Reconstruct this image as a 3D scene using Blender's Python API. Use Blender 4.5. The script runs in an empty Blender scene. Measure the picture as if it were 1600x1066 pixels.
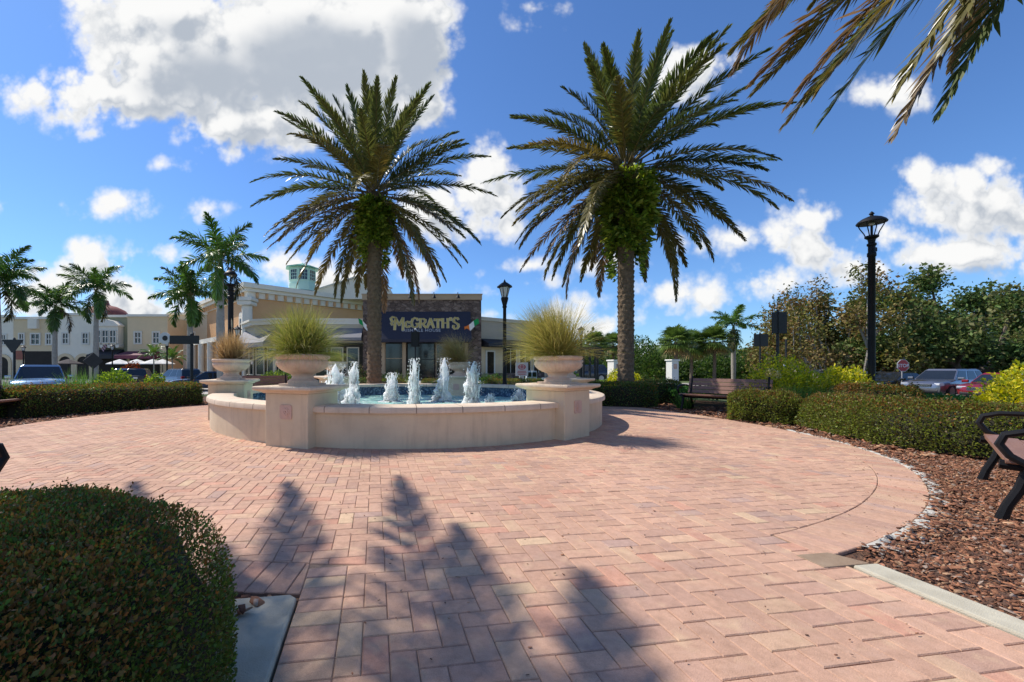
import bpy, bmesh, math, random
import numpy as np
from mathutils import Vector, Matrix

rng = np.random.default_rng(11)
random.seed(11)
scene = bpy.context.scene
COL = scene.collection
PI = math.pi
R = math.radians

# ------------------------------------------------------------------ camera frame
CAM_H = 1.1
F_PX, CX, CY = 640.0, 680.0, 575.0        # focal length and principal point, in photo pixels (1600 wide)

def gx(u, d):                 # world x of something seen in column u that stands d metres away
    return (u - CX) / F_PX * d

def gz(v, d):                 # world height of something seen in row v that stands d metres away
    return CAM_H - (v - CY) / F_PX * d

cam_data = bpy.data.cameras.new("camera")
cam = bpy.data.objects.new("camera", cam_data)
COL.objects.link(cam)
cam.location = (0, 0, CAM_H)
cam.rotation_euler = (PI / 2, 0, 0)
cam_data.sensor_width = 36
cam_data.lens = F_PX / 1600 * 36
cam_data.shift_x = (800 - CX) / 1600
cam_data.shift_y = (CY - 533) / 1600
cam_data.clip_start = 0.05
cam_data.clip_end = 3000
scene.camera = cam

# ------------------------------------------------------------------ object helpers
def tag(o, label=None, cat=None, group=None, kind=None):
    if label: o["label"] = label
    if cat: o["category"] = cat
    if group: o["group"] = group
    if kind: o["kind"] = kind
    return o

def empty(name, loc=(0, 0, 0), rz=0.0, label=None, cat=None, group=None):
    o = bpy.data.objects.new(name, None)
    o.empty_display_size = 0.2
    COL.objects.link(o)
    o.location = loc
    o.rotation_euler = (0, 0, rz)
    return tag(o, label, cat, group)

def copy_tree(o, parent=None):
    c = o.copy()
    COL.objects.link(c)
    c.parent = parent
    for ch in list(o.children):
        copy_tree(ch, c)
    return c

def link_mesh(name, me, mats, parent=None, smooth=False):
    for m in (mats if isinstance(mats, (list, tuple)) else [mats]):
        me.materials.append(m)
    if smooth:
        me.polygons.foreach_set("use_smooth", np.ones(len(me.polygons), dtype=bool))
    o = bpy.data.objects.new(name, me)
    COL.objects.link(o)
    o.parent = parent
    return o

def mesh_np(name, V, Q, mats, parent=None, tint=None, smooth=False, midx=None):
    """V (n,3), Q (m,4) quads -> one mesh object, with a colour per face."""
    V = np.asarray(V, dtype=np.float32); Q = np.asarray(Q, dtype=np.int32)
    me = bpy.data.meshes.new(name)
    me.vertices.add(len(V)); me.vertices.foreach_set("co", V.ravel())
    k = Q.shape[1]
    me.loops.add(Q.size); me.loops.foreach_set("vertex_index", Q.ravel())
    me.polygons.add(len(Q))
    me.polygons.foreach_set("loop_start", np.arange(0, Q.size, k, dtype=np.int32))
    if midx is not None:
        me.polygons.foreach_set("material_index", np.asarray(midx, dtype=np.int32))
    if tint is not None:
        a = me.attributes.new("tint", "FLOAT_COLOR", "FACE")
        t = np.ones((len(Q), 4), dtype=np.float32); t[:, :3] = tint
        a.data.foreach_set("color", t.ravel())
    me.update(calc_edges=True)
    return link_mesh(name, me, mats, parent, smooth)

class MB:
    """collects simple shapes and links them as ONE mesh object"""
    def __init__(self):
        self.v = []; self.f = []; self.m = []; self.T = Matrix.Identity(4); self.c = []; self.col = (1, 1, 1)
    def add(self, vs, fs, mi=0):
        n = len(self.v)
        self.v += [tuple(self.T @ Vector(p)) for p in vs]
        for f in fs:
            self.f.append(tuple(i + n for i in f)); self.m.append(mi); self.c.append(self.col)
        return self
    def box(self, x0, x1, y0, y1, z0, z1, mi=0):
        vs = [(x, y, z) for z in (z0, z1) for y in (y0, y1) for x in (x0, x1)]
        return self.add(vs, [(0, 2, 3, 1), (4, 5, 7, 6), (0, 1, 5, 4), (2, 6, 7, 3), (0, 4, 6, 2), (1, 3, 7, 5)], mi)
    def cbox(self, c, s, b=0.0, rot=None, mi=0):
        """bevelled box: centre, size, chamfer"""
        hx, hy, hz = s[0] / 2, s[1] / 2, s[2] / 2
        keep = self.T
        self.T = self.T @ Matrix.Translation(c) @ (rot.to_4x4() if rot else Matrix.Identity(4))
        if b <= 0:
            self.box(-hx, hx, -hy, hy, -hz, hz, mi)
        else:
            self.prism([(-hx + b, -hz), (hx - b, -hz), (hx, -hz + b), (hx, hz - b), (hx - b, hz), (-hx + b, hz), (-hx, hz - b), (-hx, -hz + b)], -hy, hy, mi)
        self.T = keep
        return self
    def prism(self, poly, y0, y1, mi=0):
        """polygon in x,z pushed from y0 to y1"""
        n = len(poly)
        vs = [(x, y0, z) for x, z in poly] + [(x, y1, z) for x, z in poly]
        fs = [tuple(range(n)), tuple(range(2 * n - 1, n - 1, -1))]
        fs += [(i, i + n, (i + 1) % n + n, (i + 1) % n) for i in range(n)]
        return self.add(vs, fs, mi)
    def zprism(self, poly, z0, z1, mi=0):
        n = len(poly)
        vs = [(x, y, z0) for x, y in poly] + [(x, y, z1) for x, y in poly]
        fs = [tuple(range(n - 1, -1, -1)), tuple(range(n, 2 * n))]
        fs += [(i, (i + 1) % n, (i + 1) % n + n, i + n) for i in range(n)]
        return self.add(vs, fs, mi)
    def tube(self, pts, rad, n=8, mi=0, cap=True):
        pts = [Vector(p) for p in pts]
        if not isinstance(rad, (list, tuple, np.ndarray)): rad = [rad] * len(pts)
        vs = []; fs = []
        ref = Vector((0, 0, 1))
        t0 = (pts[1] - pts[0]).normalized()
        if abs(t0.dot(ref)) > 0.95: ref = Vector((1, 0, 0))
        a = t0.cross(ref).normalized()
        for i, p in enumerate(pts):
            t = (pts[min(i + 1, len(pts) - 1)] - pts[max(i - 1, 0)]).normalized()
            a = (a - t * a.dot(t)).normalized()
            b = t.cross(a)
            for k in range(n):
                w = 2 * PI * k / n
                vs.append(p + (a * math.cos(w) + b * math.sin(w)) * rad[i])
        for i in range(len(pts) - 1):
            for k in range(n):
                k2 = (k + 1) % n
                fs.append((i * n + k, i * n + k2, (i + 1) * n + k2, (i + 1) * n + k))
        if cap:
            fs.append(tuple(range(n - 1, -1, -1)))
            fs.append(tuple(range((len(pts) - 1) * n, len(pts) * n)))
        return self.add(vs, fs, mi)
    def lathe(self, prof, n=24, c=(0, 0, 0), mi=0, mod=None):
        vs = []; fs = []
        for j, (r, z) in enumerate(prof):
            for k in range(n):
                w = 2 * PI * k / n
                rr = r * (mod(j, w) if mod else 1)
                vs.append((c[0] + rr * math.cos(w), c[1] + rr * math.sin(w), c[2] + z))
        for j in range(len(prof) - 1):
            for k in range(n):
                k2 = (k + 1) % n
                fs.append((j * n + k, j * n + k2, (j + 1) * n + k2, (j + 1) * n + k))
        fs.append(tuple(range(n - 1, -1, -1)))
        fs.append(tuple(range((len(prof) - 1) * n, len(prof) * n)))
        return self.add(vs, fs, mi)
    def build(self, name, mats, parent=None, smooth=False, bevel=0.0, tinted=False):
        me = bpy.data.meshes.new(name)
        me.from_pydata(self.v, [], self.f)
        me.polygons.foreach_set("material_index", np.asarray(self.m, dtype=np.int32))
        if tinted:
            a = me.attributes.new("tint", "FLOAT_COLOR", "FACE")
            a.data.foreach_set("color", np.asarray([tuple(c) + (1,) for c in self.c], dtype=np.float32).ravel())
        me.update()
        o = link_mesh(name, me, mats, parent, False)
        if smooth:
            me.set_sharp_from_angle(angle=R(40))
            me.polygons.foreach_set("use_smooth", np.ones(len(me.polygons), dtype=bool))
        if bevel > 0:
            md = o.modifiers.new("bevel", "BEVEL"); md.width = bevel; md.segments = 2; md.limit_method = "ANGLE"; md.angle_limit = R(50)
        return o

# ------------------------------------------------------------------ materials
def nt(m):
    m.use_nodes = True
    t = m.node_tree
    return t, t.nodes, t.links

def mat(name, col, rough=0.7, var=0.12, scale=6.0, bump=0.0, bscale=60.0, metal=0.0, spec=0.5, col2=None, detail=5.0, coat=0.0, bdist=0.01):
    """plain surface whose colour wanders a little between two close tones, with optional fine relief"""
    m = bpy.data.materials.new(name)
    t, N, L = nt(m)
    b = N["Principled BSDF"]
    b.inputs["Roughness"].default_value = rough
    b.inputs["Metallic"].default_value = metal
    b.inputs["Specular IOR Level"].default_value = spec
    if coat: b.inputs["Coat Weight"].default_value = coat
    tc = N.new("ShaderNodeTexCoord")
    no = N.new("ShaderNodeTexNoise"); no.inputs["Scale"].default_value = scale; no.inputs["Detail"].default_value = detail; no.inputs["Roughness"].default_value = 0.6
    L.new(tc.outputs["Object"], no.inputs["Vector"])
    mr = N.new("ShaderNodeMapRange"); mr.inputs["From Min"].default_value = 0.3; mr.inputs["From Max"].default_value = 0.7
    L.new(no.outputs["Fac"], mr.inputs["Value"])
    mx = N.new("ShaderNodeMix"); mx.data_type = "RGBA"
    c2 = col2 or tuple(min(1, c * (1 + var)) for c in col)
    c1 = col if col2 else tuple(c * (1 - var) for c in col)
    mx.inputs["A"].default_value = (*c1, 1); mx.inputs["B"].default_value = (*c2, 1)
    L.new(mr.outputs["Result"], mx.inputs["Factor"]); L.new(mx.outputs["Result"], b.inputs["Base Color"])
    if bump:
        n2 = N.new("ShaderNodeTexNoise"); n2.inputs["Scale"].default_value = bscale; n2.inputs["Detail"].default_value = 4
        L.new(tc.outputs["Object"], n2.inputs["Vector"])
        bp = N.new("ShaderNodeBump"); bp.inputs["Strength"].default_value = bump; bp.inputs["Distance"].default_value = bdist
        L.new(n2.outputs["Fac"], bp.inputs["Height"]); L.new(bp.outputs["Normal"], b.inputs["Normal"])
    return m

def leaf_mat(name, gloss=0.45, trans=0.3, spec=0.4):
    """leaf surface: colour per leaf from its own attribute, part of the light passes through"""
    m = bpy.data.materials.new(name)
    t, N, L = nt(m)
    b = N["Principled BSDF"]; out = N["Material Output"]
    at = N.new("ShaderNodeAttribute"); at.attribute_name = "tint"
    b.inputs["Roughness"].default_value = gloss; b.inputs["Specular IOR Level"].default_value = spec
    L.new(at.outputs["Color"], b.inputs["Base Color"])
    tr = N.new("ShaderNodeBsdfTranslucent")
    hs = N.new("ShaderNodeHueSaturation"); hs.inputs["Value"].default_value = 1.6; hs.inputs["Saturation"].default_value = 1.1
    L.new(at.outputs["Color"], hs.inputs["Color"]); L.new(hs.outputs["Color"], tr.inputs["Color"])
    mx = N.new("ShaderNodeMixShader"); mx.inputs["Fac"].default_value = trans
    L.new(b.outputs["BSDF"], mx.inputs[1]); L.new(tr.outputs["BSDF"], mx.inputs[2]); L.new(mx.outputs["Shader"], out.inputs["Surface"])
    return m

def tint_mat(name, rough=0.8, spec=0.3, bump=0.0, bscale=80, mottle=0.25, mscale=30):
    """surface whose colour comes per face from the mesh, broken up by noise"""
    m = bpy.data.materials.new(name)
    t, N, L = nt(m)
    b = N["Principled BSDF"]
    b.inputs["Roughness"].default_value = rough; b.inputs["Specular IOR Level"].default_value = spec
    at = N.new("ShaderNodeAttribute"); at.attribute_name = "tint"
    tc = N.new("ShaderNodeTexCoord")
    no = N.new("ShaderNodeTexNoise"); no.inputs["Scale"].default_value = mscale; no.inputs["Detail"].default_value = 6; no.inputs["Roughness"].default_value = 0.65
    L.new(tc.outputs["Object"], no.inputs["Vector"])
    mr = N.new("ShaderNodeMapRange"); mr.inputs["From Min"].default_value = 0.3; mr.inputs["From Max"].default_value = 0.7
    mr.inputs["To Min"].default_value = 1 - mottle; mr.inputs["To Max"].default_value = 1 + mottle
    L.new(no.outputs["Fac"], mr.inputs["Value"])
    vm = N.new("ShaderNodeVectorMath"); vm.operation = "SCALE"
    L.new(at.outputs["Color"], vm.inputs[0]); L.new(mr.outputs["Result"], vm.inputs["Scale"]); L.new(vm.outputs["Vector"], b.inputs["Base Color"])
    if bump:
        n2 = N.new("ShaderNodeTexNoise"); n2.inputs["Scale"].default_value = bscale; n2.inputs["Detail"].default_value = 5
        L.new(tc.outputs["Object"], n2.inputs["Vector"])
        bp = N.new("ShaderNodeBump"); bp.inputs["Strength"].default_value = bump; bp.inputs["Distance"].default_value = 0.01
        L.new(n2.outputs["Fac"], bp.inputs["Height"]); L.new(bp.outputs["Normal"], b.inputs["Normal"])
    return m

LEAF = leaf_mat("leaf", 0.45, 0.36, 0.30)
TREELEAF = leaf_mat("tree_leaf", 0.6, 0.18, 0.2)
FROND = leaf_mat("frond", 0.36, 0.22, 0.5)
BLADE = leaf_mat("grass_blade", 0.5, 0.35, 0.3)
STUCCO = mat("cream_stucco", (0.63, 0.51, 0.35), 0.85, 0.06, 2.5, 0.25, 140, col2=(0.71, 0.585, 0.41))
def weathered(m):
    """rain streaks, faint grime blotches and hairline dirt"""
    t, N, L = nt(m); b = N["Principled BSDF"]; src = b.inputs["Base Color"].links[0].from_socket; tc = N["Texture Coordinate"]
    mp = N.new("ShaderNodeMapping"); mp.inputs["Scale"].default_value = (1, 1, 0.10); L.new(tc.outputs["Object"], mp.inputs["Vector"])
    n1 = N.new("ShaderNodeTexNoise"); n1.inputs["Scale"].default_value = 9; n1.inputs["Detail"].default_value = 6; n1.inputs["Roughness"].default_value = 0.65; L.new(mp.outputs["Vector"], n1.inputs["Vector"])
    r1 = N.new("ShaderNodeMapRange"); r1.inputs["From Min"].default_value = 0.52; r1.inputs["From Max"].default_value = 0.80; r1.inputs["To Max"].default_value = 0.42; L.new(n1.outputs["Fac"], r1.inputs["Value"])
    m1 = N.new("ShaderNodeMix"); m1.data_type = "RGBA"; m1.inputs["B"].default_value = (0.30, 0.22, 0.15, 1); L.new(r1.outputs["Result"], m1.inputs["Factor"]); L.new(src, m1.inputs["A"])
    n2 = N.new("ShaderNodeTexNoise"); n2.inputs["Scale"].default_value = 1.7; n2.inputs["Detail"].default_value = 7; n2.inputs["Roughness"].default_value = 0.7; L.new(tc.outputs["Object"], n2.inputs["Vector"])
    r2 = N.new("ShaderNodeMapRange"); r2.inputs["From Min"].default_value = 0.5; r2.inputs["From Max"].default_value = 0.75; r2.inputs["To Max"].default_value = 0.35; L.new(n2.outputs["Fac"], r2.inputs["Value"])
    m2 = N.new("ShaderNodeMix"); m2.data_type = "RGBA"; m2.inputs["B"].default_value = (0.40, 0.30, 0.20, 1); L.new(r2.outputs["Result"], m2.inputs["Factor"]); L.new(m1.outputs["Result"], m2.inputs["A"])
    L.new(m2.outputs["Result"], b.inputs["Base Color"])
weathered(STUCCO)
STONECAP = mat("cast_stone", (0.64, 0.51, 0.37), 0.8, 0.1, 5, 0.3, 90, col2=(0.74, 0.60, 0.46))
URN = mat("cast_stone_urn", (0.60, 0.44, 0.33), 0.8, 0.1, 7, 0.3, 120, col2=(0.74, 0.58, 0.45))
weathered(STONECAP); weathered(URN)
PLAQUE = mat("pink_plaque", (0.62, 0.42, 0.33), 0.8, 0.12, 12, 0.3, 120)
CONCRETE = mat("concrete", (0.40, 0.365, 0.28), 0.9, 0.12, 7, 0.4, 200, col2=(0.54, 0.50, 0.39))
SOIL = mat("soil", (0.10, 0.06, 0.04), 0.95, 0.3, 8, 0.6, 50, bdist=0.03)
BLACK = mat("black_metal", (0.009, 0.009, 0.010), 0.5, 0.2, 8, 0.05, 200, spec=0.25)
DARKTWIG = mat("dark_twigs", (0.020, 0.018, 0.010), 0.95, 0.4, 40)
BENCHWOOD = mat("brown_slat", (0.21, 0.105, 0.070), 0.5, 0.15, 9, 0.15, 60, col2=(0.28, 0.145, 0.10))
PALETRUNK = mat("grey_palm_trunk", (0.30, 0.27, 0.23), 0.9, 0.2, 4, 0.5, 40, col2=(0.42, 0.39, 0.34), bdist=0.03)
BARK = mat("bark", (0.13, 0.10, 0.075), 0.95, 0.3, 8, 0.8, 30, col2=(0.22, 0.18, 0.14), bdist=0.04)
GLASS = mat("dark_glass", (0.015, 0.018, 0.02), 0.08, 0.2, 1.5, spec=0.8)
LAMPGLASS = mat("lamp_glass", (0.65, 0.66, 0.66), 0.2, 0.05, 4)
WHITE = mat("white_paint", (0.78, 0.76, 0.70), 0.7, 0.05, 3, 0.1, 60)
TYRE = mat("tyre", (0.015, 0.015, 0.016), 0.8, 0.2, 20)
CHROME = mat("chrome", (0.6, 0.6, 0.62), 0.18, 0.05, 5, metal=1.0)
LENS = mat("headlight_lens", (0.6, 0.62, 0.65), 0.1, 0.1, 10, spec=0.8)
REDLENS = mat("tail_light", (0.35, 0.015, 0.02), 0.15, 0.2, 10)
SKY_ROT_SIGN = -1
SKY_GAIN = (0.068, 0.096, 0.132)
# ------------------------------------------------------------------ daylight
TO_SUN = Vector((-0.897 * math.cos(R(52)), 0.44 * math.cos(R(52)), math.sin(R(52)))).normalized()
SUN_EL = math.asin(TO_SUN.z)
SUN_AZ = math.atan2(-TO_SUN.x, TO_SUN.y)          # turned from +Y towards -X
sd = bpy.data.lights.new("sun", "SUN")
sd.energy = 4.2; sd.angle = R(0.53); sd.color = (1.0, 0.93, 0.83)
sun = bpy.data.objects.new("sun", sd)
COL.objects.link(sun)
sun.rotation_euler = (-TO_SUN).to_track_quat("-Z", "Y").to_euler()

world = bpy.data.worlds.new("World")
scene.world = world
world.use_nodes = True
wt = world.node_tree; WN = wt.nodes; WL = wt.links
for n in list(WN): WN.remove(n)
wout = WN.new("ShaderNodeOutputWorld"); bg = WN.new("ShaderNodeBackground")
WL.new(bg.outputs[0], wout.inputs["Surface"])
sky = WN.new("ShaderNodeTexSky"); sky.sky_type = "NISHITA"; sky.sun_disc = False
sky.sun_elevation = SUN_EL; sky.sun_rotation = SKY_ROT_SIGN * SUN_AZ
sky.air_density = 1.0; sky.dust_density = 0.25; sky.ozone_density = 2.5; sky.altitude = 0

# the clouds of that day, each lump by its bearing (column, row of the photo as direction) and its extent
LUMPS = [
 (470,70,230,115),(310,95,190,95),(625,55,95,125),(560,150,115,85),(385,185,120,60),(165,148,150,55),(75,140,90,27),(230,110,120,70),
 (250,20,150,60),(365,230,32,30),(140,208,36,14),(660,150,45,70),(480,200,80,40),
 (757,262,50,52),(762,312,68,60),(700,335,85,50),(735,352,70,35),(790,345,35,30),
 (175,321,60,20),(320,326,30,15),(245,397,48,20),(142,402,42,32),(95,440,72,30),(165,440,66,52),(215,478,90,40),(60,470,80,40),
 (425,413,52,30),(480,430,60,30),(272,258,20,7),(545,440,55,18),(640,430,70,28),
 (1090,105,62,42),(1065,140,58,32),(1125,100,30,26),(1395,148,62,26),(842,14,34,12),(835,40,22,8),
 (1520,312,125,56),(1448,288,58,36),(1545,270,40,26),(1590,330,60,48),(1470,335,75,38),(1500,395,135,32),(1400,370,60,28),(1595,405,70,36),
 (1262,340,52,40),(1240,380,75,38),(1295,395,70,28),(1195,440,75,28),(1330,420,70,30),
 (1115,378,48,16),(1155,374,34,14),(1060,462,68,28),(1100,468,45,26),(1010,478,32,15),(1055,492,50,10),(1000,500,30,9),
 (895,490,52,26),(935,512,52,28),(870,520,60,20),(985,545,45,12),
 (724,453,24,10),(785,490,26,6),(745,432,14,6),(830,416,19,5),(857,439,13,8),(826,443,10,5),(790,420,13,5),(930,410,36,10),(955,405,24,12),(770,455,18,5),
 (-200,300,220,70),(-160,460,200,50),(1850,250,200,80),(1900,420,220,60),(-500,150,200,120),(2300,150,260,140)]

def cloud_group(detail):
    g = bpy.data.node_groups.new("cloud_field", "ShaderNodeTree")
    g.interface.new_socket("P", in_out="INPUT", socket_type="NodeSocketVector")
    g.interface.new_socket("Field", in_out="OUTPUT", socket_type="NodeSocketFloat")
    g.interface.new_socket("Base", in_out="OUTPUT", socket_type="NodeSocketFloat")
    N = g.nodes; L = g.links
    gi = N.new("NodeGroupInput"); go = N.new("NodeGroupOutput")
    prev = None
    for (u, v, rx, ry) in LUMPS:
        a, b = (u - CX) / F_PX, (CY - v) / F_PX
        sx, sy = rx * 1.03 / F_PX, ry * 1.03 / F_PX
        s = min(sx, sy)
        m = N.new("ShaderNodeVectorMath"); m.operation = "MULTIPLY_ADD"
        m.inputs[1].default_value = (s / sx, s / sy, 0); m.inputs[2].default_value = (-a * s / sx, -b * s / sy, 0)
        L.new(gi.outputs["P"], m.inputs[0])
        ln = N.new("ShaderNodeVectorMath"); ln.operation = "LENGTH"
        L.new(m.outputs["Vector"], ln.inputs[0])
        sb = N.new("ShaderNodeMath"); sb.operation = "SUBTRACT"; sb.inputs[0].default_value = s
        L.new(ln.outputs["Value"], sb.inputs[1])
        if prev is None:
            prev = sb
        else:
            mx = N.new("ShaderNodeMath"); mx.operation = "SMOOTH_MAX"; mx.inputs[2].default_value = 0.02
            L.new(prev.outputs[0], mx.inputs[0]); L.new(sb.outputs[0], mx.inputs[1])
            prev = mx
    n1 = N.new("ShaderNodeTexNoise"); n1.noise_dimensions = "2D"; n1.inputs["Scale"].default_value = 6.5; n1.inputs["Detail"].default_value = detail; n1.inputs["Roughness"].default_value = 0.54
    L.new(gi.outputs["P"], n1.inputs["Vector"])
    vo = N.new("ShaderNodeTexVoronoi"); vo.voronoi_dimensions = "2D"; vo.inputs["Scale"].default_value = 13; vo.inputs["Detail"].default_value = min(3.0, detail * 0.4); vo.inputs["Roughness"].default_value = 0.55
    L.new(gi.outputs["P"], vo.inputs["Vector"])
    a1 = N.new("ShaderNodeMath"); a1.operation = "MULTIPLY_ADD"; a1.inputs[1].default_value = 0.17; a1.inputs[2].default_value = -0.075
    L.new(n1.outputs["Fac"], a1.inputs[0])
    a2 = N.new("ShaderNodeMath"); a2.operation = "MULTIPLY_ADD"; a2.inputs[1].default_value = -0.05; a2.inputs[2].default_value = 0.022
    L.new(vo.outputs["Distance"], a2.inputs[0])
    a3 = N.new("ShaderNodeMath"); a3.operation = "ADD"; L.new(a1.outputs[0], a3.inputs[0]); L.new(a2.outputs[0], a3.inputs[1])
    # small lumps are torn less than large ones
    cl = N.new("ShaderNodeMapRange"); cl.inputs["From Min"].default_value = -0.03; cl.inputs["From Max"].default_value = 0.06; cl.inputs["To Min"].default_value = 0.35; cl.inputs["To Max"].default_value = 1.0
    L.new(prev.outputs[0], cl.inputs["Value"])
    a4 = N.new("ShaderNodeMath"); a4.operation = "MULTIPLY_ADD"
    L.new(a3.outputs[0], a4.inputs[0]); L.new(cl.outputs["Result"], a4.inputs[1]); L.new(prev.outputs[0], a4.inputs[2])
    L.new(a4.outputs[0], go.inputs["Field"]); L.new(prev.outputs[0], go.inputs["Base"])
    return g

CG = cloud_group(8.0); CGS = cloud_group(3.5)
def wmath(op, a=None, b=None, c=None):
    n = WN.new("ShaderNodeMath"); n.operation = op
    for i, x in enumerate((a, b, c)):
        if x is None: continue
        if hasattr(x, "links"): WL.new(x, n.inputs[i])
        else: n.inputs[i].default_value = x
    return n.outputs[0]
def wrange(x, a, b, c=0.0, d=1.0, smooth=True):
    n = WN.new("ShaderNodeMapRange")
    if smooth: n.interpolation_type = "SMOOTHSTEP"
    n.inputs["From Min"].default_value = a; n.inputs["From Max"].default_value = b; n.inputs["To Min"].default_value = c; n.inputs["To Max"].default_value = d
    WL.new(x, n.inputs["Value"]); return n.outputs["Result"]
def wmix(f, a, b):
    n = WN.new("ShaderNodeMix"); n.data_type = "RGBA"
    WL.new(f, n.inputs["Factor"])
    for k, x in (("A", a), ("B", b)):
        if hasattr(x, "links"): WL.new(x, n.inputs[k])
        else: n.inputs[k].default_value = (*x, 1)
    return n.outputs["Result"]
tc = WN.new("ShaderNodeTexCoord")
sp = WN.new("ShaderNodeSeparateXYZ"); WL.new(tc.outputs["Generated"], sp.inputs[0])
ay = wmath("MAXIMUM", wmath("ABSOLUTE", sp.outputs["Y"]), 0.12)
pa = wmath("DIVIDE", sp.outputs["X"], ay); pb = wmath("DIVIDE", sp.outputs["Z"], ay)
cb = WN.new("ShaderNodeCombineXYZ"); WL.new(pa, cb.inputs[0]); WL.new(pb, cb.inputs[1])
def field(off, grp):
    v = cb.outputs[0]
    if off:
        ad = WN.new("ShaderNodeVectorMath"); ad.operation = "ADD"; ad.inputs[1].default_value = off
        WL.new(v, ad.inputs[0]); v = ad.outputs[0]
    g = WN.new("ShaderNodeGroup"); g.node_tree = grp
    WL.new(v, g.inputs["P"]); field.base = g.outputs["Base"]; return g.outputs["Field"]
f0 = field(None, CG); f1 = field((-0.035, 0.042, 0), CGS)
base1 = field.base
cover = wrange(f0, -0.014, 0.028)
up = wrange(sp.outputs["Z"], 0.0, 0.03)
cover = wmath("MULTIPLY", cover, up)
relief = wrange(wmath("SUBTRACT", f0, f1), -0.042, 0.030)          # faces turned to the sun
thick = wrange(wmath("MULTIPLY_ADD", f1, 0.25, wmath("MULTIPLY", base1, 0.75)), 0.045, 0.125)
lit = wmath("MULTIPLY", relief, wmath("SUBTRACT", 1.0, wmath("MULTIPLY", thick, 0.95)))
lit = wmath("MAXIMUM", lit, wmath("MULTIPLY", wrange(f0, 0.06, 0.005), wrange(wmath("SUBTRACT", f0, f1), -0.09, -0.01)))
CLOUD_SHADE = (0.37, 0.41, 0.47); CLOUD_LIT = (0.76, 0.76, 0.755)
ccol = wmix(lit, CLOUD_SHADE, CLOUD_LIT)
skyb = WN.new("ShaderNodeVectorMath"); skyb.operation = "MULTIPLY"; skyb.inputs[1].default_value = SKY_GAIN
WL.new(sky.outputs[0], skyb.inputs[0])
WL.new(wmix(cover, skyb.outputs[0], ccol), bg.inputs["Color"])
bg.inputs["Strength"].default_value = 1.0

vs = scene.view_settings
vs.view_transform = "Standard"; vs.look = "None"; vs.exposure = 0.35; vs.gamma = 1.0; vs.use_curve_mapping = False
scene.render.engine = "CYCLES"
scene.cycles.max_bounces = 8; scene.cycles.diffuse_bounces = 5; scene.cycles.glossy_bounces = 3; scene.cycles.transmission_bounces = 4; scene.cycles.transparent_max_bounces = 6
scene.cycles.use_denoising = True
scene.cycles.caustics_reflective = False; scene.cycles.caustics_refractive = False
# ------------------------------------------------------------------ ground
FC = np.array([-0.57, 9.76])              # centre of the round plaza and its fountain
TH = 0.1457                               # the paving grid is turned this much
BR = 0.105                                # paver width; length is twice that
E1 = np.array([math.cos(TH), math.sin(TH)]); E2 = np.array([-math.sin(TH), math.cos(TH)])

_ang = np.array([-94, -80, -66, -50, -40, -32, -15, 0, 30, 90, 150, 161, 180, 196, 230, 266])
_rad = np.array([7.72, 7.85, 7.93, 7.88, 7.82, 7.62, 7.05, 6.62, 6.4, 6.4, 6.5, 6.7, 7.3, 7.78, 7.8, 7.72])
def plaza_r(a):                            # a in radians -> outer radius of the plaza
    d = (np.degrees(a) + 94) % 360 - 94
    w = 0
    acc = 0
    for k, off in enumerate((-12, -8, -4, 0, 4, 8, 12)):
        wt_ = (1, 2, 3, 4, 3, 2, 1)[k]
        acc = acc + wt_ * np.interp((d + off + 94) % 360 - 94, _ang, _rad); w += wt_
    return acc / w

def hgt(x, y):
    """ground level: the plaza stands on a low rise, parking and street lie lower"""
    x = np.asarray(x, float); y = np.asarray(y, float)
    r = np.hypot(x - FC[0], y - FC[1])
    t = np.clip((r - 12.0) / 5.0, 0, 1); t = t * t * (3 - 2 * t)
    back = np.clip((y - 16) / 6, 0, 1) * np.clip((16 - np.abs(x - 2)) / 6, 0, 1)
    return -0.62 * t * (1 - back)

def clip_poly(P, Q):
    """convex clip of polygon P by convex counter-clockwise polygon Q"""
    out = list(P)
    n = len(Q)
    for i in range(n):
        a = Q[i]; b = Q[(i + 1) % n]
        ex, ey = b[0] - a[0], b[1] - a[1]
        inp = out; out = []
        if not inp: break
        def side(p): return ex * (p[1] - a[1]) - ey * (p[0] - a[0])
        for k in range(len(inp)):
            p = inp[k]; q = inp[(k + 1) % len(inp)]
            sp_, sq = side(p), side(q)
            if sp_ >= 0: out.append(p)
            if (sp_ >= 0) != (sq >= 0):
                t = sp_ / (sp_ - sq)
                out.append((p[0] + (q[0] - p[0]) * t, p[1] + (q[1] - p[1]) * t))
    return out

def area(P):
    return 0.5 * sum(P[i][0] * P[(i + 1) % len(P)][1] - P[(i + 1) % len(P)][0] * P[i][1] for i in range(len(P)))

def shrink(P, d):
    """inset a convex ccw polygon"""
    n = len(P); out = []
    for i in range(n):
        p0 = np.array(P[i - 1]); p1 = np.array(P[i]); p2 = np.array(P[(i + 1) % n])
        a = p1 - p0; b = p2 - p1
        la, lb = np.hypot(*a), np.hypot(*b)
        if la < 1e-6 or lb < 1e-6: out.append(tuple(p1)); continue
        na = np.array([-a[1], a[0]]) / la; nb = np.array([-b[1], b[0]]) / lb
        m = na + nb; k = m @ na
        out.append(tuple(p1 + m * (d / max(k, 0.35))))
    return out

PAL = [((0.56, 0.360, 0.250), 36), ((0.53, 0.337, 0.235), 30), ((0.49, 0.315, 0.230), 16), ((0.58, 0.395, 0.265), 10), ((0.455, 0.315, 0.250), 4), ((0.60, 0.44, 0.285), 2), ((0.55, 0.310, 0.215), 5)]
_pc = np.array([p[0] for p in PAL]); _pw = np.array([p[1] for p in PAL], float); _pw /= _pw.sum()
def brick_tint():
    c = _pc[rng.choice(len(PAL), p=_pw)] * np.array([0.97, 0.925, 0.935])
    return c * rng.uniform(0.93, 1.06)

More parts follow.
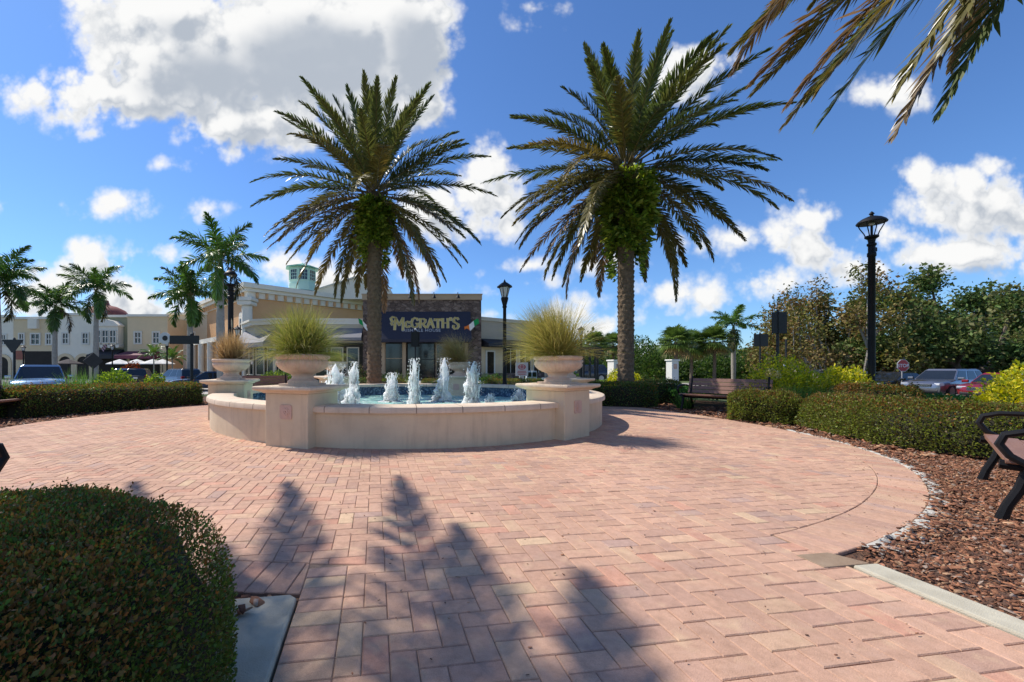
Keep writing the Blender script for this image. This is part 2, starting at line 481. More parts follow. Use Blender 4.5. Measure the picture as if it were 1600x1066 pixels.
pv_v = []; pv_f = []; pv_t = []
def lay(P, zoff=0.0):
    """one paver: top face with a small chamfer down to the joint"""
    if len(P) < 3: return
    if area(P) < 0: P = P[::-1]
    # drop near-duplicate corners
    Q = [p for i, p in enumerate(P) if math.hypot(p[0] - P[i - 1][0], p[1] - P[i - 1][1]) > 0.004]
    if len(Q) < 3 or area(Q) < 0.0012: return
    o = shrink(Q, 0.0012); i_ = shrink(Q, 0.0058)
    if area(i_) <= 0: return
    n = len(Q); b = len(pv_v)
    zt = 0.0 + zoff + rng.normal(0, 0.0010); tl = rng.normal(0, 0.006, 2)
    cx, cy = np.mean(Q, axis=0)
    def zz(p): return zt + (p[0] - cx) * tl[0] + (p[1] - cy) * tl[1]
    pv_v.extend([(p[0], p[1], zz(p)) for p in i_]); pv_v.extend([(p[0], p[1], zz(p) - 0.0042) for p in o]); pv_v.extend([(p[0], p[1], -0.03) for p in o])
    c = brick_tint(); 
    pv_f.append(tuple(range(b, b + n))); pv_t.append(c)
    for k in range(n):
        k2 = (k + 1) % n
        pv_f.append((b + n + k, b + n + k2, b + k2, b + k)); pv_t.append(c * 0.96)
        pv_f.append((b + 2 * n + k, b + 2 * n + k2, b + n + k2, b + n + k)); pv_t.append(c * 0.9)

_ca = np.radians(np.arange(-94, 266, 3.0))
BAND = 0.31
_rin = plaza_r(_ca) - BAND
CIRC = [(FC[0] + r * math.cos(a), FC[1] + r * math.sin(a)) for a, r in zip(_ca, _rin)]
S0, S1 = -0.36, 2.60                        # the path that leads off, in grid units of metres across
def st(s, t): return tuple(E1 * s + E2 * t)
PATH = [st(S0 + 2 * BR, -2.5), st(S1, -2.5), st(S1, 3.4), st(S0 + 2 * BR, 3.4)]
G0 = np.array([-0.05, 0.02])
cen = np.array([FC @ E1, FC @ E2])
imin, imax = int((cen[0] - 8.5) / BR), int((cen[0] + 8.5) / BR)
jmin, jmax = int(-2.6 / BR), int((cen[1] + 8.2) / BR)
for j in range(jmin, jmax):
    for i in range(imin, imax):
        q = (i + j) % 4
        if q == 0: s0, s1, t0, t1 = i, i + 2, j, j + 1
        elif q == 2: s0, s1, t0, t1 = i, i + 1, j, j + 2
        else: continue
        s0, s1, t0, t1 = s0 * BR + G0[0], s1 * BR + G0[0], t0 * BR + G0[1], t1 * BR + G0[1]
        c = E1 * (s0 + s1) / 2 + E2 * (t0 + t1) / 2
        r = math.hypot(*(c - FC))
        if r < 3.9: continue
        P = [st(s0, t0), st(s1, t0), st(s1, t1), st(s0, t1)]
        ri = float(plaza_r(math.atan2(c[1] - FC[1], c[0] - FC[0]))) - BAND
        if r < ri - 0.3:
            lay(P); continue
        inpath = S0 < (s0 + s1) / 2 < S1 + 0.2 and t1 < 3.4
        A = clip_poly(P, CIRC) if r < ri + 0.3 else []
        Bp = clip_poly(P, PATH) if inpath else []
        aA = area(A) if len(A) > 2 else 0; aB = area(Bp) if len(Bp) > 2 else 0
        if max(aA, aB) > 0.0005: lay(A if aA >= aB else Bp)
# soldier course round the plaza, broken where the path leaves
a = 0.0
while a < 2 * PI:
    ro = float(plaza_r(a)); da = (BR + 0.001) / ro
    mid = FC + np.array([math.cos(a + da / 2), math.sin(a + da / 2)]) * (ro - BAND / 2)
    s, t = mid @ E1, mid @ E2
    if not (S0 + 0.25 < s < S1 - 0.25 and t < 4):
        r1 = float(plaza_r(a + da))
        P = [(FC[0] + (ro - BAND) * math.cos(a), FC[1] + (ro - BAND) * math.sin(a)), (FC[0] + ro * math.cos(a), FC[1] + ro * math.sin(a)),
             (FC[0] + r1 * math.cos(a + da), FC[1] + r1 * math.sin(a + da)), (FC[0] + (r1 - BAND) * math.cos(a + da), FC[1] + (r1 - BAND) * math.sin(a + da))]
        sm = mid @ E1
        if t < 4 and sm < 1: P = clip_poly(P, [st(-20, -9), st(S0 - 0.001, -9), st(S0 - 0.001, 9), st(-20, 9)])
        elif t < 4: P = clip_poly(P, [st(S1 + 0.001, -9), st(20, -9), st(20, 9), st(S1 + 0.001, 9)])
        lay(P)
    a += da
# header course along the left edge of the path
t = -2.5
while t < 2.30:
    lay([st(S0, t), st(S0 + 2 * BR, t), st(S0 + 2 * BR, t + BR), st(S0, t + BR)])
    t += BR

PAVER = tint_mat("concrete_paver", 0.82, 0.25, 0.35, 180, 0.16, 22)
def enrich_paver(m):
    """two-tone blend inside each paver, fine sand grain, a few darker stains"""
    t, N, L = nt(m)
    b = N["Principled BSDF"]; src = b.inputs["Base Color"].links[0].from_socket
    tc = N["Texture Coordinate"]
    n1 = N.new("ShaderNodeTexNoise"); n1.inputs["Scale"].default_value = 5.5; n1.inputs["Detail"].default_value = 5; n1.inputs["Roughness"].default_value = 0.65
    L.new(tc.outputs["Object"], n1.inputs["Vector"])
    r1 = N.new("ShaderNodeMapRange"); r1.inputs["From Min"].default_value = 0.5; r1.inputs["From Max"].default_value = 0.72; r1.inputs["To Max"].default_value = 0.4
    L.new(n1.outputs["Fac"], r1.inputs["Value"])
    m1 = N.new("ShaderNodeMix"); m1.data_type = "RGBA"; m1.inputs["B"].default_value = (0.41, 0.29, 0.235, 1)
    L.new(r1.outputs["Result"], m1.inputs["Factor"]); L.new(src, m1.inputs["A"])
    n3 = N.new("ShaderNodeTexNoise"); n3.inputs["Scale"].default_value = 8.3; n3.inputs["Detail"].default_value = 3
    mp = N.new("ShaderNodeMapping"); mp.inputs["Location"].default_value = (7, 3, 0); L.new(tc.outputs["Object"], mp.inputs["Vector"]); L.new(mp.outputs["Vector"], n3.inputs["Vector"])
    r3 = N.new("ShaderNodeMapRange"); r3.inputs["From Min"].default_value = 0.56; r3.inputs["From Max"].default_value = 0.74; r3.inputs["To Max"].default_value = 0.55
    L.new(n3.outputs["Fac"], r3.inputs["Value"])
    m3 = N.new("ShaderNodeMix"); m3.data_type = "RGBA"; m3.inputs["B"].default_value = (0.64, 0.45, 0.29, 1)
    L.new(r3.outputs["Result"], m3.inputs["Factor"]); L.new(m1.outputs["Result"], m3.inputs["A"])
    n2 = N.new("ShaderNodeTexNoise"); n2.inputs["Scale"].default_value = 0.8; n2.inputs["Detail"].default_value = 6; n2.inputs["Roughness"].default_value = 0.6
    L.new(tc.outputs["Object"], n2.inputs["Vector"])
    r2 = N.new("ShaderNodeMapRange"); r2.inputs["From Min"].default_value = 0.3; r2.inputs["From Max"].default_value = 0.7; r2.inputs["To Min"].default_value = 0.87; r2.inputs["To Max"].default_value = 1.1
    L.new(n2.outputs["Fac"], r2.inputs["Value"])
    sc = N.new("ShaderNodeVectorMath"); sc.operation = "SCALE"; L.new(m3.outputs["Result"], sc.inputs[0]); L.new(r2.outputs["Result"], sc.inputs["Scale"])
    n4 = N.new("ShaderNodeTexNoise"); n4.inputs["Scale"].default_value = 330; n4.inputs["Detail"].default_value = 2
    L.new(tc.outputs["Object"], n4.inputs["Vector"])
    r4 = N.new("ShaderNodeMapRange"); r4.inputs["From Min"].default_value = 0.3; r4.inputs["From Max"].default_value = 0.7; r4.inputs["To Min"].default_value = 0.86; r4.inputs["To Max"].default_value = 1.12
    L.new(n4.outputs["Fac"], r4.inputs["Value"])
    s4 = N.new("ShaderNodeVectorMath"); s4.operation = "SCALE"; L.new(sc.outputs["Vector"], s4.inputs[0]); L.new(r4.outputs["Result"], s4.inputs["Scale"])
    L.new(s4.outputs["Vector"], b.inputs["Base Color"])
enrich_paver(PAVER)
me = bpy.data.meshes.new("plaza_paving")
me.from_pydata(pv_v, [], pv_f)
at_ = me.attributes.new("tint", "FLOAT_COLOR", "FACE")
tt = np.ones((len(pv_f), 4), np.float32); tt[:, :3] = np.array(pv_t); at_.data.foreach_set("color", tt.ravel())
tag(link_mesh("plaza_paving", me, PAVER), kind="structure")

# jointing sand below the pavers
SAND = mat("joint_sand", (0.28, 0.19, 0.13), 0.95, 0.25, 60)
b = MB()
aa = np.radians(np.arange(0, 360, 4.0))
b.add([(FC[0] + (plaza_r(x) - 0.005) * math.cos(x), FC[1] + (plaza_r(x) - 0.005) * math.sin(x), -0.007) for x in aa], [tuple(range(len(aa)))])
b.add([(*st(S0 + 0.005, -2.5), -0.0075), (*st(S1 - 0.005, -2.5), -0.0075), (*st(S1 - 0.005, 3.2), -0.0075), (*st(S0 + 0.005, 3.2), -0.0075)], [(0, 1, 2, 3)])
tag(b.build("joint_sand", SAND), kind="structure")

# terrain to the horizon
xs = np.concatenate([[-1500, -700, -300, -150, -90], np.arange(-60, 61, 2.0), [90, 150, 300, 700, 1500]])
ys = np.concatenate([[-1500, -500, -150, -60, -30], np.arange(-16, 91, 2.0), [120, 160, 300, 700, 1500]])
gxx, gyy = np.meshgrid(xs, ys)
gv = np.stack([gxx.ravel(), gyy.ravel(), hgt(gxx, gyy).ravel() - 0.035], 1)
nx = len(xs)
gq = np.array([(j * nx + i, j * nx + i + 1, (j + 1) * nx + i + 1, (j + 1) * nx + i) for j in range(len(ys) - 1) for i in range(nx - 1)])
LAWN = mat("lawn", (0.050, 0.085, 0.022), 0.95, 0.3, 1.2, 0.8, 40, col2=(0.10, 0.13, 0.04), bdist=0.05)
tag(mesh_np("ground", gv, gq, LAWN, smooth=True), kind="structure")

def draped(name, outline_fn, mats, n=36, lift=0.0, kind="structure"):
    """ring-shaped or blob-shaped sheet following the terrain: outline_fn(a, k) -> (x, y), k from 0 inner to 1 outer"""
    V = []; Q = []
    ks = np.linspace(0, 1, 9)
    for i in range(n + 1):
        for k in ks:
            x, y = outline_fn(i / n, k); V.append((x, y, float(hgt(x, y)) + lift))
    m = len(ks)
    for i in range(n):
        for k in range(m - 1):
            Q.append((i * m + k, (i + 1) * m + k, (i + 1) * m + k + 1, i * m + k + 1))
    return tag(mesh_np(name, V, Q, mats, smooth=True), kind=kind)

MULCH = mat("mulch", (0.095, 0.048, 0.03), 0.95, 0.35, 16, 1.0, 45, col2=(0.17, 0.085, 0.05), bdist=0.05)
def bed(a_, k):
    A = a_ * 2 * PI + R(-94)
    r0 = float(plaza_r(A)) - 0.02
    return FC[0] + (r0 + k * 4.2) * math.cos(A), FC[1] + (r0 + k * 4.2) * math.sin(A)
# the mulch bed is open where the path leaves: two arcs
def bed_arc(a0, a1):
    def f(t, k):
        A = R(a0 + (a1 - a0) * t); r0 = float(plaza_r(A)) - 0.02
        return FC[0] + (r0 + k * 4.2) * math.cos(A), FC[1] + (r0 + k * 4.2) * math.sin(A)
    return f
draped("mulch_bed", bed_arc(-68, 260), MULCH, 120, -0.022)
b = MB()
for poly in ([st(S1 + 0.15, 2.6), st(S1 + 0.15, -2.5), st(S1 + 7, -2.5), st(S1 + 5.5, 2.0)], [st(S0 - 0.30, 1.9), st(S0 - 6, 2.2), st(S0 - 6, -2.5), st(S0 - 0.30, -2.5)]):
    if area(poly) < 0: poly = poly[::-1]
    b.add([(*p, -0.026) for p in poly], [tuple(range(4))])
tag(b.build("mulch_bed", MULCH), kind="structure")

# concrete kerbs of the path and the pale edging of the plaza
def kerb(name, poly, z):
    b = MB(); b.zprism([tuple(p) for p in poly], -0.08, z); o = b.build(name, CONCRETE, bevel=0.012)
    return tag(o, kind="structure")
kerb("path_kerb", [st(S1 + 0.004, -2.5), st(S1 + 0.165, -2.5), st(S1 + 0.165, 1.90), st(S1 + 0.004, 1.90)], 0.016)
kerb("path_kerb", [st(S0 - 0.34, -2.5), st(S0 - 0.01, -2.5), st(S0 - 0.01, 2.02), st(S0 - 0.045, 2.055), st(S0 - 0.34, 2.055)], 0.012)
BROWNSTONE = mat("stained_concrete", (0.22, 0.145, 0.09), 0.9, 0.25, 8, 0.4, 120, col2=(0.33, 0.24, 0.165))
b = MB(); b.zprism([st(S1 - 0.16, 1.915), st(S1 + 0.15, 1.915), st(S1 + 0.06, 2.07), st(S1 - 0.16, 2.07)], -0.06, 0.006)
tag(b.build("path_kerb", BROWNSTONE, bevel=0.006), kind="structure")
PALE = mat("pale_edging", (0.40, 0.38, 0.34), 0.9, 0.15, 14, 0.5, 90, col2=(0.54, 0.52, 0.47), bdist=0.02)
V = []; Q = []
n = 260
for i in range(n + 1):
    A = R(-66.2 + 46 * i / n); r0 = float(plaza_r(A))
    wv = 0.055 + 0.045 * math.sin(i * 0.37) + 0.035 * math.sin(i * 1.1 + 1) + rng.uniform(-0.02, 0.02)
    for rr, z in ((r0 + 0.004, -0.03), (r0 + 0.004, 0.004), (r0 + wv * 0.6, 0.006 + rng.uniform(0, .006)), (r0 + wv, -0.012)):
        V.append((FC[0] + rr * math.cos(A), FC[1] + rr * math.sin(A), z))
for i in range(n):
    for k in range(3): Q.append((i * 4 + k, (i + 1) * 4 + k, (i + 1) * 4 + k + 1, i * 4 + k + 1))
tag(mesh_np("plaza_edging", V, Q, PALE), kind="structure")

# parking, street and pavement
ASPHALT = mat("asphalt", (0.12, 0.12, 0.12), 0.95, 0.15, 3, 0.5, 150, col2=(0.19, 0.185, 0.18))
PAVEMENT = mat("pavement", (0.42, 0.39, 0.35), 0.95, 0.1, 2, 0.3, 100)
def sheet(name, x0, x1, y0, y1, m, lift, n=24):
    xs = np.linspace(x0, x1, n); ys = np.linspace(y0, y1, n)
    a, b_ = np.meshgrid(xs, ys); V = np.stack([a.ravel(), b_.ravel(), hgt(a, b_).ravel() + lift], 1)
    Q = [(j * n + i, j * n + i + 1, (j + 1) * n + i + 1, (j + 1) * n + i) for j in range(n - 1) for i in range(n - 1)]
    return tag(mesh_np(name, V, Q, m, smooth=True), kind="structure")
sheet("street", -75, -14.5, 14.5, 58, ASPHALT, 0.005, 40)
sheet("parking", 17.5, 60, 14, 34, ASPHALT, 0.005, 40)
sheet("street", 7, 60, 38, 46, PAVEMENT, 0.02, 40)
sheet("pavement", -30, 14, 24, 36.6, PAVEMENT, 0.012, 40)
sheet("pavement", -75, -24, 58, 63, PAVEMENT, 0.03, 30)

# bark chips lying on the beds
def chips(name, pts, size, lift, flat=0.35):
    n = len(pts)
    L_ = rng.lognormal(math.log(size), 0.38, n); W_ = L_ * rng.uniform(0.22, 0.6, n); H_ = rng.uniform(0.003, 0.010, n) * (size / 0.05)
    yaw = rng.uniform(0, 2 * PI, n); pit = rng.normal(0, flat, n); rol = rng.normal(0, flat, n)
    cyw, syw = np.cos(yaw), np.sin(yaw)
    ax = np.stack([cyw * np.cos(pit), syw * np.cos(pit), np.sin(pit)], 1)
    sd_ = np.stack([-syw, cyw, np.zeros(n)], 1); up_ = np.cross(ax, sd_)
    s2 = sd_ * np.cos(rol)[:, None] + up_ * np.sin(rol)[:, None]; u2 = np.cross(ax, s2)
    base = np.array([(-1, -.7), (-.55, -1), (.5, -.9), (1, -.2), (.6, .85), (-.7, .9)])
    V = np.zeros((n, 12, 3))
    jit = rng.uniform(0.65, 1.15, (n, 6, 2))
    for k in range(6):
        p = ax * (base[k, 0] * jit[:, k, 0] * L_ / 2)[:, None] + s2 * (base[k, 1] * jit[:, k, 1] * W_ / 2)[:, None]
        V[:, k] = p - u2 * (H_ / 2)[:, None]; V[:, 6 + k] = p * 0.93 + u2 * (H_ / 2)[:, None]
    pts = np.asarray(pts).copy(); pts[:, 2] += lift + rng.uniform(0, 1, n) ** 1.5 * 0.035 * (size / 0.05)
    V += pts[:, None, :]
    q = [(6, 7, 8, 9), (6, 9, 10, 11)] + [(k, (k + 1) % 6, 6 + (k + 1) % 6, 6 + k) for k in range(6)]
    Q = (np.arange(n) * 12)[:, None, None] + np.array(q)[None]
    pal = np.array([(0.23, 0.100, 0.055), (0.32, 0.145, 0.078), (0.15, 0.065, 0.038), (0.42, 0.25, 0.145), (0.33, 0.25, 0.20), (0.09, 0.048, 0.032), (0.36, 0.16, 0.095)])
    c = pal[rng.choice(7, n, p=[.24, .22, .2, .1, .07, .12, .05])] * rng.uniform(0.7, 1.25, (n, 1))
    return tag(mesh_np(name, V.reshape(-1, 3), Q.reshape(-1, 4), CHIP, tint=np.repeat(c, len(q), 0)), kind="stuff")
CHIP = tint_mat("bark_chip", 0.85, 0.3, 0.5, 120, 0.3, 50)
def on_bed(n, x0, x1, y0, y1, inner=0.03):
    P = np.stack([rng.uniform(x0, x1, n), rng.uniform(y0, y1, n)], 1)
    d = P - FC; r = np.hypot(*d.T); ro = plaza_r(np.arctan2(d[:, 1], d[:, 0]))
    s = P @ E1; t = P @ E2
    k = (r > ro + inner) & ~((s > S0 - 0.28) & (s < S1 + 0.15) & (t < 2.05))
    return np.c_[P[k], np.full(k.sum(), -0.03)]
P1 = on_bed(95000, 2.5, 6.6, 0.6, 5.6, 0.07)
P2 = on_bed(9000, 5.4, 9.0, 5.0, 11.5, 0.02)
P3 = on_bed(5000, -1.25, -0.6, 0.7, 2.2, 0.02)
P4 = on_bed(9000, -9.8, -6.4, 7.5, 13.5, 0.02)
P5 = on_bed(2500, 3.0, 7.0, 10.0, 13.5, 0.02)
# a few that were kicked onto the edging, kerb and paving
A_ = rng.uniform(R(-67), R(-22), 1100); rr_ = plaza_r(A_) + np.abs(rng.normal(0.10, 0.055, 1100)) - 0.01
P6 = np.c_[FC[0] + rr_ * np.cos(A_), FC[1] + rr_ * np.sin(A_), np.full(1100, 0.0)]
k_ = rng.uniform(0, 1, 26); P7 = np.c_[(E1[None] * (S0 - 0.16 - rng.uniform(0.02, 0.17, 26))[:, None] + E2[None] * (1.35 + 0.65 * k_)[:, None]), np.full(26, 0.012)]
chips("bark_chips", np.concatenate([P1, P3]), 0.031, 0.0)
chips("bark_chips", np.concatenate([P2, P4, P5]), 0.07, 0.0)
chips("bark_chips", P6, 0.034, 0.006, 0.15)
chips("bark_chips", P7, 0.085, 0.006, 0.25)

# crumbs of bark and dry leaf bits blown over the pavers
_n = 420
_a = rng.uniform(0, 2 * PI, _n); _r = rng.uniform(4.4, 7.6, _n)
LP = np.c_[FC[0] + _r * np.cos(_a), FC[1] + _r * np.sin(_a), np.full(_n, 0.004)]
_m = 150; _s = rng.uniform(S0 + .05, S1 - .05, _m); _t = rng.uniform(1.0, 4.5, _m)
LP2 = np.c_[E1[None] * _s[:, None] + E2[None] * _t[:, None], np.full(_m, 0.004)]
_k = 260; _a = rng.uniform(R(-66), R(10), _k); _r = plaza_r(_a) - np.abs(rng.normal(0, 0.22, _k))
LP3 = np.c_[FC[0] + _r * np.cos(_a), FC[1] + _r * np.sin(_a), np.full(_k, 0.004)]
chips("leaf_litter", np.concatenate([LP, LP2, LP3]), 0.013, 0.0, 0.12)
# ------------------------------------------------------------------ fountain
FR = 4.21
fountain = empty("fountain", (FC[0], FC[1], 0), label="round cream stucco fountain basin with six urn pedestals in the plaza centre", cat="fountain")
ped_ang = [R(a) for a in (250, 310, 10, 70, 130, 190)]
def ringwall(r0, r1, z0, z1, gaps=None, n=144, rnd=0.0):
    b = MB()
    prof = [(r1, z0), (r1, z1 - rnd), (r1 - rnd * .3, z1 - rnd * .3), (r1 - rnd, z1), (r0 + rnd, z1), (r0 + rnd * .3, z1 - rnd * .3), (r0, z1 - rnd), (r0, z0)] if rnd else [(r1, z0), (r1, z1), (r0, z1), (r0, z0)]
    m = len(prof); vs = []; fs = []
    for k in range(n):
        w = 2 * PI * k / n
        for r, z in prof: vs.append((r * math.cos(w), r * math.sin(w), z))
    for k in range(n):
        for j in range(m):
            k2, j2 = (k + 1) % n, (j + 1) % m
            fs.append((k * m + j, k2 * m + j, k2 * m + j2, k * m + j2))
    return b.add(vs, fs)
ringwall(FR - 0.34, FR, -0.02, 0.485).build("basin_wall", STUCCO, fountain, smooth=True)
cop = ringwall(FR - 0.42, FR + 0.055, 0.487, 0.575, rnd=0.035)
o = cop.build("coping", STONECAP, fountain, smooth=True)
def coping_joints(m):
    t, N, L = nt(m); b = N["Principled BSDF"]; src = b.inputs["Base Color"].links[0].from_socket
    tc = N["Texture Coordinate"]
    sep = N.new("ShaderNodeSeparateXYZ"); L.new(tc.outputs["Object"], sep.inputs[0])
    at2 = N.new("ShaderNodeMath"); at2.operation = "ARCTAN2"; L.new(sep.outputs["Y"], at2.inputs[0]); L.new(sep.outputs["X"], at2.inputs[1])
    ml = N.new("ShaderNodeMath"); ml.operation = "MULTIPLY"; ml.inputs[1].default_value = 42 / (2 * PI); L.new(at2.outputs[0], ml.inputs[0])
    fr = N.new("ShaderNodeMath"); fr.operation = "PINGPONG"; fr.inputs[1].default_value = 0.5; L.new(ml.outputs[0], fr.inputs[0])
    gt = N.new("ShaderNodeMath"); gt.operation = "LESS_THAN"; gt.inputs[1].default_value = 0.010; L.new(fr.outputs[0], gt.inputs[0])
    mx = N.new("ShaderNodeMix"); mx.data_type = "RGBA"; mx.inputs["B"].default_value = (0.25, 0.17, 0.12, 1)
    L.new(gt.outputs[0], mx.inputs["Factor"]); L.new(src, mx.inputs["A"]); L.new(mx.outputs["Result"], b.inputs["Base Color"])
COPING = STONECAP.copy(); COPING.name = "coping_stone"; coping_joints(COPING); o.data.materials[0] = COPING
# mosaic tile band inside
TILE = bpy.data.materials.new("mosaic_tile")
t, N, L = nt(TILE)
tcn = N.new("ShaderNodeTexCoord"); vo = N.new("ShaderNodeTexVoronoi"); vo.inputs["Scale"].default_value = 26; vo.distance = "CHEBYCHEV"; vo.inputs["Randomness"].default_value = 0.25
L.new(tcn.outputs["Object"], vo.inputs["Vector"])
rp = N.new("ShaderNodeValToRGB"); sp_ = N.new("ShaderNodeSeparateColor"); L.new(vo.outputs["Color"], sp_.inputs[0]); L.new(sp_.outputs[0], rp.inputs[0])
rp.color_ramp.elements[0].color = (0.012, 0.03, 0.07, 1); rp.color_ramp.elements[1].color = (0.12, 0.22, 0.32, 1)
e = rp.color_ramp.elements.new(0.55); e.color = (0.02, 0.06, 0.13, 1)
L.new(rp.outputs[0], N["Principled BSDF"].inputs["Base Color"]); N["Principled BSDF"].inputs["Roughness"].default_value = 0.15
ringwall(FR - 0.352, FR - 0.341, 0.10, 0.486).build("tile_band", TILE, fountain)
POOLFLOOR = mat("pool_floor", (0.42, 0.72, 0.66), 0.8, 0.12, 1.5, col2=(0.55, 0.82, 0.76))
b = MB(); b.add([((FR - 0.345) * math.cos(2 * PI * k / 96), (FR - 0.345) * math.sin(2 * PI * k / 96), 0.03) for k in range(96)], [tuple(range(96))])
b.build("basin_floor", POOLFLOOR, fountain)

def pedestal(i):
    a = ped_ang[i]
    c = (4.0 * math.cos(a), 4.0 * math.sin(a))
    T = Matrix.Translation((c[0], c[1], 0)) @ Matrix.Rotation(a + PI / 2, 4, "Z")       # local -Y looks outward
    b = MB(); b.T = T
    b.box(-0.36, 0.36, -0.36, 0.36, -0.02, 0.745)
    p = b.build("pedestal", STUCCO, fountain, bevel=0.012)
    b = MB(); b.T = T
    prof = [(0.385, 0.746), (0.40, 0.765), (0.455, 0.785), (0.485, 0.80), (0.485, 0.83), (0.475, 0.845)]
    vs = []; fs = []
    for r, z in prof: vs += [(-r, -r, z), (r, -r, z), (r, r, z), (-r, r, z)]
    for j in range(len(prof) - 1):
        for k in range(4): fs.append((j * 4 + k, j * 4 + (k + 1) % 4, (j + 1) * 4 + (k + 1) % 4, (j + 1) * 4 + k))
    fs.append((3, 2, 1, 0)); n = (len(prof) - 1) * 4; fs.append((n, n + 1, n + 2, n + 3))
    b.add(vs, fs)
    b.build("cap", STONECAP, p, bevel=0.008)
    for s in (-1, 1):
        b = MB(); b.T = T
        y = s * 0.3615
        b.cbox((0, y, 0.49), (0.20, 0.022, 0.20), 0.02)
        b.cbox((0, y + s * 0.011, 0.49), (0.13, 0.012, 0.13), 0.04)
        for k in range(8):
            w = 2 * PI * k / 8
            b.cbox((0.035 * math.cos(w), y + s * 0.02, 0.49 + 0.035 * math.sin(w)), (0.03, 0.012, 0.03), 0.009)
        b.cbox((0, y + s * 0.021, 0.49), (0.03, 0.016, 0.03), 0.009)
        b.build("plaque", PLAQUE, p)
    return c
for i in range(6): pedestal(i)

# water surface
WATER = bpy.data.materials.new("fountain_water")
t, N, L = nt(WATER)
b_ = N["Principled BSDF"]
tcn = N.new("ShaderNodeTexCoord")
n1 = N.new("ShaderNodeTexNoise"); n1.inputs["Scale"].default_value = 4.5; n1.inputs["Detail"].default_value = 6; n1.inputs["Distortion"].default_value = 1.2
L.new(tcn.outputs["Object"], n1.inputs["Vector"])
bp = N.new("ShaderNodeBump"); bp.inputs["Strength"].default_value = 0.8; bp.inputs["Distance"].default_value = 0.12
L.new(n1.outputs["Fac"], bp.inputs["Height"]); L.new(bp.outputs["Normal"], b_.inputs["Normal"])
n2 = N.new("ShaderNodeTexNoise"); n2.inputs["Scale"].default_value = 3.2; n2.inputs["Detail"].default_value = 8; n2.inputs["Roughness"].default_value = 0.7
L.new(tcn.outputs["Object"], n2.inputs["Vector"])
mp = N.new("ShaderNodeMapRange"); mp.inputs["From Min"].default_value = 0.5; mp.inputs["From Max"].default_value = 0.68; L.new(n2.outputs["Fac"], mp.inputs["Value"])
mx = N.new("ShaderNodeMix"); mx.data_type = "RGBA"; mx.inputs["A"].default_value = (0.40, 0.76, 0.68, 1); mx.inputs["B"].default_value = (0.86, 0.93, 0.90, 1)
L.new(mp.outputs["Result"], mx.inputs["Factor"]); L.new(mx.outputs["Result"], b_.inputs["Base Color"])
b_.inputs["Roughness"].default_value = 0.08; b_.inputs["IOR"].default_value = 1.33; b_.inputs["Transmission Weight"].default_value = 0.15
nr = 60; V = []; Q = []
for i in range(nr + 1):
    for k in range(120):
        r = (FR - 0.353) * i / nr; w = 2 * PI * k / 120
        x, y = r * math.cos(w), r * math.sin(w)
        V.append((x, y, 0.21 + 0.008 * math.sin(7 * x + 3 * y) * math.sin(5 * y - 2 * x) + rng.normal(0, 0.004)))
for i in range(nr):
    for k in range(120):
        Q.append((i * 120 + k, (i + 1) * 120 + k, (i + 1) * 120 + (k + 1) % 120, i * 120 + (k + 1) % 120))
w_ = mesh_np("water", V, Q, WATER, smooth=True); w_.location = (FC[0], FC[1], 0); tag(w_, kind="structure")

# jets of white foaming water
FOAM = bpy.data.materials.new("foaming_water")
t, N, L = nt(FOAM); b_ = N["Principled BSDF"]
trn = N.new("ShaderNodeBsdfTranslucent"); trn.inputs["Color"].default_value = (1.0, 0.99, 0.97, 1)
mxs = N.new("ShaderNodeMixShader"); mxs.inputs["Fac"].default_value = 0.3
L.new(b_.outputs["BSDF"], mxs.inputs[1]); L.new(trn.outputs["BSDF"], mxs.inputs[2]); L.new(mxs.outputs["Shader"], N["Material Output"].inputs["Surface"])
b_.inputs["Base Color"].default_value = (0.99, 0.985, 0.975, 1); b_.inputs["Roughness"].default_value = 0.35
b_.inputs['Specular IOR Level'].default_value = 0.3; b_.inputs['Subsurface Weight'].default_value = 1.0; b_.inputs['Subsurface Scale'].default_value = 0.5; b_.inputs['Subsurface Radius'].default_value = (1, 1, 1)
tcn = N.new("ShaderNodeTexCoord"); n1 = N.new("ShaderNodeTexNoise"); n1.inputs["Scale"].default_value = 22; n1.inputs["Detail"].default_value = 6
mpn = N.new("ShaderNodeMapping"); mpn.inputs["Scale"].default_value = (1, 1, 0.35); L.new(tcn.outputs["Object"], mpn.inputs["Vector"]); L.new(mpn.outputs["Vector"], n1.inputs["Vector"])
bp = N.new("ShaderNodeBump"); bp.inputs["Strength"].default_value = 0.35; bp.inputs["Distance"].default_value = 0.03
L.new(n1.outputs["Fac"], bp.inputs["Height"]); L.new(bp.outputs["Normal"], b_.inputs["Normal"])

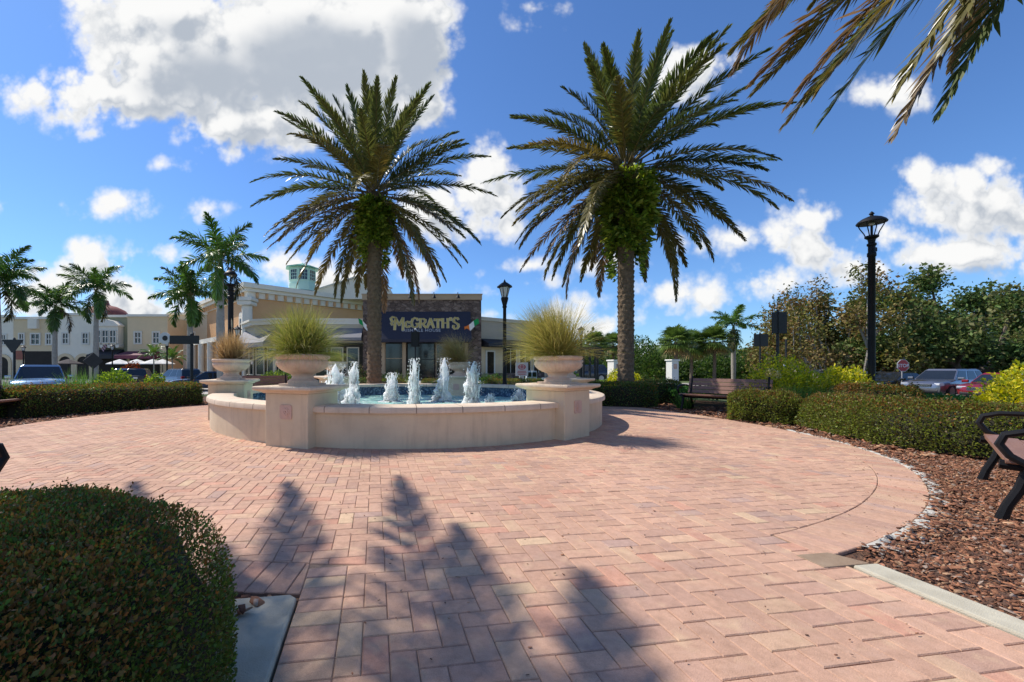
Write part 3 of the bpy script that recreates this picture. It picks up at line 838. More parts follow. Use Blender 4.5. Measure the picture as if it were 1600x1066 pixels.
def jet_mesh(h, r, tops, lean, seed):
    rg = np.random.default_rng(seed)
    V = []; Q = []
    def column(cx, cy, hh, rr, ph):
        nb, m = 44, 26
        off = len(V)
        amp = rg.uniform(0.1, 0.25, (6, 4)); 
        for i in range(nb + 1):
            t = i / nb
            prof = (1.0 - 0.62 * t) * (1 - t ** 5) ** 0.6 * (1 + 0.35 * math.exp(-t * 14)) * (1 + 0.16 * math.sin(t * 17 + ph) + 0.10 * math.sin(t * 41 + 2 * ph))
            sx = cx + lean[0] * t * hh + 0.018 * math.sin(t * 12 + ph); sy = cy + lean[1] * t * hh + 0.018 * math.cos(t * 10 + ph)
            for k in range(m):
                w = 2 * PI * k / m
                lump = 1 + 0.13 * math.sin(3 * w + 9 * t + ph) + 0.15 * math.sin(5 * w - 15 * t + 1.7 * ph) + 0.10 * math.sin(9 * w + 31 * t) + rg.normal(0, 0.07)
                q = max(0.85 * rr * prof * lump, 0.004)
                V.append((sx + q * math.cos(w), sy + q * math.sin(w), t * hh * (1 + 0.0 * lump) + rg.normal(0, 0.006)))
        for i in range(nb):
            for k in range(m):
                k2 = (k + 1) % m
                Q.append((off + i * m + k, off + i * m + k2, off + (i + 1) * m + k2, off + (i + 1) * m + k))
    column(0, 0, h, r, seed * 1.3)
    for (dx, dy, f, rf) in tops: column(dx, dy, h * f, r * rf, seed * 2.1 + dx * 9)
    # thin broken strands round the core
    for _ in range(int(8 + 9 * h)):
        w0 = rg.uniform(0, 2 * PI); q0 = r * rg.uniform(0.55, 1.0); t0_ = rg.uniform(0, 0.55) * h; l = rg.uniform(0.18, 0.5) * h; rr = rg.uniform(0.006, 0.016); off = len(V)
        flare = rg.uniform(0.0, 0.09)
        for i in range(9):
            t = i / 8; z = t0_ + l * t; k_ = rr * math.sin(PI * min(1, 0.12 + 0.88 * t)) ** 0.6 + 0.001
            cx_ = q0 * (1 - 0.5 * z / h) * math.cos(w0) + flare * t * math.cos(w0) + lean[0] * z + 0.008 * math.sin(9 * t + w0); cy_ = q0 * (1 - 0.5 * z / h) * math.sin(w0) + flare * t * math.sin(w0) + lean[1] * z
            for k in range(5): V.append((cx_ + k_ * math.cos(2 * PI * k / 5) * rg.uniform(.7, 1.3), cy_ + k_ * math.sin(2 * PI * k / 5) * rg.uniform(.7, 1.3), z))
        for i in range(8):
            for k in range(5): Q.append((off + i * 5 + k, off + i * 5 + (k + 1) % 5, off + (i + 1) * 5 + (k + 1) % 5, off + (i + 1) * 5 + k))
    # flung drops
    n = int(120 + 220 * h)
    for _ in range(n):
        t = rg.uniform(0.0, 1.0) ** 0.8; w = rg.uniform(0, 2 * PI); d = r * (0.75 + abs(rg.normal(0, 0.45))) * (1.1 - 0.5 * t)
        s = rg.uniform(0.003, 0.009); el = rg.uniform(1, 3)
        c = np.array([d * math.cos(w) + lean[0] * t * h, d * math.sin(w) + lean[1] * t * h, t * h])
        o = len(V)
        for p in ((s, 0, 0), (0, s, 0), (-s, 0, 0), (0, -s, 0), (0, 0, s * el), (0, 0, -s * el)): V.append(tuple(c + np.array(p)))
        Q.extend([(o, o + 1, o + 4, o + 4), (o + 1, o + 2, o + 4, o + 4), (o + 2, o + 3, o + 4, o + 4), (o + 3, o, o + 4, o + 4), (o + 1, o, o + 5, o + 5), (o + 2, o + 1, o + 5, o + 5), (o + 3, o + 2, o + 5, o + 5), (o, o + 3, o + 5, o + 5)])
    # foam ring where it falls back
    m = 30; off = len(V)
    for rr, z in ((0.02, 0.03), (r * 1.3, 0.035), (r * 1.9, 0.012), (r * 2.6, -0.02)):
        for k in range(m):
            q = rr * (1 + rg.normal(0, 0.12)); w = 2 * PI * k / m
            V.append((q * math.cos(w), q * math.sin(w), z + rg.normal(0, 0.007)))
    for i in range(3):
        for k in range(m): Q.append((off + i * m + k, off + (i + 1) * m + k, off + (i + 1) * m + (k + 1) % m, off + i * m + (k + 1) % m))
    return V, Q
def quads_to_mesh(name, V, Q, m, parent):
    me = bpy.data.meshes.new(name)
    me.from_pydata([tuple(v) for v in V], [], [tuple(dict.fromkeys(q)) for q in Q]); me.update()
    return link_mesh(name, me, m, parent, True)
jets = [
 ("tallest narrow white water jet at the front of the pool", -0.45, 8.70, 1.13, 0.105, [(0.05, 0.02, .72, .8)], (0.0, 0)),
 ("ragged mid height water jet in the rear left of the pool", -1.15, 10.8, 0.80, 0.13, [(-0.16, 0.03, .62, .45), (0.11, 0, .7, .5)], (0.03, 0)),
 ("tall leaning water jet with a low side spout in front of the rear urn", 0.20, 10.8, 1.20, 0.15, [(-0.17, 0.0, .38, .7), (-0.08, .02, .6, .8)], (0.05, 0)),
 ("thick double headed water jet right of the pool centre", 0.86, 9.55, 1.08, 0.14, [(-0.11, 0.0, .86, .7), (0.06, 0, .95, .6)], (0.03, 0)),
 ("shortest stubby water jet near the front right rim", 1.24, 9.2, 0.33, 0.085, [(-0.08, 0, .5, .7)], (0.02, 0)),
 ("small broad water jet beside the right front pedestal", 2.02, 9.9, 0.40, 0.13, [(-0.05, 0, .8, .8)], (0, 0)),
 ("low ragged water jet beside the left front pedestal", -1.80, 8.72, 0.56, 0.11, [(0.13, 0, .72, .55), (-0.12, 0, .6, .7)], (0.03, 0)),
 ("wide splashing water jet seen just right of the left front urn", -2.32, 9.5, 1.02, 0.19, [(-0.2, 0, .62, .5), (0.12, 0, .8, .7)], (0.02, 0)),
 ("tall straight water jet behind the left front pedestal", -2.02, 10.0, 1.08, 0.11, [(0.06, 0, .9, .8)], (0.05, 0)),
]
for k, (lab, x, y, h, r, tops, lean) in enumerate(jets):
    root = empty("water_jet", (x, y, 0.205), label=lab, cat="water jet", group="water jets of the fountain")
    r *= 1.2; h *= 0.97
    V, Q = jet_mesh(h, r, tops, lean, k + 3)
    quads_to_mesh("water_column", V, Q, FOAM, root)
    b = MB(); b.tube([(0.0, -r * 1.9, -0.1), (0.0, -r * 1.9, 0.03)], 0.035, 10); b.build("nozzle", BLACK, root)

# urns
def urn_mesh():
    n = 96
    prof = [(0.0, 0.0), (0.215, 0.0), (0.215, 0.035), (0.195, 0.05), (0.16, 0.07), (0.150, 0.10), (0.165, 0.13), (0.195, 0.145)]
    b = MB()
    low = prof[1:] 
    b.lathe(low, n)
    bowl = [(0.19, 0.145), (0.245, 0.165), (0.305, 0.20), (0.350, 0.245), (0.372, 0.285), (0.372, 0.31), (0.36, 0.33)]
    am = [0.0, .35, .8, 1, .9, .6, 0]
    b.lathe(bowl, n * 2, mod=lambda j, w: 1 + 0.028 * am[j] * (abs(math.sin(w * 18)) - 0.55))
    rim = [(0.352, 0.325), (0.352, 0.345), (0.375, 0.355), (0.388, 0.375), (0.388, 0.40), (0.375, 0.415), (0.33, 0.415), (0.31, 0.39), (0.30, 0.34)]
    b.lathe(rim, n)
    return b
SOILD = mat("potting_soil", (0.04, 0.028, 0.018), 0.95, 0.3, 30, 0.8, 60)
urn_spots = [(FC[0] + 4.0 * math.cos(a), FC[1] + 4.0 * math.sin(a)) for a in ped_ang]
ulabels = ["fluted stone urn on the pedestal nearest the camera left, below lime green grass", "fluted stone urn on the right front pedestal with yellow green grass leaning left",
           "fluted stone urn hidden behind the right front urn", "pale fluted urn on the rear pedestal behind the tall water jets",
           "fluted urn behind the left front pedestal and its water jets", "fluted stone urn on the far left pedestal holding dry tan grass"]
proto = None
for i, (x, y) in enumerate(urn_spots):
    if proto is None:
        root = empty("urn_planter", (x, y, 0.846))
        b = MB(); b.box(-0.235, 0.235, -0.235, 0.235, 0.0, 0.03); b.T = Matrix.Translation((0, 0, 0.03))
        bb = urn_mesh(); b.v += [(p[0], p[1], p[2] + 0.03) for p in bb.v]; off = 8; b.f += [tuple(q + off for q in f) for f in bb.f]; b.m += bb.m; b.c += bb.c
        b.build("bowl", URN, root, smooth=True)
        s = MB(); s.lathe([(0.315, 0.38), (0.2, 0.41)], 32); s.build("soil", SOILD, root)
        proto = root; o = root
    else:
        o = copy_tree(proto); o.location = (x, y, 0.846)
    o.rotation_euler.z = ped_ang[i] + PI / 2
    tag(o, ulabels[i], "urn", "stone urns on the fountain pedestals")
# ------------------------------------------------------------------ leaves, hedges, grasses
def unit(v):
    return v / np.maximum(np.linalg.norm(v, axis=-1, keepdims=True), 1e-9)

def leaf_quads(P, D, S, Ln, Wd, cup=0.15):
    """diamond leaves: P foot, D axis, S side; returns V (n,4,3)"""
    n = len(P)
    N_ = unit(np.cross(D, S))
    Ln = np.broadcast_to(Ln, n)[:, None]; Wd = np.broadcast_to(Wd, n)[:, None]
    V = np.empty((n, 4, 3))
    V[:, 0] = P
    V[:, 1] = P + D * Ln * 0.5 + S * Wd * 0.5 + N_ * Wd * cup
    V[:, 2] = P + D * Ln
    V[:, 3] = P + D * Ln * 0.5 - S * Wd * 0.5 + N_ * Wd * cup
    return V

def leaf_object(name, P, D, Ln, Wd, tint, m, parent=None):
    n = len(P)
    D = unit(D); S = unit(np.cross(D, rng.normal(size=(n, 3))))
    V = leaf_quads(P, D, S, Ln, Wd)
    return mesh_np(name, V.reshape(-1, 3), np.arange(4 * n).reshape(n, 4), m, parent, tint)

def polyline(pts, k=60):
    """smooth curve through points, with unit tangents"""
    p = np.array(pts, float); n = len(p)
    ext = np.vstack([2 * p[0] - p[1], p, 2 * p[-1] - p[-2]])
    out = []
    for i in range(n - 1):
        a, b, c, d = ext[i], ext[i + 1], ext[i + 2], ext[i + 3]
        for t in np.linspace(0, 1, k, endpoint=(i == n - 2)):
            out.append(0.5 * ((2 * b) + (c - a) * t + (2 * a - 5 * b + 4 * c - d) * t * t + (3 * b - a - 3 * c + d) * t ** 3))
    out = np.array(out)
    tg = unit(np.gradient(out, axis=0))
    return out, tg

def noise3(P, sc, seed=0):
    """cheap smooth wobble in -1..1"""
    r = np.random.default_rng(seed); s = 0
    for k in range(5):
        w = r.normal(size=3) * sc * (1 + 0.6 * k); s = s + np.sin(P @ w + r.uniform(0, 6)) / (1 + 0.5 * k)
    return s / 3.0

GREENS = np.array([(0.075, 0.140, 0.026), (0.105, 0.185, 0.036), (0.055, 0.105, 0.024), (0.145, 0.210, 0.046), (0.095, 0.130, 0.036)])
GREENS2 = np.array([(0.165, 0.220, 0.036), (0.21, 0.26, 0.046), (0.125, 0.170, 0.030), (0.25, 0.28, 0.06), (0.18, 0.19, 0.045)])
RUST = np.array([(0.24, 0.110, 0.036), (0.19, 0.100, 0.036), (0.30, 0.160, 0.050), (0.17, 0.120, 0.034)])
OLIVE = np.array([(0.10, 0.11, 0.025), (0.13, 0.125, 0.03), (0.085, 0.085, 0.022)])

def hedge(name, pts, hw, h, n, leaf, label, seed=1, rust=0.25, top_rust=0.5, sq=3.2, z0=0.0, pal=GREENS, olive=0.15, group="clipped hedges round the plaza", lump=0.05, core=0.86, endr=None):
    """clipped hedge: leafy shell over a darker twiggy core, following a plan curve"""
    cur, tg = polyline(pts)
    seg = np.linalg.norm(np.diff(cur, axis=0), axis=1); acc = np.r_[0, np.cumsum(seg)]; Ltot = acc[-1]
    c0 = cur[len(cur) // 2]
    rg = np.random.default_rng(seed)
    endr = endr or min(hw, Ltot * 0.5)
    def surf(s, phi, k=1.0):
        """s arc length, phi 0..pi across the section"""
        x = np.interp(s, acc, cur[:, 0]); y = np.interp(s, acc, cur[:, 1])
        tx = np.interp(s, acc, tg[:, 0]); ty = np.interp(s, acc, tg[:, 1])
        nrm = np.stack([-ty, tx], 1); nrm /= np.linalg.norm(nrm, axis=1, keepdims=True)
        e = np.minimum(s, Ltot - s) / endr
        e = np.clip(e, 0, 1); taper = (1 - (1 - e) ** sq) ** (1 / sq)
        c, si = np.cos(phi), np.sin(phi)
        rr = (np.abs(c) ** sq + np.abs(si) ** sq) ** (-1 / sq)
        off = rr * c * hw * (0.15 + 0.85 * taper) * k; z = rr * si * h * (0.55 + 0.45 * taper) * k
        P = np.stack([x + nrm[:, 0] * off, y + nrm[:, 1] * off, z], 1)
        return P, np.stack([nrm[:, 0] * c, nrm[:, 1] * c, si], 1)
    root = empty(name, (c0[0], c0[1], z0), label=label, cat="hedge", group=group)
    o3 = np.array([c0[0], c0[1], 0])
    # twiggy core
    ns, nphi = max(12, int(Ltot / 0.12)), 22
    S_, Ph = np.meshgrid(np.linspace(0.02, Ltot - 0.02, ns), np.linspace(0.0, PI, nphi), indexing="ij")
    P, Nn = surf(S_.ravel(), Ph.ravel(), core)
    P = P + Nn * (noise3(P, 4, seed) * lump * 1.2)[:, None] - o3
    P[:, 2] = np.maximum(P[:, 2], 0.0)
    Q = [(i * nphi + j, i * nphi + j + 1, (i + 1) * nphi + j + 1, (i + 1) * nphi + j) for i in range(ns - 1) for j in range(nphi - 1)]
    me = bpy.data.meshes.new("twig_core")
    nv = len(P)
    fs = [tuple(q) for q in Q] + [tuple(range(nphi)), tuple(range((ns - 1) * nphi, ns * nphi))]
    me.from_pydata([tuple(p) for p in P], [], fs); me.update()
    link_mesh("twig_core", me, DARKTWIG, root)
    # leaves in a shell about six centimetres deep
    s = rg.uniform(0, Ltot, n)
    phi = np.arccos(np.clip(rg.uniform(-1, 1, n) * 1.0, -1, 1)) if False else rg.uniform(0, PI, n)
    # even out along the section: flats get their share
    ends = rg.random(n) < min(0.35, 1.3 * hw / (Ltot + 2 * hw))
    s = np.where(ends, np.where(rg.random(n) < 0.5, rg.uniform(0, 1, n) ** 1.5 * endr, Ltot - rg.uniform(0, 1, n) ** 1.5 * endr), s)
    P, Nn = surf(s, phi, 1.0)
    depth = rg.exponential(0.035, n) - 0.012
    lumps = noise3(P, 4, seed) * lump + noise3(P, 11, seed + 5) * lump * 0.45
    # bare gaps where the twigs show
    P = P + Nn * (lumps - depth)[:, None]
    P += rg.normal(0, leaf * 0.5, (n, 3))
    gap = noise3(P, 7, seed + 9)
    keep = (P[:, 2] > 0.015) & ((gap > -0.62) | (rg.random(n) < 0.35))
    P, Nn, depth, lumps = P[keep], Nn[keep], depth[keep], lumps[keep]; n2 = len(P)
    D = Nn * 0.75 + rg.normal(0, 0.62, (n2, 3)); D[:, 2] += 0.25
    c = pal[rg.integers(0, len(pal), n2)] * rg.uniform(0.7, 1.35, (n2, 1))
    patch = 0.5 + 0.5 * noise3(P, 2.6, seed + 3)
    tipz = np.clip((P[:, 2] / h - 0.55) / 0.4, 0, 1)
    pr = (rust * (0.25 + patch) + top_rust * tipz * (0.35 + 0.9 * patch)) * (depth < 0.03)
    isr = rg.random(n2) < pr
    c[isr] = RUST[rg.integers(0, len(RUST), isr.sum())] * rg.uniform(0.7, 1.3, (isr.sum(), 1))
    iso = (~isr) & (rg.random(n2) < olive)
    c[iso] = OLIVE[rg.integers(0, len(OLIVE), iso.sum())] * rg.uniform(0.8, 1.2, (iso.sum(), 1))
    # stray shoots that outgrew the last clipping
    ns_ = int(len(P) / 260); pk = P[rg.integers(0, len(P), ns_ * 4)]; pk = pk[pk[:, 2] > h * 0.55][:ns_]; m_ = 7
    sl = rg.uniform(2.0, 5.0, len(pk))[:, None, None] * leaf; sdir = rg.normal(0, 0.35, (len(pk), 1, 3)); sdir[:, :, 2] = 1
    SP = (pk[:, None] + sdir * sl * np.linspace(0.1, 1, m_)[None, :, None]).reshape(-1, 3); SD = rg.normal(0, 0.8, (len(SP), 3)); SD[:, 2] += 0.5
    SC = np.where(rg.random((len(SP), 1)) < 0.45, RUST[rg.integers(0, len(RUST), len(SP))], OLIVE[rg.integers(0, len(OLIVE), len(SP))]) * rg.uniform(0.7, 1.2, (len(SP), 1))
    P = np.vstack([P, SP]); D = np.vstack([D, SD]); c = np.vstack([c, SC]); n2 = len(P)
    ln = leaf * rg.uniform(0.6, 1.6, n2)
    leaf_object("foliage", P - o3, D, ln, ln * rg.uniform(0.45, 0.7, n2), c, LEAF, root)
    return root

def blades(name, n, spread, L, droop, width, cols, m, parent, lean=(0, 0), up=0.9, seed=1, segs=6, base_r=0.12, tipcol=None):
    """tuft of arching blades"""
    rg = np.random.default_rng(seed)
    az = rg.uniform(0, 2 * PI, n); el0 = PI / 2 - np.abs(rg.normal(0, spread, n)); el0 = np.clip(el0, 0.15, PI / 2)
    ln = L * rg.uniform(0.45, 1.1, n) ** 0.8
    r = base_r * np.sqrt(rg.random(n)); a2 = rg.uniform(0, 2 * PI, n)
    P = np.stack([r * np.cos(a2), r * np.sin(a2), np.zeros(n)], 1)
    dz = np.stack([np.cos(az) * np.cos(el0) + lean[0] * rg.uniform(0.3, 1.4, n), np.sin(az) * np.cos(el0) + lean[1] * rg.uniform(0.3, 1.4, n), np.sin(el0)], 1); d = unit(dz)
    dr = droop * rg.uniform(0.4, 1.5, n)
    side = unit(np.cross(d, np.tile([0, 0, 1.0], (n, 1)) + rg.normal(0, 0.5, (n, 3))))
    V = np.empty((n, segs + 1, 2, 3))
    w = width * rg.uniform(0.6, 1.3, n)
    for k in range(segs + 1):
        t = k / segs
        ww = (w * (1 - t ** 2.2) * 0.5 + 0.0002)[:, None]
        V[:, k, 0] = P + side * ww; V[:, k, 1] = P - side * ww
        P = P + d * (ln / segs)[:, None]
        d = d.copy(); d[:, 2] -= dr * (0.15 + t) / segs * 1.6
        d += rg.normal(0, 0.03, d.shape); d = unit(d)
    idx = np.arange(n * (segs + 1) * 2).reshape(n, segs + 1, 2)
    Q = np.stack([idx[:, :-1, 0], idx[:, :-1, 1], idx[:, 1:, 1], idx[:, 1:, 0]], -1)
    cols = np.array(cols); c = cols[rg.integers(0, len(cols), n)] * rg.uniform(0.75, 1.25, (n, 1))
    c = np.repeat(c[:, None], segs, 1)
    if tipcol is not None:
        t = (np.arange(segs) / segs)[None, :, None] ** 1.6 * rg.uniform(0.2, 1, (n, 1, 1))
        c = c * (1 - t) + np.array(tipcol) * t
    return mesh_np(name, V.reshape(-1, 3), Q.reshape(-1, 4), m, parent, c.reshape(-1, 3))

# grasses in the urns
LIME = [(0.20, 0.26, 0.035), (0.26, 0.30, 0.05), (0.13, 0.19, 0.03), (0.33, 0.32, 0.07)]
GOLD = [(0.34, 0.30, 0.07), (0.40, 0.33, 0.10), (0.22, 0.24, 0.045), (0.28, 0.28, 0.05)]
TAN = [(0.36, 0.23, 0.10), (0.30, 0.18, 0.07), (0.44, 0.30, 0.15), (0.22, 0.13, 0.05)]
def urn_grass(i, label, n, spread, L, droop, cols, lean, tip, plumes=0, seed=1):
    x, y = urn_spots[i]
    root = empty("fountain_grass", (x, y, 0.846 + 0.42), label=label, cat="grass plant", group="grasses growing in the urns")
    blades("blade_tuft", n, spread, L, droop, 0.0055, cols, BLADE, root, lean, seed=seed, base_r=0.2, tipcol=tip)
    blades("skirt", n // 2, 1.05, L * 0.62, droop * 1.2, 0.0045, TAN if i in (3, 5) else [(0.36, 0.30, 0.10), (0.30, 0.27, 0.07), (0.25, 0.25, 0.05)], BLADE, root, lean, seed=seed + 7, base_r=0.24, tipcol=tip)
    if plumes:
        rg = np.random.default_rng(seed)
        for k in range(plumes):
            a = rg.uniform(0, 2 * PI); b = MB()
            top = Vector((0.16 * math.cos(a) + lean[0] * .3, 0.16 * math.sin(a) + lean[1] * .3, rg.uniform(0.75, 0.95)))
            b.tube([(0, 0, 0), top * 0.5, top * 0.78], 0.002, 4)
            b.tube([top * 0.78, top * 0.84, top * 0.95, top], [0.004, 0.011, 0.009, 0.002], 6)
            b.build("plume", PLUME, root)
PLUME = mat("grass_plume", (0.50, 0.40, 0.26), 0.9, 0.2, 30)
urn_grass(0, "lime green fountain grass with pale plumes in the left front urn", 3600, 0.92, 0.80, 1.25, LIME, (-0.06, 0), (0.42, 0.34, 0.16), 5, 3)
urn_grass(1, "yellow green fountain grass leaning left in the right front urn", 3600, 0.68, 0.98, 0.95, GOLD, (-0.42, -0.05), (0.46, 0.38, 0.17), 0, 4)
urn_grass(2, "yellow green fountain grass behind the right front urn", 700, 0.5, 0.45, 1.2, GOLD, (0, 0), (0.46, 0.38, 0.17), 0, 5)
urn_grass(3, "dry straw coloured grass flopping left in the rear urn behind the jets", 1900, 0.65, 1.1, 1.5, [(0.40, 0.29, 0.11), (0.34, 0.26, 0.09), (0.46, 0.35, 0.16), (0.25, 0.24, 0.06)], (-0.5, -0.1), (0.5, 0.36, 0.18), 2, 6)
urn_grass(4, "green grass in the urn hidden behind the left front urn", 500, 0.5, 0.45, 1.2, LIME, (0, 0), (0.42, 0.34, 0.16), 0, 7)
urn_grass(5, "dry tan tuft of grass in the far left urn", 1800, 0.5, 0.66, 0.7, TAN, (0.02, 0), (0.5, 0.36, 0.2), 2, 8)

# clipped hedges
hedge("hedge", [(-2.85, 1.25), (-2.2, 1.36), (-1.75, 1.36), (-1.3, 1.28), (-1.14, 1.15), (-1.12, 0.85), (-1.2, 0.1), (-1.3, -1.0)], 0.50, 0.60, 520000, 0.0118, "large dark glossy hedge with bronze tips filling the lower left foreground", 2, 0.03, 0.60, lump=0.04, sq=4.6, olive=0.16, core=0.90)
hedge("hedge", [(6.42, 8.95), (6.85, 8.55), (7.25, 8.1)], 0.42, 0.60, 24000, 0.027, "small boxy hedge just right of the long wooden bench", 3, 0.06, 0.35, lump=0.05, olive=0.3, pal=GREENS2)
hedge("hedge", [(7.7, 8.0), (7.35, 7.3), (7.05, 6.4), (6.95, 5.6), (7.35, 4.95), (8.6, 4.35)], 0.56, 0.60, 95000, 0.027, "long low hedge curving along the right edge of the paving", 4, 0.05, 0.5, lump=0.06, olive=0.35, pal=GREENS2)
hedge("hedge", [(8.75, 9.1), (9.35, 8.8), (10.0, 8.45)], 0.42, 0.72, 16000, 0.030, "bronze topped hedge in front of the tall black lamp post", 5, 0.25, 0.7, lump=0.05)
hedge("hedge", [(4.05, 12.35), (4.9, 12.3), (5.6, 12.0), (6.35, 11.8)], 0.55, 0.66, 16000, 0.033, "clipped hedge at the foot of the right date palm", 6, 0.12, 0.3, lump=0.05)
hedge("hedge", [(3.3, 13.6), (4.0, 13.2), (4.6, 13.3)], 0.6, 0.72, 9000, 0.035, "dark hedge behind the right front urn, left of the date palm", 7, 0.08, 0.2, lump=0.06)
hedge("hedge", [(6.4, 13.2), (7.0, 13.0), (7.6, 12.6)], 0.5, 0.70, 8000, 0.035, "dark hedge behind the clipped hedge, left of the wooden bench", 8, 0.08, 0.2)
hedge("hedge", [(-9.3, 8.95), (-9.0, 9.75), (-8.5, 10.8), (-7.95, 11.7), (-7.35, 12.65)], 0.45, 0.64, 26000, 0.034, "long straight topped hedge along the left edge of the paving", 9, 0.16, 0.5, lump=0.03, sq=5)
hedge("hedge", [(-10.5, 8.5), (-10.0, 8.95), (-9.7, 9.35)], 0.42, 0.64, 11000, 0.033, "short hedge block beside the left edge bench", 10, 0.1, 0.4, sq=5)
hedge("hedge", [(-4.6, 17.0), (-3.0, 17.2), (-1.2, 17.2)], 0.5, 0.62, 9000, 0.04, "low hedge behind the fountain at the foot of the left date palm", 11, 0.12, 0.3)
hedge("hedge", [(2.0, 16.6), (3.2, 16.4), (4.2, 15.6)], 0.5, 0.62, 8000, 0.04, "low hedge behind the fountain near the black lamp post", 12, 0.12, 0.3)
hedge("hedge", [(-0.6, 17.2), (0.4, 17.3), (1.5, 17.0)], 0.5, 0.60, 7000, 0.04, "low hedge directly behind the rear pedestal", 13, 0.12, 0.3)

# loose shrubs, flowering and bright ones
def shrub(name, x, y, rx, ry, h, n, leaf, cols, label, cat="shrub", group=None, seed=1, z0=0.0, rag=0.25, m=None, core=True):
    rg = np.random.default_rng(seed)
    root = empty(name, (x, y, z0), label=label, cat=cat, group=group)
    u = unit(rg.normal(size=(n, 3))); u[:, 2] = np.abs(u[:, 2])
    rr = 1 - np.abs(rg.normal(0, 0.22, n))
    bump = 1 + noise3(u, 3.2, seed) * rag + noise3(u, 8, seed + 1) * rag * 0.5
    P = u * (rr * bump)[:, None] * np.array([rx, ry, h])
    D = u * 0.7 + rg.normal(0, 0.55, (n, 3)); D[:, 2] += 0.2
    cols = np.array(cols); c = cols[rg.integers(0, len(cols), n)] * rg.uniform(0.7, 1.3, (n, 1))
    ln = leaf * rg.uniform(0.7, 1.4, n)
    leaf_object("foliage", P, D, ln, ln * rg.uniform(0.4, 0.65, n), c, m or LEAF, root)
    if core:
        b = MB()
        for k in range(7):
            a = 2 * PI * k / 7 + 0.3; b.tube([(0, 0, 0), (rx * .25 * math.cos(a), ry * .25 * math.sin(a), h * .35), (rx * .6 * math.cos(a), ry * .6 * math.sin(a), h * .72)], [0.02, 0.014, 0.006], 5)
        b.build("stem", DARKTWIG, root)
    return root
YEL = [(0.62, 0.56, 0.035), (0.55, 0.52, 0.04), (0.36, 0.40, 0.035), (0.68, 0.58, 0.05), (0.20, 0.26, 0.03)]
YGR = [(0.24, 0.34, 0.04), (0.16, 0.26, 0.035), (0.32, 0.38, 0.05), (0.09, 0.16, 0.025)]
shrub("golden_shrub", 8.5, 10.0, 1.05, 0.75, 1.22, 11000, 0.06, YEL, "yellow green shrub mass behind the black post, right of the long bench", group="golden leaved shrubs", seed=21)
shrub("golden_shrub", 9.7, 9.8, 0.85, 0.6, 1.12, 7500, 0.06, YEL, "yellow green shrub left of the tall black lamp post", group="golden leaved shrubs", seed=22)
shrub("golden_shrub", 10.2, 6.9, 0.95, 0.7, 1.13, 8500, 0.06, YEL, "bright yellow shrub cut by the right edge of the photo", group="golden leaved shrubs", seed=23)
shrub("golden_shrub", 8.3, 5.5, 0.3, 0.3, 0.78, 1500, 0.05, YEL, "small yellow shrub poking out behind the right hedge", group="golden leaved shrubs", seed=24)
shrub("golden_shrub", -11.9, 15.2, 0.75, 0.5, 0.95, 4500, 0.07, YGR, "bright lime shrub above the left hedge beside the strappy grass", group="golden leaved shrubs", seed=25)
shrub("golden_shrub", -10.6, 15.5, 0.45, 0.4, 0.85, 2500, 0.07, YGR, "lime shrub above the left hedge in front of the dark parked car", group="golden leaved shrubs", seed=26)
shrub("golden_shrub", -5.9, 14.8, 0.5, 0.4, 0.85, 2500, 0.06, YGR, "lime shrub behind the far left urn", group="golden leaved shrubs", seed=27)
shrub("golden_shrub", 9.3, 20.0, 1.0, 0.7, 1.05, 4500, 0.08, YEL, "yellow shrub near the white gate pillar right of the palm trunk", group="golden leaved shrubs", seed=28)
shrub("round_shrub", 5.2, 16.2, 0.62, 0.6, 1.15, 6000, 0.055, [(0.06, 0.13, 0.02), (0.09, 0.18, 0.03), (0.13, 0.22, 0.04)], "rounded fresh green shrub behind the right front urn", seed=29)
shrub("flower_cluster", 8.1, 9.85, 0.17, 0.15, 0.2, 260, 0.05, [(0.75, 0.62, 0.30), (0.8, 0.7, 0.4)], "pale yellow flower head beside the black post behind the bench", cat="flower", seed=30, z0=0.85, core=False)
shrub("dark_shrub", -2.1, 19.0, 0.8, 0.6, 0.9, 3000, 0.08, [(0.03, 0.06, 0.015), (0.05, 0.08, 0.02)], "dark leafy shrub beside the left date palm trunk", seed=31)
shrub("dark_shrub", -3.9, 20.5, 0.7, 0.6, 1.1, 2500, 0.09, [(0.12, 0.09, 0.05), (0.05, 0.07, 0.02)], "brownish shrub left of the left date palm trunk", seed=32)
shrub("dark_shrub", 3.2, 22.0, 1.0, 0.6, 0.75, 3000, 0.08, [(0.05, 0.10, 0.02), (0.08, 0.14, 0.03)], "low green shrub under the restaurant side wing", seed=33)
shrub("dark_shrub", -8.0, 20.5, 1.2, 0.7, 0.95, 4000, 0.08, [(0.06, 0.11, 0.02), (0.10, 0.16, 0.03), (0.2, 0.26, 0.05)], "green shrub behind the rear left bench", seed=34)
shrub("red_shrub", -37.5, 50.5, 1.3, 1.0, 2.3, 2500, 0.22, [(0.16, 0.035, 0.02), (0.22, 0.06, 0.03), (0.08, 0.05, 0.02)], "reddish brown bush in front of the shop with black awning", seed=35, z0=-0.62)

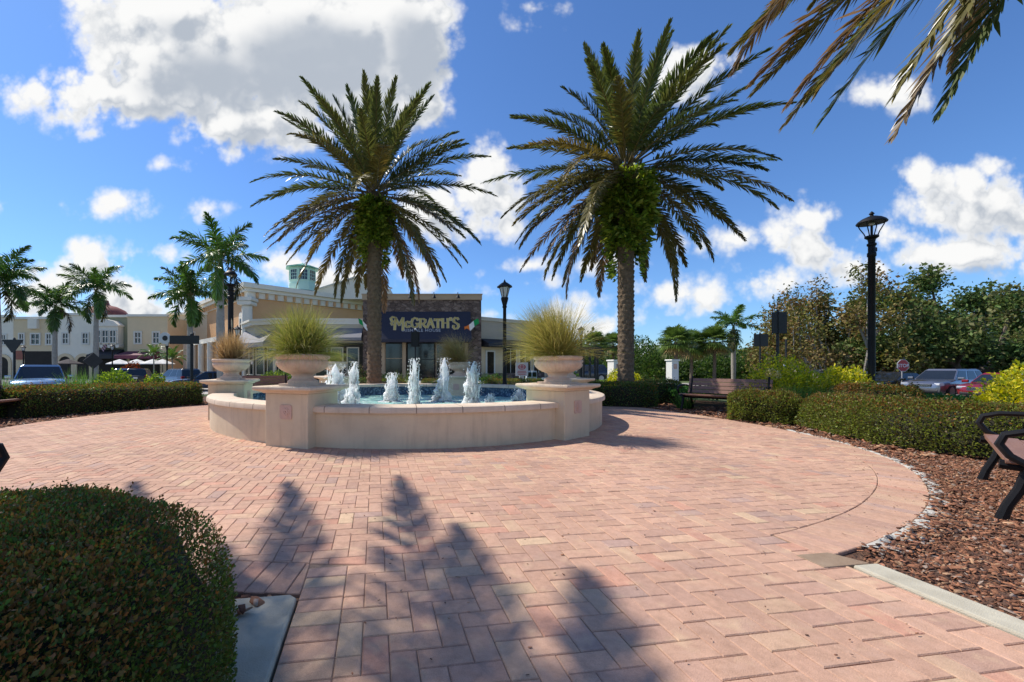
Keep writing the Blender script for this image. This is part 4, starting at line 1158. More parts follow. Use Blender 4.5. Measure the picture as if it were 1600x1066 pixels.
def strappy(x, y, L, n, label, seed, z0=0, spread=0.6, cols=None, group="tufts of strappy green grass"):
    root = empty("strappy_grass", (x, y, z0), label=label, cat="grass plant", group=group)
    blades("blade_tuft", n, spread, L, 0.7, 0.016, cols or [(0.07, 0.17, 0.025), (0.10, 0.22, 0.035), (0.05, 0.12, 0.02), (0.15, 0.27, 0.06)], BLADE, root, seed=seed, base_r=L * 0.35, tipcol=(0.22, 0.32, 0.08))
strappy(8.05, 9.25, 0.74, 900, "fine green grass tuft in front of the golden shrub right of the bench", 41)
strappy(8.6, 9.1, 0.70, 900, "fine green grass tuft beside the hedge below the golden shrub", 42)
strappy(-13.3, 15.3, 1.15, 320, "tall strappy green grass above the left hedge, right of the blue truck", 43)
strappy(-12.9, 14.9, 0.9, 260, "shorter strappy green grass in front of the lime shrub on the left", 44)
strappy(-11.0, 10.2, 0.85, 500, "strappy green grass behind the left edge bench", 45)
strappy(-11.6, 10.9, 0.9, 500, "strappy green grass far left behind the bench arm", 46)
strappy(-1.5, 18.2, 1.05, 160, "spiky yucca like tuft right of the left date palm trunk", 47, spread=0.8, cols=[(0.12, 0.17, 0.04), (0.2, 0.24, 0.08)])
strappy(6.75, 11.1, 0.5, 160, "light green spiky tuft at the left end of the long bench", 48)
strappy(-6.6, 17.0, 0.8, 400, "strappy green grass behind the rear left bench", 49)

# ground cover bed on the right: too many stems to count
def ground_cover(name, x0, x1, y0, y1, h, n, leaf, cols, seed):
    rg = np.random.default_rng(seed)
    P = np.stack([rg.uniform(x0, x1, n), rg.uniform(y0, y1, n), np.zeros(n)], 1)
    zg = hgt(P[:, 0], P[:, 1])
    P[:, 2] = zg + h * (0.55 + 0.45 * rg.random(n)) * (1 + 0.25 * noise3(P, 2, seed))
    D = rg.normal(0, 0.7, (n, 3)); D[:, 2] = np.abs(D[:, 2]) + 0.3
    cols = np.array(cols); c = cols[rg.integers(0, len(cols), n)] * rg.uniform(0.7, 1.3, (n, 1))
    ln = leaf * rg.uniform(0.7, 1.4, n)
    return tag(leaf_object(name, P, D, ln, ln * 0.45, c, LEAF), kind="stuff")
GC = [(0.05, 0.14, 0.022), (0.08, 0.20, 0.035), (0.035, 0.09, 0.018), (0.12, 0.26, 0.05)]
ground_cover("ground_cover", 9.0, 15.5, 7.2, 12.5, 0.42, 34000, 0.085, GC, 51)
ground_cover("ground_cover", 7.0, 10.5, 11.2, 15.5, 0.42, 14000, 0.085, GC, 52)
ground_cover("ground_cover", -12.6, -9.6, 8.0, 13.0, 0.38, 13000, 0.07, [(0.10, 0.20, 0.03), (0.15, 0.27, 0.05), (0.06, 0.13, 0.02)], 53)
ground_cover("ground_cover", 5.0, 16.0, 22.0, 34.0, 0.16, 16000, 0.12, [(0.12, 0.20, 0.03), (0.18, 0.26, 0.05), (0.08, 0.14, 0.02)], 54)

# ------------------------------------------------------------------ palms
def frond_arrays(base, az, el, L, droop, nl, leafL, wid, rg, vdeg=25, hang=0.3, col=(0.05, 0.08, 0.02), twist=0.0, start=0.16, plume=0.0, stiff=1.0, rach=0.022, bend=1.25):
    """one feather frond: midrib strip plus two ranks of leaflets. returns V, Q, C"""
    k = 26
    t = np.linspace(0, 1, k)
    e = el - droop * t ** bend
    dirs = np.stack([np.cos(az) * np.cos(e), np.sin(az) * np.cos(e), np.sin(e)], 1)
    pts = np.vstack([[0, 0, 0], np.cumsum((dirs[1:] + dirs[:-1]) / 2 * (L / (k - 1)), axis=0)]) + np.asarray(base)
    S = np.array([-math.sin(az), math.cos(az), 0.0])
    if twist:
        ups = np.cross(dirs, S)
    V = []; Q = []; C = []
    # midrib, three sided
    upv = unit(np.cross(S[None].repeat(k, 0), dirs)) * -1
    for i in range(k):
        r = rach * (1 - 0.88 * t[i])
        for w in (0, 2 * PI / 3, 4 * PI / 3):
            V.append(pts[i] + S * r * math.cos(w) + upv[i] * r * math.sin(w) * 0.8)
    for i in range(k - 1):
        for j in range(3):
            j2 = (j + 1) % 3; Q.append((i * 3 + j, i * 3 + j2, (i + 1) * 3 + j2, (i + 1) * 3 + j)); C.append((0.26, 0.20, 0.08))
    V = np.array(V); Q = np.array(Q); C = np.array(C)
    # leaflets
    tl = np.concatenate([np.linspace(start, 1.0, nl)] * 2) + rg.normal(0, 0.004, 2 * nl)
    tl = np.clip(tl, start * 0.8, 1)
    sd = np.r_[np.ones(nl), -np.ones(nl)]
    P = np.stack([np.interp(tl, t, pts[:, c]) for c in range(3)], 1)
    T = unit(np.stack([np.interp(tl, t, dirs[:, c]) for c in range(3)], 1))
    U = unit(np.cross(T, np.tile(S, (2 * nl, 1))))
    U = np.where(U[:, 2:3] < 0, -U, U) if abs(el) < 1.2 else U
    x = (tl - start) / (1 - start)
    ang = R(62) * (1 - x) + R(18) * x + rg.normal(0, 0.11, 2 * nl)
    ang *= stiff
    vv = R(vdeg) + rg.normal(0, 0.22 + plume, 2 * nl)
    Dv = T * np.cos(ang)[:, None] + (S[None] * (sd * np.cos(vv))[:, None] + U * np.sin(vv)[:, None]) * np.sin(ang)[:, None]
    ln = leafL * np.clip(np.sin(PI * (0.14 + 0.80 * x)), 0.05, 1) ** 0.75 * rg.uniform(0.85, 1.12, 2 * nl)
    hg = hang * rg.uniform(0.6, 1.4, 2 * nl)
    mid = P + Dv * (ln * 0.55)[:, None]; mid[:, 2] -= hg * ln * 0.12
    D2 = Dv.copy(); D2[:, 2] -= hg * 0.9; D2 = unit(D2)
    tip = mid + D2 * (ln * 0.45)[:, None]
    Wv = unit(np.cross(Dv, U + rg.normal(0, 0.35, U.shape))) * 1.0
    w0 = wid * rg.uniform(0.8, 1.2, 2 * nl)[:, None]
    LV = np.empty((2 * nl, 5, 3))
    LV[:, 0] = P + Wv * w0 * 0.3; LV[:, 1] = P - Wv * w0 * 0.3
    LV[:, 2] = mid - Wv * w0 * 0.5; LV[:, 3] = mid + Wv * w0 * 0.5; LV[:, 4] = tip
    o = len(V) + np.arange(2 * nl) * 5
    q1 = np.stack([o, o + 1, o + 2, o + 3], 1); q2 = np.stack([o + 3, o + 2, o + 4, o + 4], 1)
    c = np.asarray(col) * rg.uniform(0.75, 1.3, (2 * nl, 1))
    return np.vstack([V, LV.reshape(-1, 3)]), np.vstack([Q, q1, q2]), np.vstack([C, c, c])

def crown_mesh(name, fronds, m, parent):
    Vs, Qs, Cs = [], [], []; o = 0
    for V, Q, C in fronds:
        Vs.append(V); Qs.append(Q + o); Cs.append(C); o += len(V)
    V = np.vstack(Vs); Q = np.vstack(Qs); C = np.vstack(Cs)
    tri = Q[:, 2] == Q[:, 3]
    me = bpy.data.meshes.new(name)
    # quads and triangles in one mesh
    loops = np.concatenate([Q[~tri].ravel(), Q[tri][:, :3].ravel()]).astype(np.int32)
    n4, n3 = int((~tri).sum()), int(tri.sum())
    st_ = np.concatenate([np.arange(n4) * 4, n4 * 4 + np.arange(n3) * 3]).astype(np.int32)
    me.vertices.add(len(V)); me.vertices.foreach_set("co", V.astype(np.float32).ravel())
    me.loops.add(len(loops)); me.loops.foreach_set("vertex_index", loops)
    me.polygons.add(n4 + n3); me.polygons.foreach_set("loop_start", st_)
    a = me.attributes.new("tint", "FLOAT_COLOR", "FACE")
    cc = np.ones((n4 + n3, 4), np.float32); cc[:n4, :3] = C[~tri]; cc[n4:, :3] = C[tri]
    a.data.foreach_set("color", cc.ravel())
    me.update(calc_edges=True)
    return link_mesh(name, me, m, parent)

DATE_G = [(0.088, 0.118, 0.034), (0.108, 0.132, 0.036), (0.072, 0.098, 0.034), (0.130, 0.142, 0.040)]
DATE_O = [(0.160, 0.140, 0.038), (0.19, 0.145, 0.040), (0.135, 0.118, 0.034)]
DATE_B = [(0.20, 0.13, 0.065), (0.26, 0.165, 0.09), (0.17, 0.12, 0.06)]
def date_trunk(root, H, r, seed):
    rg = np.random.default_rng(seed)
    nz, na = int(H / 0.035), 40
    V = []; Q = []
    for i in range(nz + 1):
        z = H * i / nz
        rr = r * (1 + 0.30 * math.exp(-z / 0.35)) * (1 + 0.12 * max(0, (z - H * 0.8) / (H * 0.2)))
        for k in range(na):
            # leaf-base scars: offset rows of upward pointing scales
            row = z / 0.155
            col_ = k / na * 9 + (0.5 if int(row) % 2 else 0)
            fz = row - int(row); fc = abs((col_ % 1) - 0.5) * 2
            lip = max(0.0, 1 - fc * 1.25) * (fz ** 1.4)
            q = rr * (0.90 + 0.20 * lip + rg.normal(0, 0.016))
            w = 2 * PI * k / na
            V.append((q * math.cos(w), q * math.sin(w), z))
    for i in range(nz):
        for k in range(na):
            k2 = (k + 1) % na; Q.append((i * na + k, i * na + k2, (i + 1) * na + k2, (i + 1) * na + k))
    return mesh_np("trunk", V, Q, DATEBARK, root, smooth=False)
DATEBARK = mat("date_palm_bark", (0.11, 0.075, 0.045), 0.95, 0.3, 9, 0.9, 35, col2=(0.24, 0.17, 0.11), bdist=0.04)

def date_palm(x, y, H, L, seed, label, nf=92, fern=True, lean=(0, 0), group="tall date palms round the plaza", extra=None, leafL=0.46, r=0.255, low=-0.75, fernh=1.5, fernw=0.40, skip_front=False, xhang=0.5):
    rg = np.random.default_rng(seed)
    root = empty("date_palm", (x, y, -0.02), label=label, cat="palm tree", group=group)
    date_trunk(root, H, r, seed)
    fr = []
    ga = PI * (3 - math.sqrt(5))
    for i in range(nf):
        f = (i + 0.5) / nf                       # 0 newest, 1 oldest
        el = R(84) - (R(84) - low) * f ** 0.92 + rg.normal(0, 0.07)
        az = i * ga + rg.normal(0, 0.15)
        if fern and el < -0.25 and math.sin(az) < -0.45: el = -0.25 + 0.3 * (el + 0.25)
        droop = 0.22 + 0.92 * f + rg.normal(0, 0.10)
        if el < -0.2: droop = 0.55 + rg.normal(0, .1)
        if fern and f > 0.55 and math.sin(az) < -0.86: continue
        if skip_front and math.sin(az) > 0.1: continue
        l = L * (0.76 + 0.27 * min(1, f / 0.45)) * rg.uniform(0.90, 1.06)
        pal = DATE_G if f < 0.45 else (DATE_G + DATE_O if f < 0.72 else DATE_O + DATE_O + DATE_B)
        col = np.array(pal[rg.integers(0, len(pal))])
        rb = 0.12 + 0.12 * f
        fr.append(frond_arrays((rb * math.cos(az), rb * math.sin(az), H + 0.28 - 0.55 * f), az, el, l, droop, 108, leafL * rg.uniform(0.9, 1.1), 0.042, rg, vdeg=30 - 22 * f, hang=0.10 + 0.35 * f, col=col, start=0.17, rach=0.036, bend=1.5))
    if extra:
        for (az, el, l, droop, pal) in extra:
            fr.append(frond_arrays((0.2 * math.cos(az), 0.2 * math.sin(az), H - 0.1), az, el, l, droop, 110, leafL, 0.036, rg, vdeg=12, hang=xhang, col=np.array(pal[rg.integers(0, len(pal))]), start=0.13, rach=0.03))
    crown_mesh("crown", fr, FROND, root)
    # cut stubs of old leaf stalks under the crown
    b = MB()
    for k in range(46):
        a = k * ga; z = H - 0.15 - 0.9 * (k / 46); q = r * 1.05
        b.tube([(q * .8 * math.cos(a), q * .8 * math.sin(a), z), (q * 1.5 * math.cos(a), q * 1.5 * math.sin(a), z + 0.2), (q * 1.8 * math.cos(a), q * 1.8 * math.sin(a), z + 0.42)], [0.05, 0.04, 0.018], 5)
    b.build("leaf_stubs", DATEBARK, root)
    if fern:
        n = 15000
        z = H - 0.30 - fernh * rg.beta(1.15, 1.7, n); a = rg.uniform(0, 2 * PI, n)
        f = (H - z) / fernh
        q = (r * 1.15 + fernw * (1 - f) ** 0.7 * np.clip(f / 0.12 + 0.35, 0, 1) + np.abs(rg.normal(0, 0.09, n))) * (1 + 0.20 * np.sin(3 * a + 2 * z + seed) + 0.16 * np.sin(5 * a + 6 * z) + 0.12 * np.sin(9 * a - 11 * z))
        P = np.stack([q * np.cos(a), q * np.sin(a), z], 1)
        kp = (noise3(P, 4.5, seed) + 0.35 * (0.5 - f)) > -0.22; P, z, a, f = P[kp], z[kp], a[kp], f[kp]; n = len(P)
        # hanging runners below the collar
        nr_ = 26; ra = rg.uniform(0, 2 * PI, nr_); rz = H - 0.6 - fernh * rg.uniform(0.3, 0.9, nr_); rl = rg.uniform(0.2, 0.7, nr_)
        RP = np.concatenate([np.stack([(r * 1.25 + 0.12 * rg.random()) * np.cos(ra[i]) + rg.normal(0, .03, 16), (r * 1.25 + .1) * np.sin(ra[i]) + rg.normal(0, .03, 16), rz[i] - rl[i] * np.linspace(0, 1, 16)], 1) for i in range(nr_)])
        P = np.vstack([P, RP]); a = np.r_[a, np.repeat(ra, 16)]; n = len(P)
        D = np.stack([np.cos(a), np.sin(a), -0.35 * np.ones(n)], 1) + rg.normal(0, 0.5, (n, 3))
        pal = np.array([(0.20, 0.29, 0.035), (0.29, 0.37, 0.05), (0.10, 0.16, 0.026), (0.34, 0.38, 0.07)])
        c = pal[rg.integers(0, 4, n)] * rg.uniform(0.65, 1.25, (n, 1)); ln = 0.16 * rg.uniform(0.5, 1.8, n)
        leaf_object("fern_cover", P, D, ln, ln * 0.4, c, LEAF, root)
    return root
# the four date palms of the plaza
date_palm(6.05, 13.0, 7.45, 3.95, 61, "date palm with bright fern collar, right of the fountain", low=-0.95, fernh=2.7, r=0.25, fernw=0.32,
          extra=[(R(8), 0.30, 5.3, 0.35, DATE_G), (R(-4), 0.12, 5.0, 0.75, DATE_O), (R(180), 0.12, 4.4, 0.45, DATE_G), (R(200), -0.1, 4.3, 0.8, DATE_O)])
date_palm(-2.23, 15.0, 7.5, 4.0, 62, "date palm standing behind the fountain on the left", low=-1.05, fernh=1.9, r=0.27, fernw=0.06)
date_palm(-5.9, 2.5, 8.2, 4.1, 63, "date palm left of the view, its fronds shading the foreground paving", nf=60, low=-0.35, fern=False, skip_front=True,
          extra=[(R(93), 0.26, 4.3, 0.5, DATE_G), (R(106), 0.24, 4.2, 0.5, DATE_O), (R(70), 0.3, 2.5, 0.5, DATE_G), (R(123), 0.26, 4.9, 0.5, DATE_G), (R(28), 0.26, 2.9, 0.5, DATE_G), (R(116), 0.45, 3.2, 0.6, DATE_O), (R(90), 0.45, 3.2, 0.6, DATE_G)])
date_palm(7.3, 3.2, 7.6, 4.2, 64, "date palm at the upper right with only its hanging frond tips in view", nf=52, low=0.05, fern=False,
          xhang=0.2, extra=[(R(164.6), -0.85, 4.95, 0.3, DATE_B), (R(166), -0.80, 4.7, 0.3, DATE_O), (R(168), -0.87, 4.75, 0.32, DATE_G), (R(171), -0.80, 4.4, 0.3, DATE_O),
                 (R(145.7), -0.72, 4.55, 0.3, DATE_G), (R(147.5), -0.66, 4.3, 0.3, DATE_O), (R(133.4), -0.60, 4.45, 0.3, DATE_O), (R(135.5), -0.55, 4.3, 0.35, DATE_B), (R(138), -0.62, 4.2, 0.3, DATE_G),
                 (R(123), -0.34, 4.3, 0.3, DATE_O), (R(125), -0.30, 4.25, 0.35, DATE_B), (R(118), -0.05, 4.4, 0.32, DATE_O), (R(115.5), 0.0, 4.2, 0.3, DATE_G)])

# ------------------------------------------------------------------ royal palms
ROYAL = [(0.075, 0.155, 0.028), (0.105, 0.20, 0.038), (0.060, 0.120, 0.028), (0.135, 0.22, 0.042)]
ROYALD = [(0.10, 0.10, 0.03), (0.14, 0.10, 0.045)]
SHAFT = mat("green_crownshaft", (0.13, 0.20, 0.06), 0.6, 0.15, 3)
def royal_palm(x, y, H, L, seed, label, nf=19, z0=-0.62, r=0.21, group="royal palms", skirt=1):
    rg = np.random.default_rng(seed)
    root = empty("royal_palm", (x, y, z0), label=label, cat="palm tree", group=group)
    b = MB()
    hs = H * 0.86
    zs = np.linspace(0, hs, 18)
    b.tube([(0.02 * math.sin(z * .9 + seed), 0.02 * math.cos(z * .7), z) for z in zs], [r * (1.25 if z < 0.3 else 1.0 + 0.18 * math.sin(PI * min(1, z / hs * 1.1)) - 0.28 * (z / hs) ** 3) for z in zs], 14)
    b.build("trunk", PALETRUNK, root, smooth=True)
    b = MB(); b.tube([(0, 0, hs - 0.02), (0, 0, hs + 0.3 * (H - hs)), (0, 0, H + 0.05)], [r * 0.86, r * 0.92, r * 0.42], 12); b.build("crownshaft", SHAFT, root, smooth=True)
    ga = PI * (3 - math.sqrt(5)); fr = []
    for i in range(nf):
        f = (i + 0.5) / nf
        el = R(82) - R(96) * f + rg.normal(0, 0.08); az = i * ga + rg.normal(0, 0.2)
        if f > 0.82 and skirt: el = rg.uniform(-1.1, -0.5)
        droop = 0.75 + 0.65 * f + rg.normal(0, 0.12)
        pal = ROYAL if f < 0.85 else ROYAL + ROYALD
        fr.append(frond_arrays((0.06 * math.cos(az), 0.06 * math.sin(az), H - 0.05), az, el, L * rg.uniform(0.85, 1.08), droop, 84, 0.25 * L, 0.085, rg, vdeg=20 - 30 * f, hang=0.65, col=np.array(pal[rg.integers(0, len(pal))]), start=0.14, plume=0.45, stiff=1.15, rach=0.03))
    crown_mesh("crown", fr, FROND, root)
    return root
royal_palm(gx(86, 45), 45, 8.6, 3.2, 71, "royal palm left of the red domed building, the shorter of the pair")
royal_palm(gx(150, 42), 42, 9.7, 3.5, 72, "royal palm in front of the red domed building, the taller of the pair")
royal_palm(gx(-4, 30), 30, 7.9, 3.3, 73, "bright green royal palm cut by the left edge of the photo", nf=18)
royal_palm(gx(297, 33), 33, 7.6, 3.0, 74, "bushy royal palm left of the tan cinema building", nf=20)
royal_palm(gx(345, 30), 30, 9.6, 3.5, 75, "thick trunked royal palm beside the lamp post, the tallest on the left", nf=17, r=0.26)
royal_palm(gx(1146, 48), 48, 6.7, 3.1, 76, "lone royal palm with a white trunk beyond the long bench", nf=14)
royal_palm(gx(1277, 40), 40, 7.5, 2.2, 77, "royal palm trunk seen beside the pale limbed tree", nf=8, r=0.3)
def small_palm(x, y, H, L, seed, label):
    rg = np.random.default_rng(seed); root = empty("young_palm", (x, y, -0.62), label=label, cat="palm tree", group="young palms by the shops")
    b = MB(); b.tube([(0, 0, 0), (0.05, 0, H * .5), (0, 0, H)], [0.11, 0.08, 0.06], 8); b.build("trunk", PALETRUNK, root, smooth=True)
    fr = [frond_arrays((0, 0, H), i * 2.4, R(80) - R(75) * (i / 14) + rg.normal(0, .08), L * rg.uniform(.85, 1.1), 0.9 + 0.4 * (i / 14), 40, 0.5, 0.05, rg, vdeg=10, hang=0.5, col=np.array([(0.07, 0.15, 0.025), (0.10, 0.20, 0.03), (0.14, 0.24, 0.04)][i % 3])) for i in range(14)]
    crown_mesh("crown", fr, FROND, root)
small_palm(gx(240, 50), 50, 3.3, 1.9, 81, "young palm in front of the shop with maroon awning")
small_palm(gx(269, 46), 46, 2.7, 1.7, 82, "low bushy young palm right of the maroon awning")

# ------------------------------------------------------------------ fan palms
def fan_palm(x, y, H, L, seed, label, z0=-0.62, n=60):
    rg = np.random.default_rng(seed); root = empty("fan_palm", (x, y, z0), label=label, cat="palm tree", group="cabbage fan palms")
    b = MB(); b.tube([(0, 0, 0), (0.06, 0.03, H * .5), (0, 0, H)], [0.2, 0.17, 0.19], 10); b.build("trunk", BARK, root, smooth=True)
    Vs = []; Qs = []; Cs = []; o = 0; ga = PI * (3 - math.sqrt(5))
    for i in range(n):
        f = (i + .5) / n; el = R(80) - R(130) * f + rg.normal(0, .1); az = i * ga
        d = np.array([math.cos(az) * math.cos(el), math.sin(az) * math.cos(el), math.sin(el)]); s = np.array([-math.sin(az), math.cos(az), 0]); u = np.cross(d, s)
        p0 = np.array([0, 0, H]); hub = p0 + d * L * 0.5
        col = np.array([(0.12, 0.19, 0.045), (0.16, 0.23, 0.05), (0.09, 0.145, 0.035)][i % 3]) if f < .9 else np.array([(0.28, 0.19, 0.08), (0.20, 0.15, 0.06), (0.12, 0.13, 0.04)][i % 3])
        V = [p0 + s * .015, p0 - s * .015, hub - s * .012, hub + s * .012]; Q = [(0, 1, 2, 3)]
        m = 22
        for k in range(m):
            w = R(-125) + R(250) * k / (m - 1)
            e = d * math.cos(w) + s * math.sin(w) - u * 0.0
            ln = L * 0.62 * (0.75 + 0.25 * math.cos(w)) * rg.uniform(.85, 1.1)
            mid = hub + e * ln * .6 + u * 0.06 * math.cos(w * 2); tip = hub + e * ln; tip[2] -= 0.22 * ln; per = np.cross(e, u) * ln * 0.055
            q = len(V); V += [hub, mid - per, tip, mid + per]; Q.append((q, q + 1, q + 2, q + 3))
        Vs.append(np.array(V)); Qs.append(np.array(Q) + o); o += len(V); Cs.append(np.repeat(col[None] * rg.uniform(.8, 1.2), len(Q), 0) * rg.uniform(.8, 1.2, (len(Q), 1)))
    mesh_np("crown", np.vstack(Vs), np.vstack(Qs), FROND, root, np.vstack(Cs))
fan_palm(gx(1056, 44), 44, 4.5, 2.0, 91, "fan palm with rusty skirt behind the white gate pillar")
fan_palm(gx(1080, 47), 47, 4.3, 2.0, 92, "fan palm merged behind the rusty skirted one")
fan_palm(gx(1116, 46), 46, 4.7, 2.0, 93, "fan palm just left of the lone royal palm")
fan_palm(gx(930, 50), 50, 4.6, 1.8, 94, "fan palm left of the right date palm trunk, near the dark pergola")
fan_palm(gx(958, 54), 54, 4.8, 1.8, 95, "fan palm touching the left side of the date palm trunk")
fan_palm(gx(1205, 60), 60, 3.9, 2.2, 96, "fan palm behind the black sign boxes")

# ------------------------------------------------------------------ broad leaved trees
def broad_tree(x, y, H, W, n, leaf, cols, label, seed, z0=-0.62, trunk_r=0.22, fork=1.9, sparse=1.0, pale=False, group="broad leaved trees beyond the car park", sprigs=60):
    rg = np.random.default_rng(seed)
    root = empty("shade_tree", (x, y, z0), label=label, cat="tree", group=group)
    b = MB(); ends = []
    def grow(p, d, l, r, lev):
        mid = p + d * l * 0.5 + Vector(rg.normal(0, 0.05 * l, 3)); q = p + d * l
        b.tube([p, mid, q], [r, r * 0.85, r * 0.68], 7 if lev < 2 else 5)
        if lev >= 4:
            ends.append(np.array(q)); ends.append(np.array(mid)); return
        nb = 3 if lev < 3 else 2
        for i in range(nb + (1 if lev == 0 else 0)):
            a = 2 * PI * i / (nb + (1 if lev == 0 else 0)) + rg.uniform(0, 1.5)
            out = Vector((math.cos(a), math.sin(a), 0)); spread = (0.95 if lev == 0 else 0.75) * rg.uniform(.7, 1.25)
            nd = (d + out * spread + Vector((0, 0, 0.12 + 0.10 * rg.random()))).normalized()
            nd = Vector((nd.x * W / H * 1.5, nd.y * W / H * 1.5, nd.z)).normalized()
            grow(q, nd, l * rg.uniform(0.62, 0.82) if lev else (H - fork) * 0.36, r * 0.62, lev + 1)
    grow(Vector((0, 0, 0)), Vector((0.05, 0.02, 1)).normalized(), fork, trunk_r, 0)
    E_ = np.array(ends)
    # pull the twig ends into the crown's height and width
    kxy = (W / 2) / np.percentile(np.hypot(E_[:, 0], E_[:, 1]), 93); zr = np.percentile(E_[:, 2], [4, 97])
    def fit(A):
        A = np.array(A, float); t_ = np.clip((A[:, 2] - fork * .8) / (fork * .5), 0, 1)
        A[:, :2] *= (1 + (kxy - 1) * t_)[:, None]
        zn = fork * 0.92 + (A[:, 2] - zr[0]) / (zr[1] - zr[0]) * (H * 0.96 - fork)
        A[:, 2] = A[:, 2] * (1 - t_) + np.maximum(zn, fork * .7) * t_
        return A
    E_ = fit(E_); b.v = [tuple(p) for p in fit(b.v)]
    b.build("trunk", PALETRUNK if pale else BARK, root, smooth=True)
    k = rg.integers(0, len(E_), n)
    dens = 0.5 + 0.5 * noise3(E_, 1.4, seed)
    k = k[rg.random(n) < (0.25 + dens[k] * 1.1) * sparse]; m = len(k)
    P = E_[k] + rg.normal(0, 1, (m, 3)) * np.array([0.075 * W * .62, 0.075 * W * .62, 0.05 * H])
    D = rg.normal(0, 1, (m, 3)); D[:, 2] -= 0.1
    cols_ = np.array(cols); clump = rg.integers(0, len(cols_), len(E_))
    c = cols_[np.where(rg.random(m) < 0.6, clump[k], rg.integers(0, len(cols_), m))] * rg.uniform(0.65, 1.35, (m, 1))
    # upright sprigs break the outline
    sp = E_[rg.integers(0, len(E_), sprigs)]; SP = []; SC = []
    for s in sp:
        hgt_ = rg.uniform(0.4, 1.1) * H * 0.12; dx = rg.normal(0, .12, 2)
        for t in np.linspace(0, 1, 9): SP.append(s + np.array([dx[0] * t, dx[1] * t, 0.3 + hgt_ * t]))
    SP = np.array(SP) + rg.normal(0, 0.05, (len(SP), 3))
    P = np.vstack([P, SP]); D = np.vstack([D, rg.normal(0, 1, (len(SP), 3)) + [0, 0, .6]]); c = np.vstack([c, cols_[rg.integers(0, len(cols_), len(SP))]])
    ln = leaf * rg.uniform(0.6, 1.5, len(P))
    leaf_object("crown", P, D, ln, ln * rg.uniform(0.45, 0.7, len(P)), c, TREELEAF, root)
    return root
OAKY = [(0.15, 0.15, 0.035), (0.19, 0.16, 0.04), (0.19, 0.115, 0.045), (0.10, 0.12, 0.03), (0.22, 0.16, 0.06)]
OAKG = [(0.080, 0.135, 0.034), (0.105, 0.165, 0.042), (0.060, 0.105, 0.028), (0.125, 0.16, 0.044), (0.14, 0.14, 0.05)]
broad_tree(gx(1296, 32), 32, 7.9, 9.0, 40000, 0.21, OAKY, "olive brown leaved tree with pale forked limbs left of the lamp post", 101, pale=True, sparse=0.6, trunk_r=0.3)
broad_tree(gx(1240, 36), 36, 8.2, 6.5, 13000, 0.2, OAKY, "thin ragged olive tree behind the tall black sign box", 102, sparse=0.5)
broad_tree(gx(1385, 34), 34, 7.9, 8.0, 34000, 0.26, OAKY + OAKG, "mixed olive tree just right of the tall lamp post", 103, sparse=0.8)
broad_tree(gx(1468, 31), 31, 7.5, 10.5, 62000, 0.26, OAKG, "dark green spreading tree behind the silver SUV", 104, sparse=0.72, trunk_r=0.38, fork=1.8)
broad_tree(gx(1585, 33), 33, 7.8, 9.5, 56000, 0.26, OAKG, "dark green tree cut by the right edge of the photo", 105, sparse=0.72, trunk_r=0.3)
broad_tree(gx(1530, 42), 42, 8.6, 9.0, 9000, 0.26, OAKG, "dark tree filling the gap behind the two right hand trees", 106)
def bush_tree(x, y, W, H, seed, label, cols, n=6000, leaf=0.3):
    shrub("bushy_tree", x, y, W / 2, W / 2, H, n, leaf, cols, label, cat="tree", group="bushy trees along the far verge", seed=seed, z0=-0.65, rag=0.4)
BT = [(0.05, 0.10, 0.02), (0.08, 0.14, 0.03), (0.035, 0.07, 0.018), (0.11, 0.15, 0.035)]
for k, (u, d, W, H, lab) in enumerate([(1185, 56, 9, 5.0, "bushy green tree behind the low square sign"), (1225, 50, 8, 4.2, "bushy green tree under the ragged olive tree"), (1010, 62, 10, 6.2, "dense green bushy tree right of the date palm trunk"), (1035, 58, 7, 4.6, "lower bushy tree beside the white gate pillar"),
        (900, 60, 7, 5.0, "bushy tree behind the golden urn grass"), (1120, 55, 7, 3.4, "low olive bushy tree behind the fan palms"), (1345, 48, 12, 4.4, "bushy tree behind the lamp post base"), (1420, 50, 11, 4.2, "bushy tree behind the stop sign"), (1510, 52, 12, 4.2, "bushy tree behind the silver SUV roof"), (1600, 50, 12, 4.4, "bushy tree at the far right edge behind the red car"), (985, 66, 8, 6.0, "bushy tree hidden behind the date palm trunk"), (1160, 62, 9, 4.6, "bushy tree behind the lone royal palm")]):
    bush_tree(gx(u, d), d, W, H, 120 + k, lab, BT)

# far wood: reads as one mass
def woodland(name, u0, u1, d0, d1, n_tr, per, hmin, hmax, leaf, cols, seed):
    rg = np.random.default_rng(seed); Ps = []; Ds = []; Cs = []
    cols = np.array(cols)
    for k in range(n_tr):
        d = rg.uniform(d0, d1); x = gx(rg.uniform(u0, u1), d); w = rg.uniform(3.0, 6.0); h = rg.uniform(hmin, hmax)
        u = unit(rg.normal(size=(per, 3))); u[:, 2] = np.abs(u[:, 2])
        bump = 1 + noise3(u, 3, seed + k) * 0.35
        P = u * (bump * (1 - np.abs(rg.normal(0, 0.15, per))))[:, None] * np.array([w, w, h]) + np.array([x, d, -0.7])
        Ps.append(P); Ds.append(u + rg.normal(0, 0.7, (per, 3))); Cs.append(cols[rg.integers(0, len(cols))] * rg.uniform(0.65, 1.3, (per, 1)))
    P = np.vstack(Ps); ln = leaf * rg.uniform(.6, 1.4, len(P))
    return tag(leaf_object(name, P, np.vstack(Ds), ln, ln * .6, np.vstack(Cs), LEAF), kind="stuff")
WOOD = [(0.045, 0.075, 0.025), (0.06, 0.095, 0.03), (0.035, 0.06, 0.022), (0.08, 0.10, 0.035), (0.09, 0.085, 0.04)]
woodland("far_wood", 850, 2000, 75, 130, 120, 900, 5.0, 8.0, 0.8, WOOD, 201)
